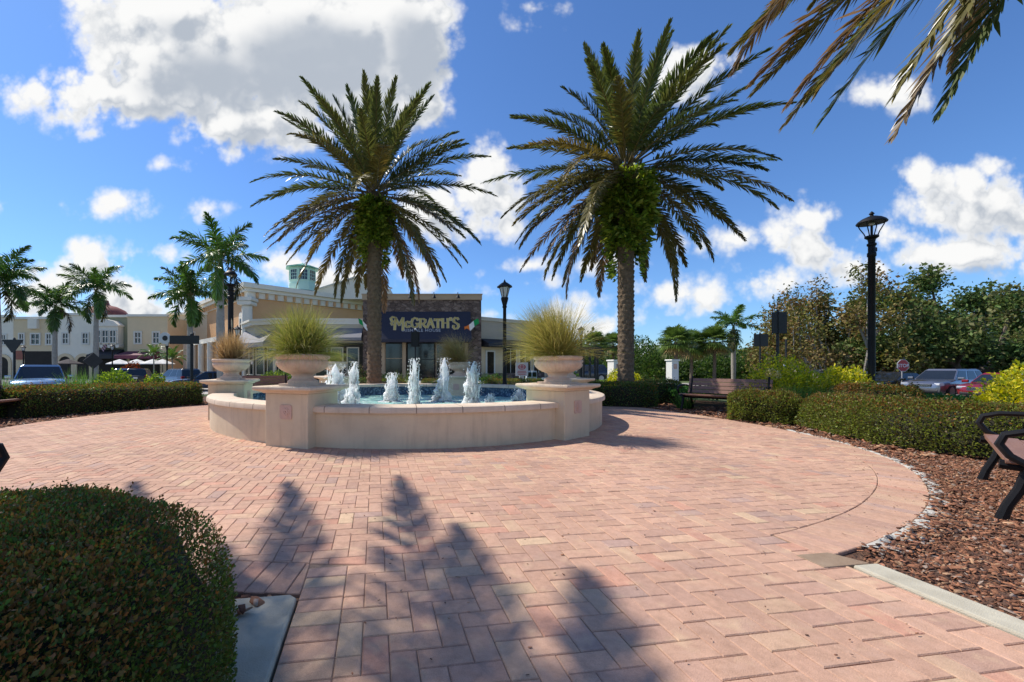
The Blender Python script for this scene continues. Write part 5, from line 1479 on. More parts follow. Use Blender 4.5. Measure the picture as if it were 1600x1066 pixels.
woodland("far_wood", -500, 420, 90, 130, 50, 700, 5.0, 8.0, 0.9, WOOD, 202)
# ------------------------------------------------------------------ buildings
def paint(name, c, rough=0.85, c2=None):
    return mat(name, c, rough, 0.06, 1.2, 0.2, 60, col2=c2 or tuple(x * 1.08 for x in c))
BEIGE = paint("beige_render", (0.68, 0.54, 0.34)); CREAMW = paint("pale_render", (0.80, 0.74, 0.61)); SAGE = paint("sage_render", (0.26, 0.27, 0.18))
TANW = paint("tan_render", (0.60, 0.35, 0.17)); CORN = paint("white_cornice", (0.74, 0.70, 0.60)); GREIGE = paint("greige_render", (0.50, 0.45, 0.35))
ORANGEW = paint("orange_render", (0.52, 0.29, 0.14))
NAVY = mat("navy_awning", (0.022, 0.022, 0.040), 0.7, 0.12, 5, 0.15, 60); GREYAWN = mat("grey_awning", (0.20, 0.20, 0.22), 0.7, 0.12, 5, 0.1, 60); MAROON = mat("maroon_awning", (0.13, 0.03, 0.055), 0.7, 0.12, 5)
BLACKAWN = mat("black_awning", (0.02, 0.021, 0.026), 0.6, 0.1, 5)
MINT = paint("mint_paint", (0.50, 0.72, 0.62)); MINTROOF = paint("green_metal_roof", (0.16, 0.42, 0.32), 0.5); REDROOF = paint("red_roof", (0.22, 0.06, 0.045), 0.7)
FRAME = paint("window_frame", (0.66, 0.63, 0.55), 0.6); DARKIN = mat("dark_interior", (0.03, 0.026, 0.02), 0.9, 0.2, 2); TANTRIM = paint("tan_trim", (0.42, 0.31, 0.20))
# rubble stone facing
RUBBLE = bpy.data.materials.new("rubble_stone")
t, N, L = nt(RUBBLE); b_ = N["Principled BSDF"]; b_.inputs["Roughness"].default_value = 0.9
tcn = N.new("ShaderNodeTexCoord"); mpn = N.new("ShaderNodeMapping"); mpn.inputs["Scale"].default_value = (2.6, 2.6, 4.6); L.new(tcn.outputs["Object"], mpn.inputs["Vector"])
vo = N.new("ShaderNodeTexVoronoi"); vo.inputs["Scale"].default_value = 1.0; L.new(mpn.outputs["Vector"], vo.inputs["Vector"])
ve = N.new("ShaderNodeTexVoronoi"); ve.feature = "DISTANCE_TO_EDGE"; ve.inputs["Scale"].default_value = 1.0; L.new(mpn.outputs["Vector"], ve.inputs["Vector"])
sc_ = N.new("ShaderNodeSeparateColor"); L.new(vo.outputs["Color"], sc_.inputs[0])
rp = N.new("ShaderNodeValToRGB"); L.new(sc_.outputs[0], rp.inputs[0])
rp.color_ramp.elements[0].color = (0.09, 0.062, 0.05, 1); rp.color_ramp.elements[1].color = (0.24, 0.18, 0.145, 1)
e = rp.color_ramp.elements.new(0.5); e.color = (0.15, 0.105, 0.085, 1)
mr = N.new("ShaderNodeMapRange"); mr.inputs["From Max"].default_value = 0.06; mr.inputs["To Min"].default_value = 0.35; L.new(ve.outputs["Distance"], mr.inputs["Value"])
vm = N.new("ShaderNodeVectorMath"); vm.operation = "SCALE"; L.new(rp.outputs[0], vm.inputs[0]); L.new(mr.outputs["Result"], vm.inputs["Scale"]); L.new(vm.outputs["Vector"], b_.inputs["Base Color"])
bp = N.new("ShaderNodeBump"); bp.inputs["Strength"].default_value = 0.8; bp.inputs["Distance"].default_value = 0.06; L.new(mr.outputs["Result"], bp.inputs["Height"]); L.new(bp.outputs["Normal"], b_.inputs["Normal"])
# ribbed siding
SIDING = mat("ribbed_siding", (0.42, 0.37, 0.29), 0.8, 0.05, 1)
t, N, L = nt(SIDING); wv = N.new("ShaderNodeTexWave"); wv.bands_direction = "Z"; wv.inputs["Scale"].default_value = 1.6; wv.wave_profile = "SAW"
L.new(N["Texture Coordinate"].outputs["Object"], wv.inputs["Vector"]); bp = N.new("ShaderNodeBump"); bp.inputs["Strength"].default_value = 0.6; bp.inputs["Distance"].default_value = 0.04
L.new(wv.outputs["Fac"], bp.inputs["Height"]); L.new(bp.outputs["Normal"], N["Principled BSDF"].inputs["Normal"])

def window(parent, x0, x1, z0, z1, y, nx=2, nz=2, fm=None, fr=0.10, depth=0.10, T=None, bar=0.05):
    """framed window standing 60 mm proud of a wall whose face is at y (looking towards -Y)"""
    f = MB(); f.T = T or Matrix.Identity(4)
    f.box(x0 - fr, x1 + fr, y - depth, y + 0.02, z0 - fr, z0); f.box(x0 - fr, x1 + fr, y - depth, y + 0.02, z1, z1 + fr)
    f.box(x0 - fr, x0, y - depth + .003, y + 0.02, z0, z1); f.box(x1, x1 + fr, y - depth + .003, y + 0.02, z0, z1)
    for i in range(1, nx):
        xx = x0 + (x1 - x0) * i / nx; f.box(xx - bar / 2, xx + bar / 2, y - depth * .7, y, z0, z1)
    for i in range(1, nz):
        zz = z0 + (z1 - z0) * i / nz; f.box(x0, x1, y - depth * .66, y, zz - bar / 2, zz + bar / 2)
    o = f.build("window", fm or FRAME, parent)
    p = MB(); p.T = f.T; p.box(x0 - 0.002, x1 + 0.002, y - 0.035, y - 0.005, z0 - 0.002, z1 + 0.002); p.build("pane", GLASS, o)
    return o

def text_mesh(body, size, m, parent, name, T, extr=0.02, bold=0.0, spacing=1.0, shear=0.0):
    cu = bpy.data.curves.new(name, "FONT"); cu.body = body; cu.size = size; cu.extrude = extr; cu.offset = bold; cu.space_character = spacing; cu.shear = shear; cu.align_x = "CENTER"
    tmp = bpy.data.objects.new("tmp_text", cu); COL.objects.link(tmp)
    bpy.context.view_layer.update()
    me = bpy.data.meshes.new_from_object(tmp.evaluated_get(bpy.context.evaluated_depsgraph_get()))
    bpy.data.objects.remove(tmp); me.transform(T)
    me.materials.clear()
    return link_mesh(name, me, m, parent)

# --- pub with stone front (local origin on its front wall)
D = 37.0
pub = empty("restaurant", (-1.2, D, 0), label="stone fronted pub with navy sign awning and low side wings behind the fountain", cat="restaurant")
X0, X1 = gx(567, D) + 1.2, gx(752, D) + 1.2
ZT = gz(460, D)
b = MB(); b.box(X0, X1, 0.35, 9, -0.3, ZT - 0.5); b.build("wall", RUBBLE, pub)
b = MB(); b.box(X0, X0 + 1.15, 0, 0.34, -0.3, ZT - 0.5); b.box(X1 - 1.2, X1, 0, 0.34, -0.3, ZT - 0.5); b.box(X0 + 1.15, X1 - 1.2, 0.0, 0.34, gz(489, D), ZT - 0.5); b.build("stone_front", RUBBLE, pub)
b = MB(); b.box(X0 - 0.06, X1 + 0.06, -0.10, 9.05, ZT - 0.5, ZT - 0.06); b.box(X0 - 0.1, X1 + 0.1, -0.16, 9.1, ZT - 0.06, ZT + 0.03); b.build("parapet", TANTRIM, pub)
for k in range(4):
    x = gx(604 + 37 * k, D) + 1.2
    l = MB(); l.tube([(x, -0.16, ZT - 0.05), (x, -0.45, ZT + 0.1), (x, -0.6, ZT - 0.1)], 0.03, 6); l.lathe([(0.02, 0.0), (0.05, -0.05), (0.2, -0.36), (0.18, -0.36)], 14, (x, -0.6, ZT - 0.08)); l.build("sign_lamp", BLACK, pub)
# sign awning
A0, A1 = gx(588, D - .6) + 1.2, gx(736, D - .6) + 1.2
ZA, ZB, ZV = gz(487, D), gz(530.5, D - 1.1), gz(534.5, D - 1.1)
aw = MB(); aw.add([(A0, 0.0, ZA), (A1, 0.0, ZA), (A1, -1.2, ZB), (A0, -1.2, ZB), (A1, -1.2, ZV), (A0, -1.2, ZV), (A1, 0, ZV), (A0, 0, ZV)],
                 [(0, 3, 2, 1), (3, 5, 4, 2), (1, 2, 4, 6), (0, 7, 5, 3), (5, 7, 6, 4)])
awn = aw.build("sign_awning", NAVY, pub)
GOLD_L = mat("gold_lettering", (0.62, 0.45, 0.13), 0.5, 0.08, 3); SILVER_L = mat("silver_lettering", (0.42, 0.42, 0.44), 0.5, 0.08, 3)
GOLD_E = mat("pale_lettering_edge", (0.65, 0.60, 0.45), 0.6, 0.05, 3)
sl = Vector((0, -1.2, ZB - ZA)).normalized(); nrm = Vector((1, 0, 0)).cross(-sl).normalized()
if nrm.y > 0: nrm = -nrm
def on_awning(x, k, lift=0.03):
    p = Vector((0, 0, ZA)) + Vector((0, -1.2, ZB - ZA)) * k + nrm * lift
    M = Matrix(((1, 0, 0), (0, 1, 0), (0, 0, 1))); up_ = -sl
    M = Matrix(((1, up_.x, nrm.x), (0, up_.y, nrm.y), (0, up_.z, nrm.z)))
    return Matrix.Translation((x, p.y, p.z)) @ M.to_4x4()
xm = gx(656.5, D - .6) + 1.2
def serif_word(word, x_left, widths, hts, k, m, name, bold, lift):
    """lettering cut from strokes with thick stems, thin arms and slab feet"""
    pass
STROKES = {  # on a unit-high, unit-wide box: (x0, y0, x1, y1, thick) strokes and (cx, cy, rx, ry, a0, a1, thick) arcs
 "M": [[(0.06, -0.10), (0.12, 0.95), (0.5, 0.30), (0.86, 0.97), (0.90, -0.16)]], "c": [[(0.92, .74), (.78, .93), (.5, .98), (.2, .85), (.08, .5), (.2, .15), (.5, .02), (.8, .08), (.94, .26)]],
 "G": [[(0.92, .76), (.78, .93), (.5, 1.0), (.2, .86), (.06, .5), (.2, .13), (.5, 0.0), (.82, .10), (.90, .22), (.90, .44), (.60, .44)]],
 "R": [[(0.14, 0), (.14, 1), (.6, .98), (.86, .86), (.88, .66), (.7, .5), (.16, .47)], [(.5, .47), (.70, .22), (1.0, 0.0)]],
 "A": [[(0.02, 0), (.5, 1.0), (.98, 0)], [(.22, .34), (.8, .34)]], "T": [[(0.0, .80), (0.03, .97), (.97, .97), (1.0, .80)], [(.5, .97), (.5, 0)]],
 "H": [[(.12, 0), (.12, 1)], [(.88, 0), (.88, 1)], [(.12, .52), (.88, .52)]], "'": [[(.5, 1.05), (.42, .78)]],
 "S": [[(.90, .84), (.72, .98), (.42, 1.0), (.14, .86), (.16, .62), (.5, .50), (.84, .38), (.90, .16), (.66, -.02), (.3, -.06), (.04, .08), (.10, .24), (.26, .20)]],
 "swash": [[(0.05, .62), (-.30, .70), (-.42, .92), (-.20, 1.06), (.10, .98), (.16, .82)]], "curl": [[(0.08, .40), (-.22, .34), (-.34, .48), (-.22, .58)]]}
def word_mesh(items, m, name, k, lift, thick, parent):
    b = MB()
    for ch, x, w, h, y0 in items:
        for st_ in STROKES[ch]:
            for (ax, ay), (bx, by) in zip(st_[:-1], st_[1:]):
                a = Vector((x + ax * w, y0 + ay * h, 0)); c = Vector((x + bx * w, y0 + by * h, 0)); d = c - a
                if d.length < 1e-4: continue
                vert = abs(d.normalized().y); tk = thick * (0.55 + 0.75 * vert)
                n = Vector((-d.y, d.x, 0)).normalized() * tk / 2; e = d.normalized() * tk * 0.22
                z = 0.015
                b.add([a - e + n, c + e + n, c + e - n, a - e - n, a - e + n + Vector((0, 0, z)), c + e + n + Vector((0, 0, z)), c + e - n + Vector((0, 0, z)), a - e - n + Vector((0, 0, z))],
                      [(3, 2, 1, 0), (4, 5, 6, 7), (0, 1, 5, 4), (1, 2, 6, 5), (2, 3, 7, 6), (3, 0, 4, 7)])
    T = on_awning(0, k, lift); b.v = [tuple(T @ Vector(p)) for p in b.v]
    return b.build(name, m, parent)
Wd = (gx(708, D - .6) - gx(608, D - .6)); xl = gx(610, D - .6) + 1.2
itm = []; xx = xl + 0.06 * Wd
for ch, w, h, y0 in (("M", .155, 1.12, 0), ("c", .075, .62, .10), ("G", .115, 1.0, .08), ("R", .105, .92, .08), ("A", .105, .92, .08), ("T", .095, .92, .08), ("H", .105, .92, .08), ("'", .035, .92, .12), ("S", .095, 1.08, .02)):
    itm.append((ch, xx, w * Wd, h, y0)); xx += (w + 0.016) * Wd
itm.append(("swash", itm[0][1], itm[0][2] * .9, 1.12, 0)); itm.append(("curl", itm[0][1], itm[0][2] * .9, 1.12, 0))
word_mesh(itm, GOLD_E, "lettering_edge", 0.62, 0.015, 0.20, awn)
word_mesh(itm, GOLD_L, "lettering", 0.62, 0.045, 0.145, awn)
text_mesh("IRISH ALE HOUSE", 0.40, SILVER_L, awn, "small_lettering", on_awning(xm + .1, 0.735), 0.01, 0.004, 1.12)
# shopfront below the awning
zf = gz(534, D)
b = MB()
for (u0, u1) in ((583, 589), (592, 601), (629, 634), (726, 733)):
    b.box(gx(u0, D) + 1.2, gx(u1, D) + 1.2, 0.05, 0.349, 0, zf)
b.build("pier", TANTRIM, pub)
window(pub, gx(602, D) + 1.2, gx(628, D) + 1.2, 0.5, zf - 0.05, 0.33, 1, 2, TANTRIM, 0.06)
window(pub, gx(637, D) + 1.2, gx(678, D) + 1.2, 0.3, zf - 0.05, 0.33, 1, 2, BLACK, 0.08)
window(pub, gx(682, D) + 1.2, gx(723, D) + 1.2, 0.5, zf - 0.05, 0.33, 2, 2, TANTRIM, 0.06)
# right wing: low, turning away
T = Matrix.Translation((X1 + 0.005, 0.8, 0)) @ Matrix.Rotation(math.atan2(4.2, 6.2), 4, "Z")
zw = gz(495, D + .8)
b = MB(); b.T = T; b.box(0.0, 9.6, 0, 6, -0.3, zw - 0.35); b.build("side_wing", SIDING, pub)
b = MB(); b.T = T; b.box(-0.02, 9.7, -0.12, 6.1, zw - 0.34, zw); b.build("wing_parapet", GREIGE, pub)
b = MB(); b.T = T; z0_, z1_ = gz(528, D), gz(541, D)
b.add([(0.05, 0, z0_), (9, 0, z0_), (9, -1.1, z1_ + .25), (.05, -1.1, z1_ + .25), (9, -1.1, z1_), (.05, -1.1, z1_), (9, 0, z1_), (.05, 0, z1_)], [(0, 3, 2, 1), (3, 5, 4, 2), (1, 2, 4, 6), (0, 7, 5, 3), (5, 7, 6, 4)])
b.build("wing_awning", BLACKAWN, pub)
b = MB(); b.T = T; b.box(0.1, 9, -0.05, 0, 0.2, z1_ - .02); b.build("wing_lower_wall", BEIGE, pub)
dr = MB(); dr.T = T; dr.box(0.55, 1.75, -0.12, -0.052, 0.2, 2.75); d_ = dr.build("door", FRAME, pub)
p = MB(); p.T = T; p.box(0.75, 1.55, -0.14, -0.121, 0.3, 2.6); p.build("pane", GLASS, d_)
for k in range(3):
    window(pub, 3.0 + 2.0 * k, 4.5 + 2.0 * k, 0.5, 2.9, -0.05, 2, 1, FRAME, 0.08, T=T)
b = MB(); b.T = T; b.box(-0.2, 7, -1.5, -1.2, -0.3, 0.62); b.build("stone_planter", RUBBLE, pub)
# left wing with chamfered corner
XL = gx(431, D) + 1.2; XC = gx(381, 41) + 1.2; YC = 41 - D
zl = gz(496, D - .3)
poly = [(X0 - .005, 0.6), (X0 - .005, 8), (XC + 1, 9), (XC, YC + 0.3), (XC + 2.2, 1.5), (XL, 0.6)]
b = MB(); b.zprism(poly, -0.3, zl - 0.55); b.build("side_wing", GREIGE, pub)
def grown(poly, d):
    c = np.mean(poly, axis=0); return [tuple(np.array(p) + (np.array(p) - c) / np.linalg.norm(np.array(p) - c) * d) if i not in (0, 1) else p for i, p in enumerate(poly)]
b = MB(); b.zprism(grown(poly, 0.35), zl - 0.54, zl - 0.2); b.zprism(grown(poly, 0.5), zl - 0.2, zl); b.build("wing_parapet", CORN, pub)
def awning_along(p, q, zt, zb, out, m, drop=0.25):
    b = MB(); d = (Vector(q) - Vector(p)).normalized(); n = Vector((d.y, -d.x))
    if n.y > 0.2: n = -n
    P = Vector((p[0], p[1])); Qv = Vector((q[0], q[1])); o = n * out
    b.add([(*P, zt), (*Qv, zt), (*(Qv + o), zb), (*(P + o), zb), (*(Qv + o), zb - drop), (*(P + o), zb - drop), (*Qv, zb - drop), (*P, zb - drop)], [(0, 3, 2, 1), (3, 5, 4, 2), (1, 2, 4, 6), (0, 7, 5, 3), (5, 7, 6, 4)])
    return b.build("awning", m, pub)
awning_along((XL + .2, 0.59), (X0 - .1, 0.59), gz(512, D), gz(528, D), 1.0, GREYAWN)
awning_along((XC + .2, YC + .1), (XL - .1, 0.75), gz(511, D + 1), gz(535, D), 1.5, GREYAWN, 0.4)
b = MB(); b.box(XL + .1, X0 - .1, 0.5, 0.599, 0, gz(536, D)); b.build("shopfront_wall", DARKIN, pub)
for k in range(5):
    x = XL + 0.6 + k * 1.45
    window(pub, x, x + 0.95, 0.4, 2.9, 0.5, 1, 2, GREIGE, 0.10)
ch = Vector((XL - .1 - XC - 2.0, 0.75 - 1.5)); 
def glaze(p, q, n, z1):
    p = Vector(p); q = Vector(q); d = q - p; a = math.atan2(d.y, d.x); T_ = Matrix.Translation((p.x, p.y, 0)) @ Matrix.Rotation(a, 4, "Z"); w = d.length / n
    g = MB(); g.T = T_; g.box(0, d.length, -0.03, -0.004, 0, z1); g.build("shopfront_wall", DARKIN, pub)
    for k in range(n): window(pub, k * w + .25, (k + 1) * w - .25, 0.5, z1 - .35, -0.03, 1, 2, GREIGE, 0.09, T=T_)
glaze((XC + .05, YC + .28), (XC + 2.2, 1.48), 2, gz(533, D)); glaze((XC + 2.25, 1.45), (XL - .02, 0.62), 2, gz(533, D))
for k in range(4):
    b = MB()
    f = k / 3; b.tube([(XC + .3 + (XL - XC - .4) * f, YC - .3 + (0.3 - YC) * f, -.2), (XC + .3 + (XL - XC - .4) * f, YC - .3 + (0.3 - YC) * f, 3.2)], 0.16, 10)
    b.build("column", GREIGE, pub, smooth=True)
# flags on short poles
def flag(x, y, z, sx, label, rz=0):
    root = empty("flag", (x, y, z), rz, label, "flag", "tricolour flags on the pub front")
    b = MB(); b.tube([(0, 0, 0), (sx * 0.75, -0.75, 0.55)], 0.02, 6); b.build("pole", BLACK, root)
    cols = [(0.02, 0.30, 0.09), (0.75, 0.75, 0.72), (0.75, 0.20, 0.04)]
    P0 = Vector((sx * 0.75, -0.75, 0.55)); dr_ = Vector((-sx * 1.25 if sx < 0 else -1.25, -0.1, -0.80)); wd = Vector((0.10, 0.05, -0.62))
    V = []; Q = []; C_ = []; n = 24
    for i in range(n + 1):
        t_ = i / n; wob = Vector((0, 0.10 * math.sin(t_ * 9), 0.05 * math.sin(t_ * 7)))
        for j in (0, 1): V.append(P0 + dr_ * t_ + wd * j * (0.75 + .25 * t_) + wob)
    for i in range(n): Q.append((2 * i, 2 * i + 1, 2 * i + 3, 2 * i + 2)); C_.append(cols[min(2, i * 3 // n)])
    mesh_np("cloth", V, Q, FLAGM, root, C_)
FLAGM = tint_mat("flag_cloth", 0.8, 0.2, 0, 80, 0.05, 20)
flag(gx(733, D) , D - 0.02, gz(518, D) + .55, 1.0, "tricolour flag flying at the right side of the pub sign")
flag(gx(574, D) , D - 0.02, gz(512, D) + .2, -0.9, "tricolour flag half hidden by the left palm trunk")

# --- tan cinema block behind
cin = empty("cinema_building", (-23.7, 52, 0), label="large tan building with white cornice, corner column and pale pediment", cat="building")
ZC0, ZC1 = 10.0, 11.8
dirR = Vector((12.5, 11.6)).normalized(); dirL = Vector((-4.1, 4.4)).normalized()
def face(dr_, length, thick, z0, z1, off):
    n = Vector((dr_.y, -dr_.x)); n = n if n.y < 0 else -n
    return dr_, n
nR = Vector((dirR.y, -dirR.x)); nL = Vector((-dirL.y, dirL.x))
nL = nL if nL.y < 0 else -nL
c0 = Vector((0, 0)); pR = c0 + dirR * 34; pL = c0 + dirL * 30; pB = pR + dirL * 30
b = MB(); b.zprism([tuple(c0), tuple(pR), tuple(pB), tuple(pL)], -0.6, ZC0); b.build("wall", TANW, cin)
def quad_grow(g):
    a = (nR + nL); return [tuple(c0 + (nR + nL) * g), tuple(pR + nR * g + dirR * g), tuple(pB + (dirR + dirL) * g), tuple(pL + nL * g + dirL * g)]
b = MB(); b.zprism(quad_grow(0.25), ZC0 + .003, ZC0 + 0.75); b.zprism(quad_grow(0.55), ZC0 + .753, ZC0 + 1.2); b.zprism(quad_grow(0.9), ZC0 + 1.203, ZC1); b.build("cornice", CORN, cin)
for k in range(26):
    b = MB()
    p = c0 + dirR * (0.8 + k * 1.22) + nR * 0.27; q = p + dirR * 0.28
    b.zprism([tuple(p), tuple(p + nR * .28), tuple(q + nR * .28), tuple(q)], ZC0 + 0.05, ZC0 + 0.70); b.build("dentil", TANW, cin)
for k in range(22):
    b = MB()
    p = c0 + dirL * (0.8 + k * 1.22) + nL * 0.27; q = p + dirL * 0.28
    b.zprism([tuple(p), tuple(q), tuple(q + nL * .28), tuple(p + nL * .28)], ZC0 + 0.05, ZC0 + 0.70); b.build("dentil", TANW, cin)
b = MB(); cc = c0 + (nR + nL) * 0.25
b.tube([(*cc, -.6), (*cc, 8.9)], 0.62, 16); b.cbox((cc.x, cc.y, 9.2), (1.75, 1.75, 0.5), 0.12); b.cbox((cc.x, cc.y, 9.7), (2.0, 2.0, 0.45), 0.1); b.build("column", CORN, cin, smooth=True)
TL = Matrix.Translation((0, 0, 0)) @ Matrix.Rotation(math.atan2(-dirL.y, -dirL.x), 4, "Z"); TR = Matrix.Rotation(math.atan2(dirR.y, dirR.x), 4, "Z")
for k in range(3):
    x = -2.8 - 4.2 * k
    w_ = window(cin, x - 0.35, x + 0.35, 5.0, 7.6, 0, 1, 2, CORN, 0.28, T=TL)
    f = MB(); f.T = TL; f.prism([(x - .63, 7.9), (x + .63, 7.9), (x + .45, 8.3), (x, 8.5), (x - .45, 8.3)], -0.1, -0.001); f.build("arch", CORN, w_)
for k in range(4):
    x = 7.0 + 6.0 * k
    f = MB(); f.T = TR; f.prism([(x - 1.2, 5.4), (x + 1.2, 5.4), (x + 1.2, 6.2), (x, 7.2), (x - 1.2, 6.2)], -0.18, 0.0); w_ = f.build("dormer_window", CORN, cin)
    f = MB(); f.T = TR; f.box(x - .8, x + .8, -0.22, -0.182, 5.5, 6.15); f.build("pane", GLASS, w_)
# roof, pediment and cupola
b = MB(); b.zprism(quad_grow(-1.5), ZC1 + .003, ZC1 + 0.25); b.build("roof", CORN, cin)
d2 = 60.0
px0, px1, pxa = gx(494, d2) + 23.7, gx(610, d2) + 23.7, gx(556, d2) + 23.7
b = MB(); b.prism([(px0, 11.2), (px1, 11.2), (px1, gz(452, d2)), (pxa, gz(433.5, d2)), (px0, gz(454, d2))], d2 - 52, d2 - 46); b.build("pediment", CORN, cin)
b = MB(); b.prism([(px0 - .3, gz(455, d2)), (px0 - .3, gz(453, d2)), (pxa, gz(432, d2)), (px1 + .3, gz(450, d2)), (px1 + .3, gz(452, d2)), (pxa, gz(434, d2))], d2 - 52.25, d2 - 52.005)
b.build("pediment_trim", FRAME, cin)
d3 = 58.0; cxx, cyy = gx(472.5, d3) + 23.7, d3 - 52
rz_ = (498 - 448) / 2 / 640 * d3
b = MB(); n8 = 8
def octo(r, z0, z1, m=0): b.lathe([(r, z0), (r, z1)], 8, (cxx, cyy, 0))
octo(rz_ * 0.86, 11.9, gz(446, d3)); octo(rz_ * 0.80, gz(446, d3), gz(420, d3)); cup = b.build("cupola", MINT, cin)
b = MB(); b.lathe([(rz_ * 1.04, gz(421, d3)), (rz_ * 1.04, gz(419.5, d3)), (0.25, gz(412.5, d3)), (0.05, gz(411, d3))], 8, (cxx, cyy, 0)); b.build("cupola_roof", MINTROOF, cup)
for k in range(8):
    a = 2 * PI * (k + 0.5) / 8; ap = rz_ * 0.80 * math.cos(PI / 8)
    T = Matrix.Translation((cxx, cyy, 0)) @ Matrix.Rotation(a + PI / 2, 4, "Z")
    window(cup, -0.52, 0.52, gz(440, d3), gz(425, d3), -ap, 3, 3, MINT, 0.08, T=T, bar=0.04)
# lower orange annex left of the column
b = MB(); b.T = TL; b.box(-14, -1.2, -3.0, -0.01, -0.6, 4.4); b.build("annex_wall", ORANGEW, cin)
b = MB(); b.T = TL; b.box(-14.2, -1.0, -3.25, 0.0, 4.402, 5.0); b.build("annex_cornice", CORN, cin)
for k in range(3):
    b = MB(); b.T = TL; b.tube([(-13 + 4.4 * k, -3.3, -.6), (-13 + 4.4 * k, -3.3, 4.4)], 0.4, 12); b.build("column", CORN, cin, smooth=True)

# --- row of two storey shops on the left
DS = 62.0
def shop(u0, u1, vt, m, label, d=DS, group=None):
    x0, x1 = gx(u0, d), gx(u1, d); zt = gz(vt, d)
    root = empty("shop_building", ((x0 + x1) / 2, d, -0.6), label=label, cat="building", group="two storey shops along the street")
    h = (x1 - x0) / 2; b = MB(); b.box(-h + .01, h - .01, 0, 9, 0, zt + 0.6); b.build("wall", m, root)
    b = MB(); b.box(-h + .01, h - .01, -0.22, 0.4, zt + 0.603, zt + 0.95); b.build("parapet", CORN, root)
    def X(u): return gx(u, d) - (x0 + x1) / 2
    def Z(v): return gz(v, d) + 0.6
    return root, X, Z
def win_px(root, X, Z, u, v, wu, hv, nx=2, nz=2, y=0.0, fr=0.22):
    window(root, X(u - wu / 2), X(u + wu / 2), Z(v + hv / 2), Z(v - hv / 2), y, nx, nz, FRAME, fr, 0.14, bar=0.12)
def arch(root, X, Z, u, wu, vtop, name="archway", m=None):
    x0, x1 = X(u - wu / 2), X(u + wu / 2); r = (x1 - x0) / 2; zc = Z(vtop) - r; cxm = (x0 + x1) / 2
    pts = [(x0, 0)] + [(cxm - r * math.cos(w), zc + r * math.sin(w)) for w in np.linspace(0, PI, 13)] + [(x1, 0)]
    b = MB(); b.prism(pts[::-1], -0.05, 0.0); o = b.build(name, DARKIN, root)
    R2 = r + 0.45
    ring = MB()
    ws = np.linspace(0, PI, 13)
    for a_, c_ in zip(ws[:-1], ws[1:]):
        q = [(cxm - r * math.cos(a_), zc + r * math.sin(a_)), (cxm - R2 * math.cos(a_), zc + R2 * math.sin(a_)), (cxm - R2 * math.cos(c_), zc + R2 * math.sin(c_)), (cxm - r * math.cos(c_), zc + r * math.sin(c_))]
        ring.prism(q, -0.18, -0.001)
    ring.box(x0 - .45, x0, -0.18, -0.001, 0, zc); ring.box(x1, x1 + .45, -0.18, -0.001, 0, zc)
    ring.build("surround", m or BEIGE, o)
r_, X, Z = shop(-60, 21, 496, CREAMW, "pale shop with arched ground floor cut by the left edge of the photo")
win_px(r_, X, Z, 6, 531, 6.5, 14); win_px(r_, X, Z, -25, 531, 6.5, 14); arch(r_, X, Z, 5, 19, 558); arch(r_, X, Z, -25, 19, 558)
r_, X, Z = shop(21, 83, 499, BEIGE, "beige shop with a small stepped block in its parapet, behind the blue truck")
for u, w in ((34.5, 6), (56, 12), (77, 6.5)): win_px(r_, X, Z, u, 530, w, 15)
b = MB(); b.box(X(48), X(62), -0.5, 0.6, Z(514), Z(499.5)); b.build("parapet_block", CREAMW, r_)
b = MB(); b.box(X(39), X(82), -0.06, 0.0, 0, Z(549)); b.build("shopfront", DARKIN, r_)
b = MB(); b.box(X(26), X(38), -0.12, -0.002, Z(562), Z(548)); b.build("shop_sign", mat("brick_red_panel", (0.32, 0.12, 0.08), 0.8), r_)
r_, X, Z = shop(83, 153, 493, CREAMW, "pale shop under a red domed roof, with two arches")
for u in (103, 134): win_px(r_, X, Z, u, 529, 7.5, 15)
for u in (103, 131): arch(r_, X, Z, u, 19, 557)
b = MB(); b.lathe([(X(166) - X(131), 0), (X(164) - X(131), .5), (X(158) - X(131), 1.35), (X(147) - X(131), 1.9), (0.7, 2.1), (0.5, 2.3), (0.35, 2.9)], 20, (X(128), 4.5, Z(492)))
b.build("dome_roof", REDROOF, r_, smooth=True)
r_, X, Z = shop(153, 199, 496, SAGE, "sage green shop with white bay window and black awning")
b = MB(); b.box(X(154.5), X(193), -1.1, 0, Z(539), Z(511)); b.prism([(X(153.5), Z(511)), (X(194.5), Z(511)), (X(194.5), Z(509)), (X(187), Z(503)), (X(174), Z(500)), (X(161), Z(503)), (X(153.5), Z(509))], -1.3, 0); bay = b.build("bay_window", CORN, r_)
for u in (162.5, 174.3, 186): win_px(bay, X, Z, u, 527, 8, 18, y=-1.1, fr=0.12)
b = MB()
for u in (155, 167, 179, 191.5): b.cbox((X(u), -0.6, Z(541)), (0.5, 1.0, 0.6), 0.12)
b.build("bracket", CORN, bay)
def shop_awning(root, X, Z, u0, u1, vt, vb, m, out=2.2):
    b = MB(); zt, zb = Z(vt), Z(vb) ; b.add([(X(u0) + .3, -0.01, zt), (X(u1) - .3, -0.01, zt), (X(u1), -out, zb + .5), (X(u0), -out, zb + .5), (X(u1), -out, zb), (X(u0), -out, zb), (X(u1), -.01, zb), (X(u0), -.01, zb)], [(0, 3, 2, 1), (3, 5, 4, 2), (1, 2, 4, 6), (0, 7, 5, 3), (5, 7, 6, 4)])
    return b.build("awning", m, root)
aw_ = shop_awning(r_, X, Z, 153.5, 197, 546, 561, BLACKAWN)
b = MB(); PINKL = mat("pink_mark", (0.5, 0.3, 0.35), 0.7)
zt, zb = Z(546), Z(561)
for k in range(3):
    b.cbox((X(168 + 2.0 * k), -1.0, (zt + zb) / 2 + .75 + 0.28 * k), (0.16, 0.05, 0.9), 0, Matrix.Rotation(R(-35), 3, "Y"))
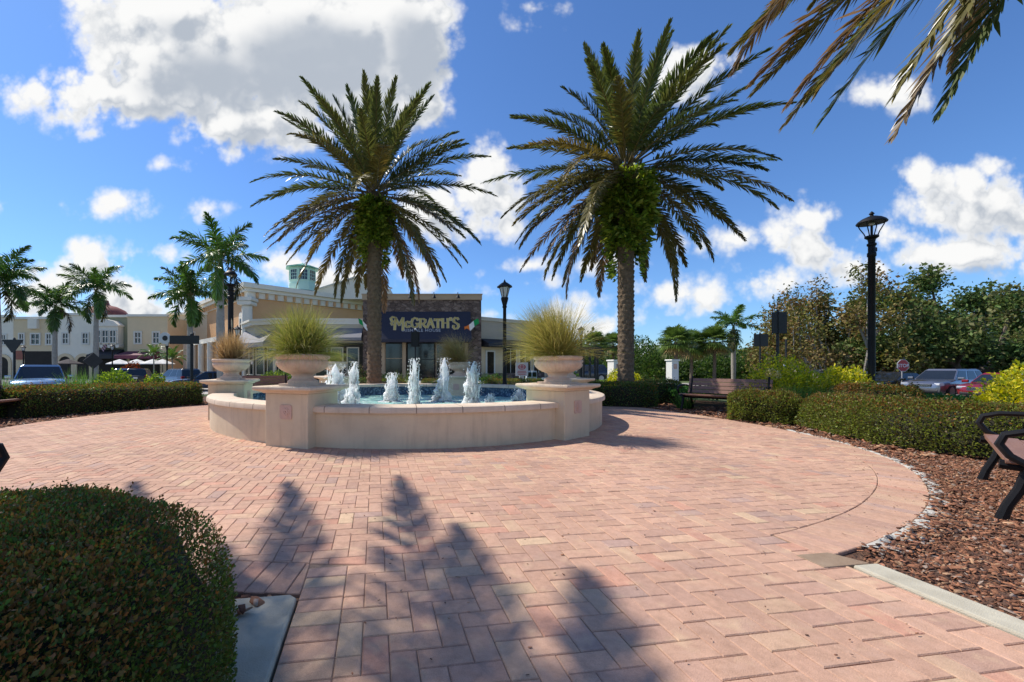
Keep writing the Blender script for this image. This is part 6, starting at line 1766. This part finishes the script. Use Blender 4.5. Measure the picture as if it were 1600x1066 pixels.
b.build("awning_mark", PINKL, aw_)
b = MB()
for k in range(6): b.cbox((X(160 + 2.4 * k), -1.72, Z(557.8) + .28), (0.16, 0.05, 0.22))
b.build("awning_lettering", PINKL, aw_)
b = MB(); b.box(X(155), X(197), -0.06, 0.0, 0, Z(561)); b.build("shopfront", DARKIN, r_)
r_, X, Z = shop(199, 262, 495, BEIGE, "beige shop with two windows and a maroon awning", d=61)
for u in (216, 244.5): win_px(r_, X, Z, u, 528, 8.5, 16)
shop_awning(r_, X, Z, 196, 252, 549, 561, MAROON)
b = MB(); b.box(X(203), X(250), -0.06, 0.0, 0, Z(561)); b.build("shopfront", DARKIN, r_)
r_, X, Z = shop(262, 340, 492, paint("warm_cream_render", (0.58, 0.50, 0.36)), "cream building set back at the right end of the shop row", d=66)
win_px(r_, X, Z, 272, 527, 8, 14); win_px(r_, X, Z, 300, 527, 8, 14)
b = MB(); b.box(X(279), X(300), -1.2, -0.002, 0, Z(537)); b.build("entrance_bay", CORN, r_)
# market parasols before the shops
PARA = mat("white_canvas", (0.70, 0.69, 0.66), 0.9, 0.05, 3); PARAD = mat("dark_canvas", (0.05, 0.04, 0.04), 0.9, 0.1, 3)
for u, d, m, lab in ((187, 57, PARA, "white market parasol under the black shop awning"), (214, 56, PARA, "white market parasol under the maroon awning"), (239, 56, PARA, "white market parasol right of the maroon awning"), (254, 57, PARA, "white market parasol behind the young palms"), (107, 55, PARAD, "dark market parasol in front of the arched shop")):
    root = empty("market_parasol", (gx(u, d), d, -0.62), label=lab, cat="parasol", group="market parasols outside the shops")
    b = MB(); b.tube([(0, 0, 0), (0, 0, 2.9)], 0.04, 8); b.build("pole", BLACK, root)
    b = MB(); b.lathe([(1.55, 2.2), (1.55, 2.3), (0.8, 2.62), (0.04, 2.92)], 8); b.build("canopy", m, root)
# ------------------------------------------------------------------ lamp posts
def make_lamp(H=4.0, pr=0.075, head=0.27):
    root = empty("street_lamp")
    b = MB()
    b.lathe([(pr * 2.1, 0), (pr * 2.1, 0.10), (pr * 1.7, 0.16), (pr * 1.6, 0.42), (pr * 1.25, 0.5), (pr * 1.05, 0.56), (pr, H - 0.95), (pr * 1.25, H - 0.93), (pr * 1.25, H - 0.86), (pr, H - 0.84), (pr, H - 0.70), (pr * 1.3, H - 0.68), (pr * 1.3, H - 0.64), (pr * 0.9, H - 0.62), (pr * 1.1, H - 0.54), (pr * 1.9, H - 0.50), (pr * 1.9, H - 0.46), (pr * 0.5, H - 0.455)], 20)
    for z in (0.7, H - 0.78): b.cbox((pr * 1.15, 0, z), (0.05, 0.06, 0.10), 0.012)
    b.build("post", BLACK, root, smooth=True)
    b = MB()
    b.lathe([(head, H - 0.17), (head * 1.02, H - 0.15), (head * 0.92, H - 0.11), (head * 0.66, H - 0.055), (head * 0.3, H - 0.012), (0.035, H), (0.03, H + 0.03), (0.05, H + 0.05), (0.028, H + 0.085), (0.006, H + 0.11)], 28)
    b.lathe([(head * 0.95, H - 0.168), (head * 0.25, H - 0.10)], 28)
    b.build("hood", BLACK, root, smooth=True)
    b = MB()
    for k in range(4):
        a = 2 * PI * k / 4 + 0.4
        b.tube([(pr * 1.6 * math.cos(a), pr * 1.6 * math.sin(a), H - 0.47), (pr * 2.1 * math.cos(a), pr * 2.1 * math.sin(a), H - 0.38), (head * 0.80 * math.cos(a), head * 0.80 * math.sin(a), H - 0.24), (head * 0.9 * math.cos(a), head * 0.9 * math.sin(a), H - 0.165)], 0.011, 6)
    b.tube([(0, 0, H - 0.46), (0, 0, H - 0.14)], 0.022, 8)
    b.build("bracket", BLACK, root)
    b = MB(); b.lathe([(0.035, H - 0.22), (0.05, H - 0.19), (0.05, H - 0.14), (0.03, H - 0.125)], 12); b.build("bulb", LAMPGLASS, root, smooth=True)
    return root
def make_lantern(H=4.2, pr=0.07, head=0.22):
    root = empty("street_lamp")
    b = MB()
    b.lathe([(pr * 2.1, 0), (pr * 2.1, 0.12), (pr * 1.6, 0.2), (pr * 1.5, 0.5), (pr * 1.05, 0.6), (pr * 0.85, H - 0.95), (pr * 1.25, H - 0.9), (pr, H - 0.85), (pr * 1.9, H - 0.62), (pr * 1.9, H - 0.56), (pr * .5, H - 0.555)], 16)
    b.build("post", BLACK, root, smooth=True)
    b = MB(); b.lathe([(pr * 1.3, H - 0.55), (head * 0.82, H - 0.20), (head * .8, H - 0.195)], 6); b.build("glass", LAMPGLASS, root)
    b = MB(); b.lathe([(head * 1.25, H - 0.19), (head * 1.25, H - 0.16), (head * 0.55, H - 0.04), (0.05, H), (0.03, H + .05), (0.005, H + .1)], 12)
    for k in range(6):
        a = 2 * PI * k / 6; b.tube([(pr * 1.36 * math.cos(a), pr * 1.36 * math.sin(a), H - .55), (head * .86 * math.cos(a), head * .86 * math.sin(a), H - .19)], 0.012, 5)
    b.build("hood", BLACK, root)
    return root
o = make_lamp(4.62, 0.064, 0.26); o.location = (gx(1362, 9.5), 9.5, 0); tag(o, "tall black lamp post with wide open hood, nearest on the right", "street lamp", "black lamp posts")
lan = make_lantern(); lan.location = (gx(788.5, 14.8), 14.8, 0); tag(lan, "black lantern post behind the fountain, right of the pub sign", "street lamp", "black lamp posts")
o = make_lamp(4.3, 0.085, 0.2); o.location = (gx(360.5, 13.4), 13.4, 0); tag(o, "black lamp post with white lantern above the far left urn", "street lamp", "black lamp posts")
for u, vt, d, lab in ((908, 509, 26, "distant lamp post above the golden grass of the right urn"), (371, 508, 26, "small lamp post left of the pub's curved grey awning"), (36.5, 539, 47, "distant lamp post behind the blue truck"), (175.5, 537, 44, "distant lamp post in front of the black shop awning"), (261, 529, 36, "distant lamp post between the two young palms")):
    c = copy_tree(lan); x = gx(u, d); z = float(hgt(x, d)); c.location = (x, d, z)
    s = (gz(vt, d) - z) / 4.3; c.scale = (s, s, s); tag(c, lab, "street lamp", "black lamp posts")

# ------------------------------------------------------------------ benches
def make_bench(Lb=1.85):
    root = empty("park_bench")
    # seat slats: front edge at -Y
    for k in range(5):
        b = MB(); y = -0.30 + k * 0.105; z = 0.425 - 0.012 * k + (0.012 if k == 0 else 0)
        b.cbox((0, y, z), (Lb - 0.06, 0.092, 0.034), 0.009); b.build("seat_slat", BENCHWOOD, root)
    rb = Matrix.Rotation(R(-16), 3, "X")
    for k in range(4):
        z = 0.50 + k * 0.098; y = 0.20 + (z - 0.45) * 0.27
        b = MB(); b.cbox((0, y, z), (Lb - 0.06, 0.030, 0.088), 0.008, rb); b.build("back_slat", BENCHWOOD, root)
    for s in (-1, 1):
        x = s * (Lb / 2 - 0.10); xo = s * (Lb / 2 - 0.02)
        b = MB()
        b.tube([(x, -0.36, 0.0), (x, -0.335, 0.10), (x, -0.28, 0.24), (x, -0.24, 0.395)], [0.034, 0.03, 0.03, 0.034], 8)
        b.tube([(x, 0.34, 0.0), (x, 0.29, 0.14), (x, 0.22, 0.30), (x, 0.19, 0.42), (x, 0.235, 0.60), (x, 0.315, 0.90)], [0.034, 0.03, 0.032, 0.034, 0.028, 0.022], 8)
        b.tube([(x, -0.37, 0.405), (x, -0.2, 0.388), (x, 0.0, 0.378), (x, 0.20, 0.375)], [0.036, 0.028, 0.026, 0.03], 8)
        b.build("end_frame", BLACK, root, smooth=True)
        b = MB()
        pts = [(xo, -0.24, 0.415), (xo, -0.33, 0.48), (xo, -0.375, 0.56), (xo, -0.35, 0.63), (xo, -0.25, 0.665), (xo, -0.05, 0.668), (xo, 0.15, 0.655), (xo, 0.25, 0.64)]
        b.tube(pts, [0.022, 0.024, 0.025, 0.025, 0.024, 0.023, 0.022, 0.02], 8)
        b.tube([(x, -0.24, 0.405), (xo, -0.24, 0.415)], 0.02, 6); b.tube([(x, 0.25, 0.64), (xo, 0.25, 0.64)], 0.018, 6)
        b.build("armrest", BLACK, root, smooth=True)
    b = MB(); b.tube([(-Lb / 2 + .1, 0.18, 0.36), (Lb / 2 - .1, 0.18, 0.36)], 0.018, 6); b.tube([(-Lb / 2 + .1, -0.22, 0.36), (Lb / 2 - .1, -0.22, 0.36)], 0.018, 6); b.build("stretcher", BLACK, root)
    return root
bench = make_bench()
bspots = [(5.05, 3.28, 219.8, "brown slatted bench at the right edge, nearest the camera on bark mulch"), (7.15, 10.15, -53.9, "long brown slatted bench between the two hedges right of the fountain"),
          (-5.95, 14.1, 32, "dark slatted bench behind the fountain, between the two left urns"), (-9.2, 8.25, 99.8, "bench at the left edge in front of the hedges"), (-3.65, 2.50, 160, "bench beyond the big foreground hedge, only its end in view")]
for i, (x, y, a, lab) in enumerate(bspots):
    o = bench if i == 0 else copy_tree(bench)
    o.location = (x, y, -0.015); o.rotation_euler.z = R(a); tag(o, lab, "bench", "slatted benches round the plaza")

# ------------------------------------------------------------------ signs
SIGNBACK = mat("black_sign_back", (0.014, 0.014, 0.015), 0.55, 0.2, 6); SIGNW = mat("white_sign", (0.70, 0.68, 0.68), 0.6, 0.04, 3); SIGNR = mat("red_sign", (0.42, 0.03, 0.035), 0.5, 0.05, 3); LETTERW = mat("white_letter", (0.75, 0.75, 0.75), 0.6, 0.03, 3)
def post(root, h, r=0.035, m=None):
    b = MB(); b.tube([(0, 0, 0), (0, 0, h)], r, 10); b.tube([(0, 0, h), (0, 0, h + 0.05), (0, 0, h + .09)], [r * 1.1, r * .9, r * .2], 10); b.build("post", m or SIGNBACK, root)
def sign(u, d, vtop, label, cat="sign", name="sign_post", z0=None, rz=0, group=None):
    x = gx(u, d); z = float(hgt(x, d)) if z0 is None else z0
    root = empty(name, (x, d, z), rz, label, cat, group); return root, gz(vtop, d) - z
r_, h = sign(1215, 11, 488, "tall black boxed sign seen from behind, on a post beside the long bench", group="sign backs")
post(r_, h - .02); b = MB(); b.cbox((0, -0.055, h - 0.29), (0.39, 0.03, 0.57), 0.008); b.cbox((0, -0.075, h - 0.29), (0.09, 0.02, 0.57), 0.005); b.build("panel", SIGNBACK, r_)
r_, h = sign(1187.5, 22, 522, "low square black sign seen from behind, left of the tall boxed sign", group="sign backs")
post(r_, h, 0.045); b = MB(); b.cbox((0, -0.065, h - 0.34), (0.76, 0.03, 0.66), 0.01); b.cbox((0, -0.085, h - 0.34), (0.12, 0.02, 0.66), 0.005); b.build("panel", SIGNBACK, r_)
r_, h = sign(1228, 26, 532, "thin black pole with a small white tag behind the golden shrub")
post(r_, h, 0.05); b = MB(); b.cbox((-0.12, -0.06, h - 1.75), (0.16, 0.02, 0.5), 0.005); b.build("tag_plate", SIGNW, r_)
def tri(u, d, vt, w, label, flip=True):
    r_, h = sign(u, d, vt, label, group="sign backs"); post(r_, h + .02, 0.05); b = MB(); hh = w * 0.62
    b.prism([(-w / 2, h), (-w / 2 + .03, h - .06), (-0.05, h - hh), (0.05, h - hh), (w / 2 - .03, h - .06), (w / 2, h)], -0.09, -0.055); b.build("panel", SIGNBACK, r_)
tri(22.5, 20, 531, 1.02, "black triangular sign back on a post left of the blue truck")
tri(934, 26, 545, 0.8, "black triangular sign back near the dark pergola posts")
r_, h = sign(145, 27, 551, "black diamond shaped sign seen edge on beside the tall royal palm", rz=R(62), group="sign backs")
post(r_, h - .2, 0.05); b = MB(); b.prism([(0, h), (0.55, h - .55), (0, h - 1.1), (-0.55, h - .55)], -0.09, -0.055); b.build("panel", SIGNBACK, r_)
r_, h = sign(299.5, 17.5, 524, "black street name panel on a post with a round white sign at its left", cat="sign")
post(r_, h + .02, 0.06); b = MB(); b.cbox((-0.26, -0.08, h - 0.2), (1.25, 0.03, 0.36), 0.01); b.build("panel", SIGNBACK, r_)
b = MB(); b.tube([(-1.1, -0.085, h - 0.13), (-1.1, -0.055, h - 0.13)], 0.25, 24); b.build("round_plate", SIGNW, r_); b = MB(); b.tube([(-1.08, -0.10, h - .13), (-1.08, -0.086, h - .13)], 0.11, 16); b.build("dark_disc", SIGNBACK, r_)
r_, h = sign(649, 24, 514, "narrow black banner sign on a post in front of the pub awning", group="sign backs")
post(r_, h - .12, 0.05); b = MB(); b.cbox((0, -0.07, h - .62), (0.30, 0.04, 0.9), 0.01); b.cbox((0, 0, h - .62), (0.50, 0.03, 0.86), 0.01); b.build("panel", SIGNBACK, r_); b = MB(); b.lathe([(0.02, 0), (.06, .04), (.06, .1), (.005, .14)], 10, (0, 0, h - .1)); b.build("finial", SIGNW, r_)
# notice board with red emblem
r_, h = sign(815, 20, 566.5, "white notice board with a round red emblem left of the right front urn", cat="sign")
b = MB(); b.cbox((0, 0, (h - .6) / 2), (0.22, 0.08, h - .6), 0.01); b.build("post", SIGNW, r_)
pn = MB(); pn.cbox((0, -0.06, h - 0.33), (0.60, 0.03, 0.66), 0.01); pn = pn.build("panel", SIGNW, r_)
b = MB()
for k in range(24):
    a0, a1 = 2 * PI * k / 24, 2 * PI * (k + 1) / 24
    b.prism([(0.19 * math.cos(a0), h - .22 + .13 * math.sin(a0)), (0.19 * math.cos(a1), h - .22 + .13 * math.sin(a1)), (0.14 * math.cos(a1), h - .22 + .09 * math.sin(a1)), (0.14 * math.cos(a0), h - .22 + .09 * math.sin(a0))], -0.082, -0.0755)
b.cbox((0, -0.079, h - .22), (0.26, 0.006, 0.05)); b.cbox((0, -0.079, h - .21), (0.07, 0.0065, 0.15))
for k, w in enumerate((.40, .44, .36)): b.cbox((0, -0.079, h - .43 - .075 * k), (w, 0.006, 0.035))
b.build("emblem", mat("faded_red", (0.55, 0.12, 0.14), 0.6), pn)
# stop sign
r_, h = sign(1409.5, 26, 561.5, "red octagonal STOP sign behind the parked cars", cat="sign", name="stop_sign")
post(r_, h - .1, 0.035, mat("galvanised", (0.35, 0.35, 0.36), 0.5)); rr = 0.39
oc = lambda r: [(r * math.cos(PI / 8 + k * PI / 4), h - .40 + r * math.sin(PI / 8 + k * PI / 4)) for k in range(8)]
b = MB(); b.prism(oc(rr * 1.04), -0.06, -0.045); pl = b.build("panel", SIGNW, r_); b = MB(); b.prism(oc(rr * .96), -0.064, -0.0601); b.build("red_face", SIGNR, pl)
text_mesh("STOP", 0.30, LETTERW, pl, "lettering", Matrix.Translation((0, -0.066, h - .505)) @ Matrix.Rotation(PI / 2, 4, "X"), 0.002, 0.004)

# ------------------------------------------------------------------ gate pillars, pergola, news boxes
for u, vt, d, w, lab in ((961, 562.5, 33, 0.80, "pale gate pillar touching the left side of the date palm trunk"), (1050.5, 562, 33, 0.62, "white gate pillar left of the long bench")):
    x = gx(u, d); z = float(hgt(x, d)); h = gz(vt, d) - z
    root = empty("gate_pillar", (x, d, z), 0.2, lab, "pillar", "pale gate pillars")
    b = MB(); b.box(-w / 2, w / 2, -w / 2, w / 2, -.1, h - .12); b.build("shaft", WHITE, root); b = MB(); b.cbox((0, 0, h - .055), (w + .14, w + .14, 0.12), 0.03); b.build("cap", WHITE, root)
    b = MB(); b.cbox((0, -w / 2 - .012, h - .55), (w * .5, 0.03, .4), 0.02); b.build("plaque", PLAQUE, root)
x, d = gx(918, 25), 25; z = float(hgt(x, d)); h = gz(545, d) - z
root = empty("pergola", (x, d, z), 0.1, "dark pergola frame behind the right front urn", "pergola")
for sx in (-0.5, 0.15, .5):
    for sy in (0, 1.55):
        b = MB(); b.box(sx - .05, sx + .05, sy - .05, sy + .05, 0, h); b.build("post", SIGNBACK, root)
b = MB(); b.box(-.8, .8, -.15, 1.75, h, h + .12); b.build("top", SIGNBACK, root)
NEWS = mat("pale_blue_box", (0.45, 0.50, 0.56), 0.5, 0.06, 4)
nb0 = None
for i, (u, d, lab) in enumerate(((826, 23.5, "pale newspaper box just right of the red emblem notice"), (834, 23.7, "second pale newspaper box, against the right front urn"))):
    if nb0 is None:
        root = nb0 = empty("newspaper_box"); b = MB(); b.cbox((0, 0, 0.62), (0.28, 0.36, 0.62), 0.03); b.build("case", NEWS, root); b = MB(); b.cbox((0, -0.185, 0.72), (0.22, 0.02, 0.26), 0.01); b.build("window", GLASS, root)
        b = MB(); b.box(-.1, .1, -.12, .12, 0, .31); b.build("foot", BLACK, root)
    else: root = copy_tree(nb0)
    root.location = (gx(u, d), d, float(hgt(gx(u, d), d))); tag(root, lab, "newspaper box", "newspaper boxes by the pub")

# ------------------------------------------------------------------ cars
def carpaint(name, c, metal=0.5):
    return mat(name, c, 0.28, 0.04, 2, metal=metal, coat=1.0)
CLADDING = mat("black_cladding", (0.02, 0.02, 0.022), 0.6, 0.2, 10)
PLATE = mat("licence_plate", (0.6, 0.62, 0.6), 0.5, 0.05, 3)
def make_car(paintm, kind, label, x, y, heading, group="parked cars"):
    z = float(hgt(x, y)) + 0.01
    root = empty("parked_car", (x, y, z), heading, label, "car", group)
    if kind == "suv":   Lh, W, H, belt, hood, cab = 2.3, 0.93, 1.66, 1.04, 0.98, (0.98, 0.30, -1.85, -2.16)
    elif kind == "sedan": Lh, W, H, belt, hood, cab = 2.35, 0.91, 1.46, 0.93, 0.88, (0.85, 0.10, -1.05, -1.75)
    else:               Lh, W, H, belt, hood, cab = 2.75, 1.0, 1.88, 1.22, 1.20, (0.75, 0.25, -1.0, -1.15)
    st_ = [(Lh, .42, hood * .62, W * .66), (Lh - .06, .30, hood * .80, W * .86), (Lh - .28, .22, hood * .93, W * .96), (Lh - .7, .20, hood, W), (cab[0] + .05, .20, belt * .99, W), (0.2, .20, belt, W * 1.005), (-0.9, .20, belt * 1.015, W), (-Lh + .7, .21, belt * 1.03, W * .99), (-Lh + .22, .28, belt * 1.02, W * .94), (-Lh + .03, .40, belt * .95, W * .84)]
    # finer stations
    A = np.array(st_)[::-1]; xs = np.unique(np.concatenate([np.linspace(A[0, 0], A[-1, 0], 40), A[:, 0]]))
    S_ = np.stack([xs] + [np.interp(xs, A[:, 0], A[:, k]) for k in (1, 2, 3)], 1)
    half = [(0.0, 0.0, 0), (.80, 0.0, 0), (.96, .10, 0), (1.0, .42, 0), (1.0, .62, 0), (.985, .80, 0), (.93, .955, 0), (.80, 1.0, 0), (.4, 1.025, 0), (0, 1.03, 0)]
    wheel_x = (Lh - .85, -Lh + .90); wr = 0.36 if kind != "truck" else .42
    V = []; Q = []; m = len(half) * 2 - 2
    ring = [(a, b_) for a, b_, _ in half] + [(-a, b_) for a, b_, _ in half[-2:0:-1]]
    for (x_, zl, zb, hw) in S_:
        for a, b_ in ring:
            zz = zl + (zb - zl) * b_
            if abs(a) > 0.7 and b_ < 0.5:
                for wx in wheel_x:
                    dd = abs(x_ - wx)
                    if dd < wr * 1.12: zz = max(zz, wr + math.sqrt((wr * 1.12) ** 2 - dd ** 2) * 1.0)
            V.append((x_, a * hw, zz))
    n = len(S_)
    for i in range(n - 1):
        for k in range(m):
            k2 = (k + 1) % m; Q.append((i * m + k, (i + 1) * m + k, (i + 1) * m + k2, i * m + k2))
    me = bpy.data.meshes.new("body"); me.from_pydata(V, [], Q + [tuple(range(m)), tuple(range((n - 1) * m, n * m))[::-1]]); me.update()
    body = link_mesh("body", me, paintm, root, False); me.set_sharp_from_angle(angle=R(35)); me.polygons.foreach_set("use_smooth", np.ones(len(me.polygons), dtype=bool))
    # cabin: pillars and roof in paint, glass panels proud of it
    xf0, xf1, xr1, xr0 = cab; wb, wt_ = W * .90, W * .72; zb = belt * .985; zr = H - .10
    b = MB()
    P = [(xf0, wb, zb), (xf1, wt_, zr), (xr1, wt_, zr + .01), (xr0, wb, zb)]
    vs = []
    for s in (1, -1): vs += [(p[0], s * p[1], p[2]) for p in P]
    top = [(xf1 - .10, wt_ * .86, H - .015), (xr1 + .10, wt_ * .86, H - .005)]
    vs += [(top[0][0], top[0][1], top[0][2]), (top[1][0], top[1][1], top[1][2]), (top[0][0], -top[0][1], top[0][2]), (top[1][0], -top[1][1], top[1][2])]
    b.add(vs, [(0, 3, 2, 1), (4, 5, 6, 7), (0, 1, 5, 4), (3, 7, 6, 2), (1, 2, 9, 8), (5, 10, 11, 6), (1, 8, 10, 5), (2, 6, 11, 9), (8, 9, 11, 10)])
    b.build("roof", paintm, root, bevel=0.03)
    def lerp(p, q, t): return tuple(p[i] + (q[i] - p[i]) * t for i in range(3))
    def panel(c, ins, push, name):
        # c: four corners, ins: inset fraction
        ctr = np.mean(np.array(c), axis=0); nrm_ = np.cross(np.array(c[1]) - np.array(c[0]), np.array(c[3]) - np.array(c[0])); nrm_ = nrm_ / np.linalg.norm(nrm_)
        if np.dot(nrm_, ctr - np.array([(xf0 + xr0) / 2, 0, zb])) < 0: nrm_ = -nrm_
        q = [np.array(p) + (ctr - np.array(p)) * ins + nrm_ * push for p in c]; q2 = [p - nrm_ * 0.03 for p in q]
        g = MB(); g.add([tuple(p) for p in q] + [tuple(p) for p in q2], [(0, 1, 2, 3), (7, 6, 5, 4), (0, 4, 5, 1), (1, 5, 6, 2), (2, 6, 7, 3), (3, 7, 4, 0)]); g.build(name, GLASS, root)
    panel([(xf0, wb, zb), (xf0, -wb, zb), (xf1, -wt_, zr), (xf1, wt_, zr)], .07, .012, "windscreen")
    panel([(xr0, wb, zb), (xr0, -wb, zb), (xr1, -wt_, zr), (xr1, wt_, zr)], .10, .012, "rear_window")
    for s in (1, -1):
        cuts = (0.03, .50, .54, .97) if kind != "suv" else (0.03, .36, .39, .70)
        segs = [(cuts[0], cuts[1]), (cuts[2], cuts[3])] + ([(.73, .97)] if kind == "suv" else [])
        for (f0_, f1_) in segs:
            c = [lerp((xf0, s * wb, zb), (xr0, s * wb, zb), f0_), lerp((xf0, s * wb, zb), (xr0, s * wb, zb), f1_), lerp((xf1, s * wt_, zr), (xr1, s * wt_, zr), f1_), lerp((xf1, s * wt_, zr), (xr1, s * wt_, zr), f0_)]
            panel(c, .07, .010, "side_window")
        mb = MB(); mb.cbox((xf0 - .12, s * (W + .10), belt + .06), (0.14, 0.22, 0.15), 0.04); mb.build("mirror", paintm if kind != "truck" else CHROME, root)
        for wx in wheel_x:
            t_ = MB(); t_.tube([(wx, s * (W - .20), wr), (wx, s * (W - .18), wr), (wx, s * (W - .02), wr), (wx, s * (W - .0), wr)], [wr * .94, wr, wr, wr * .93], 28); wh = t_.build("wheel", TYRE, root, smooth=True)
            r2 = MB(); r2.tube([(wx, s * (W - .03), wr), (wx, s * (W + .004), wr)], wr * .68, 24)
            r2.build("rim", mat("alloy", (0.35, 0.35, 0.37), 0.3, 0.1, 8, metal=0.9) if "alloy" not in bpy.data.materials else bpy.data.materials["alloy"], wh)
        hl = MB(); hl.cbox((Lh - .17, s * W * .74, hood * .78), (0.26, W * .36, 0.13), 0.03, Matrix.Rotation(s * R(-22), 3, "Z")); hl.build("headlight", LENS, root)
        tl = MB(); tl.cbox((-Lh + .10, s * W * .84, belt * .88), (0.14, W * .24, 0.30 if kind != "sedan" else .15), 0.03); tl.build("tail_light", REDLENS, root)
    g = MB(); g.cbox((Lh - .045, 0, hood * .70), (0.10, W * 1.0, 0.20 if kind != "truck" else .30), 0.03); gr = g.build("grille", CLADDING, root)
    g = MB()
    for k in range(3): g.cbox((Lh + .006, 0, hood * .70 - .06 + .06 * k), (0.02, W * .98, 0.022), 0.005)
    if kind == "truck": g.cbox((Lh + .01, 0, hood * .70), (0.03, W * 1.5, 0.05), 0.01); g.cbox((Lh - .02, 0, 0.48), (0.16, W * 1.7, 0.16), 0.03)
    g.build("grille_bar", CHROME, gr)
    g = MB(); g.cbox((Lh - .10, 0, .38), (0.24, W * 1.5, 0.18), 0.05); g.build("bumper", CLADDING, root); g = MB(); g.cbox((-Lh + .12, 0, .42), (0.24, W * 1.6, 0.22), 0.05); g.build("bumper", CLADDING, root)
    g = MB(); g.cbox((-Lh + .012, 0, belt * .80), (0.02, 0.32, 0.15), 0.005); g.build("licence_plate", PLATE, root)
    return root
make_car(carpaint("blue_paint", (0.03, 0.11, 0.24)), "truck", "blue pickup truck facing the camera above the left hedges", gx(64, 20.5), 20.5, R(-48))
make_car(carpaint("black_paint", (0.012, 0.014, 0.02), .2), "suv", "dark SUV seen from behind in front of the maroon awning shop", gx(219, 38), 38, R(117))
make_car(carpaint("white_silver_paint", (0.45, 0.46, 0.47), .6), "suv", "pale SUV partly hidden beside the dark SUV on the left", gx(198, 41), 41, R(120))
make_car(carpaint("graphite_paint", (0.10, 0.105, 0.12), .6), "suv", "graphite SUV seen from the rear corner right of the young palms", gx(279, 33), 33, R(148))
make_car(carpaint("deep_blue_paint", (0.03, 0.05, 0.09), .5), "sedan", "dark blue car behind the far left urn's foot", gx(318, 31), 31, R(-140))
make_car(carpaint("silver_paint", (0.28, 0.28, 0.30), .8), "suv", "silver grey SUV facing left in the right hand car park", gx(1475, 24.5), 24.5, R(196))
make_car(carpaint("red_paint", (0.30, 0.012, 0.02), .4), "sedan", "red car at the right edge behind the yellow shrub", gx(1565, 21.8), 21.8, R(200))
make_car(carpaint("jet_paint", (0.010, 0.010, 0.011), .2), "sedan", "black car behind the silver SUV near the lamp post", gx(1393, 27.0), 27.0, R(190))
make_car(carpaint("steel_blue_paint", (0.14, 0.18, 0.22), .6), "sedan", "steel blue car furthest left in the right hand car park", gx(1352, 29.5), 29.5, R(192))
make_car(carpaint("midnight_paint", (0.02, 0.025, 0.04), .4), "suv", "distant dark car between the pergola posts", gx(911, 40), 40, R(185))
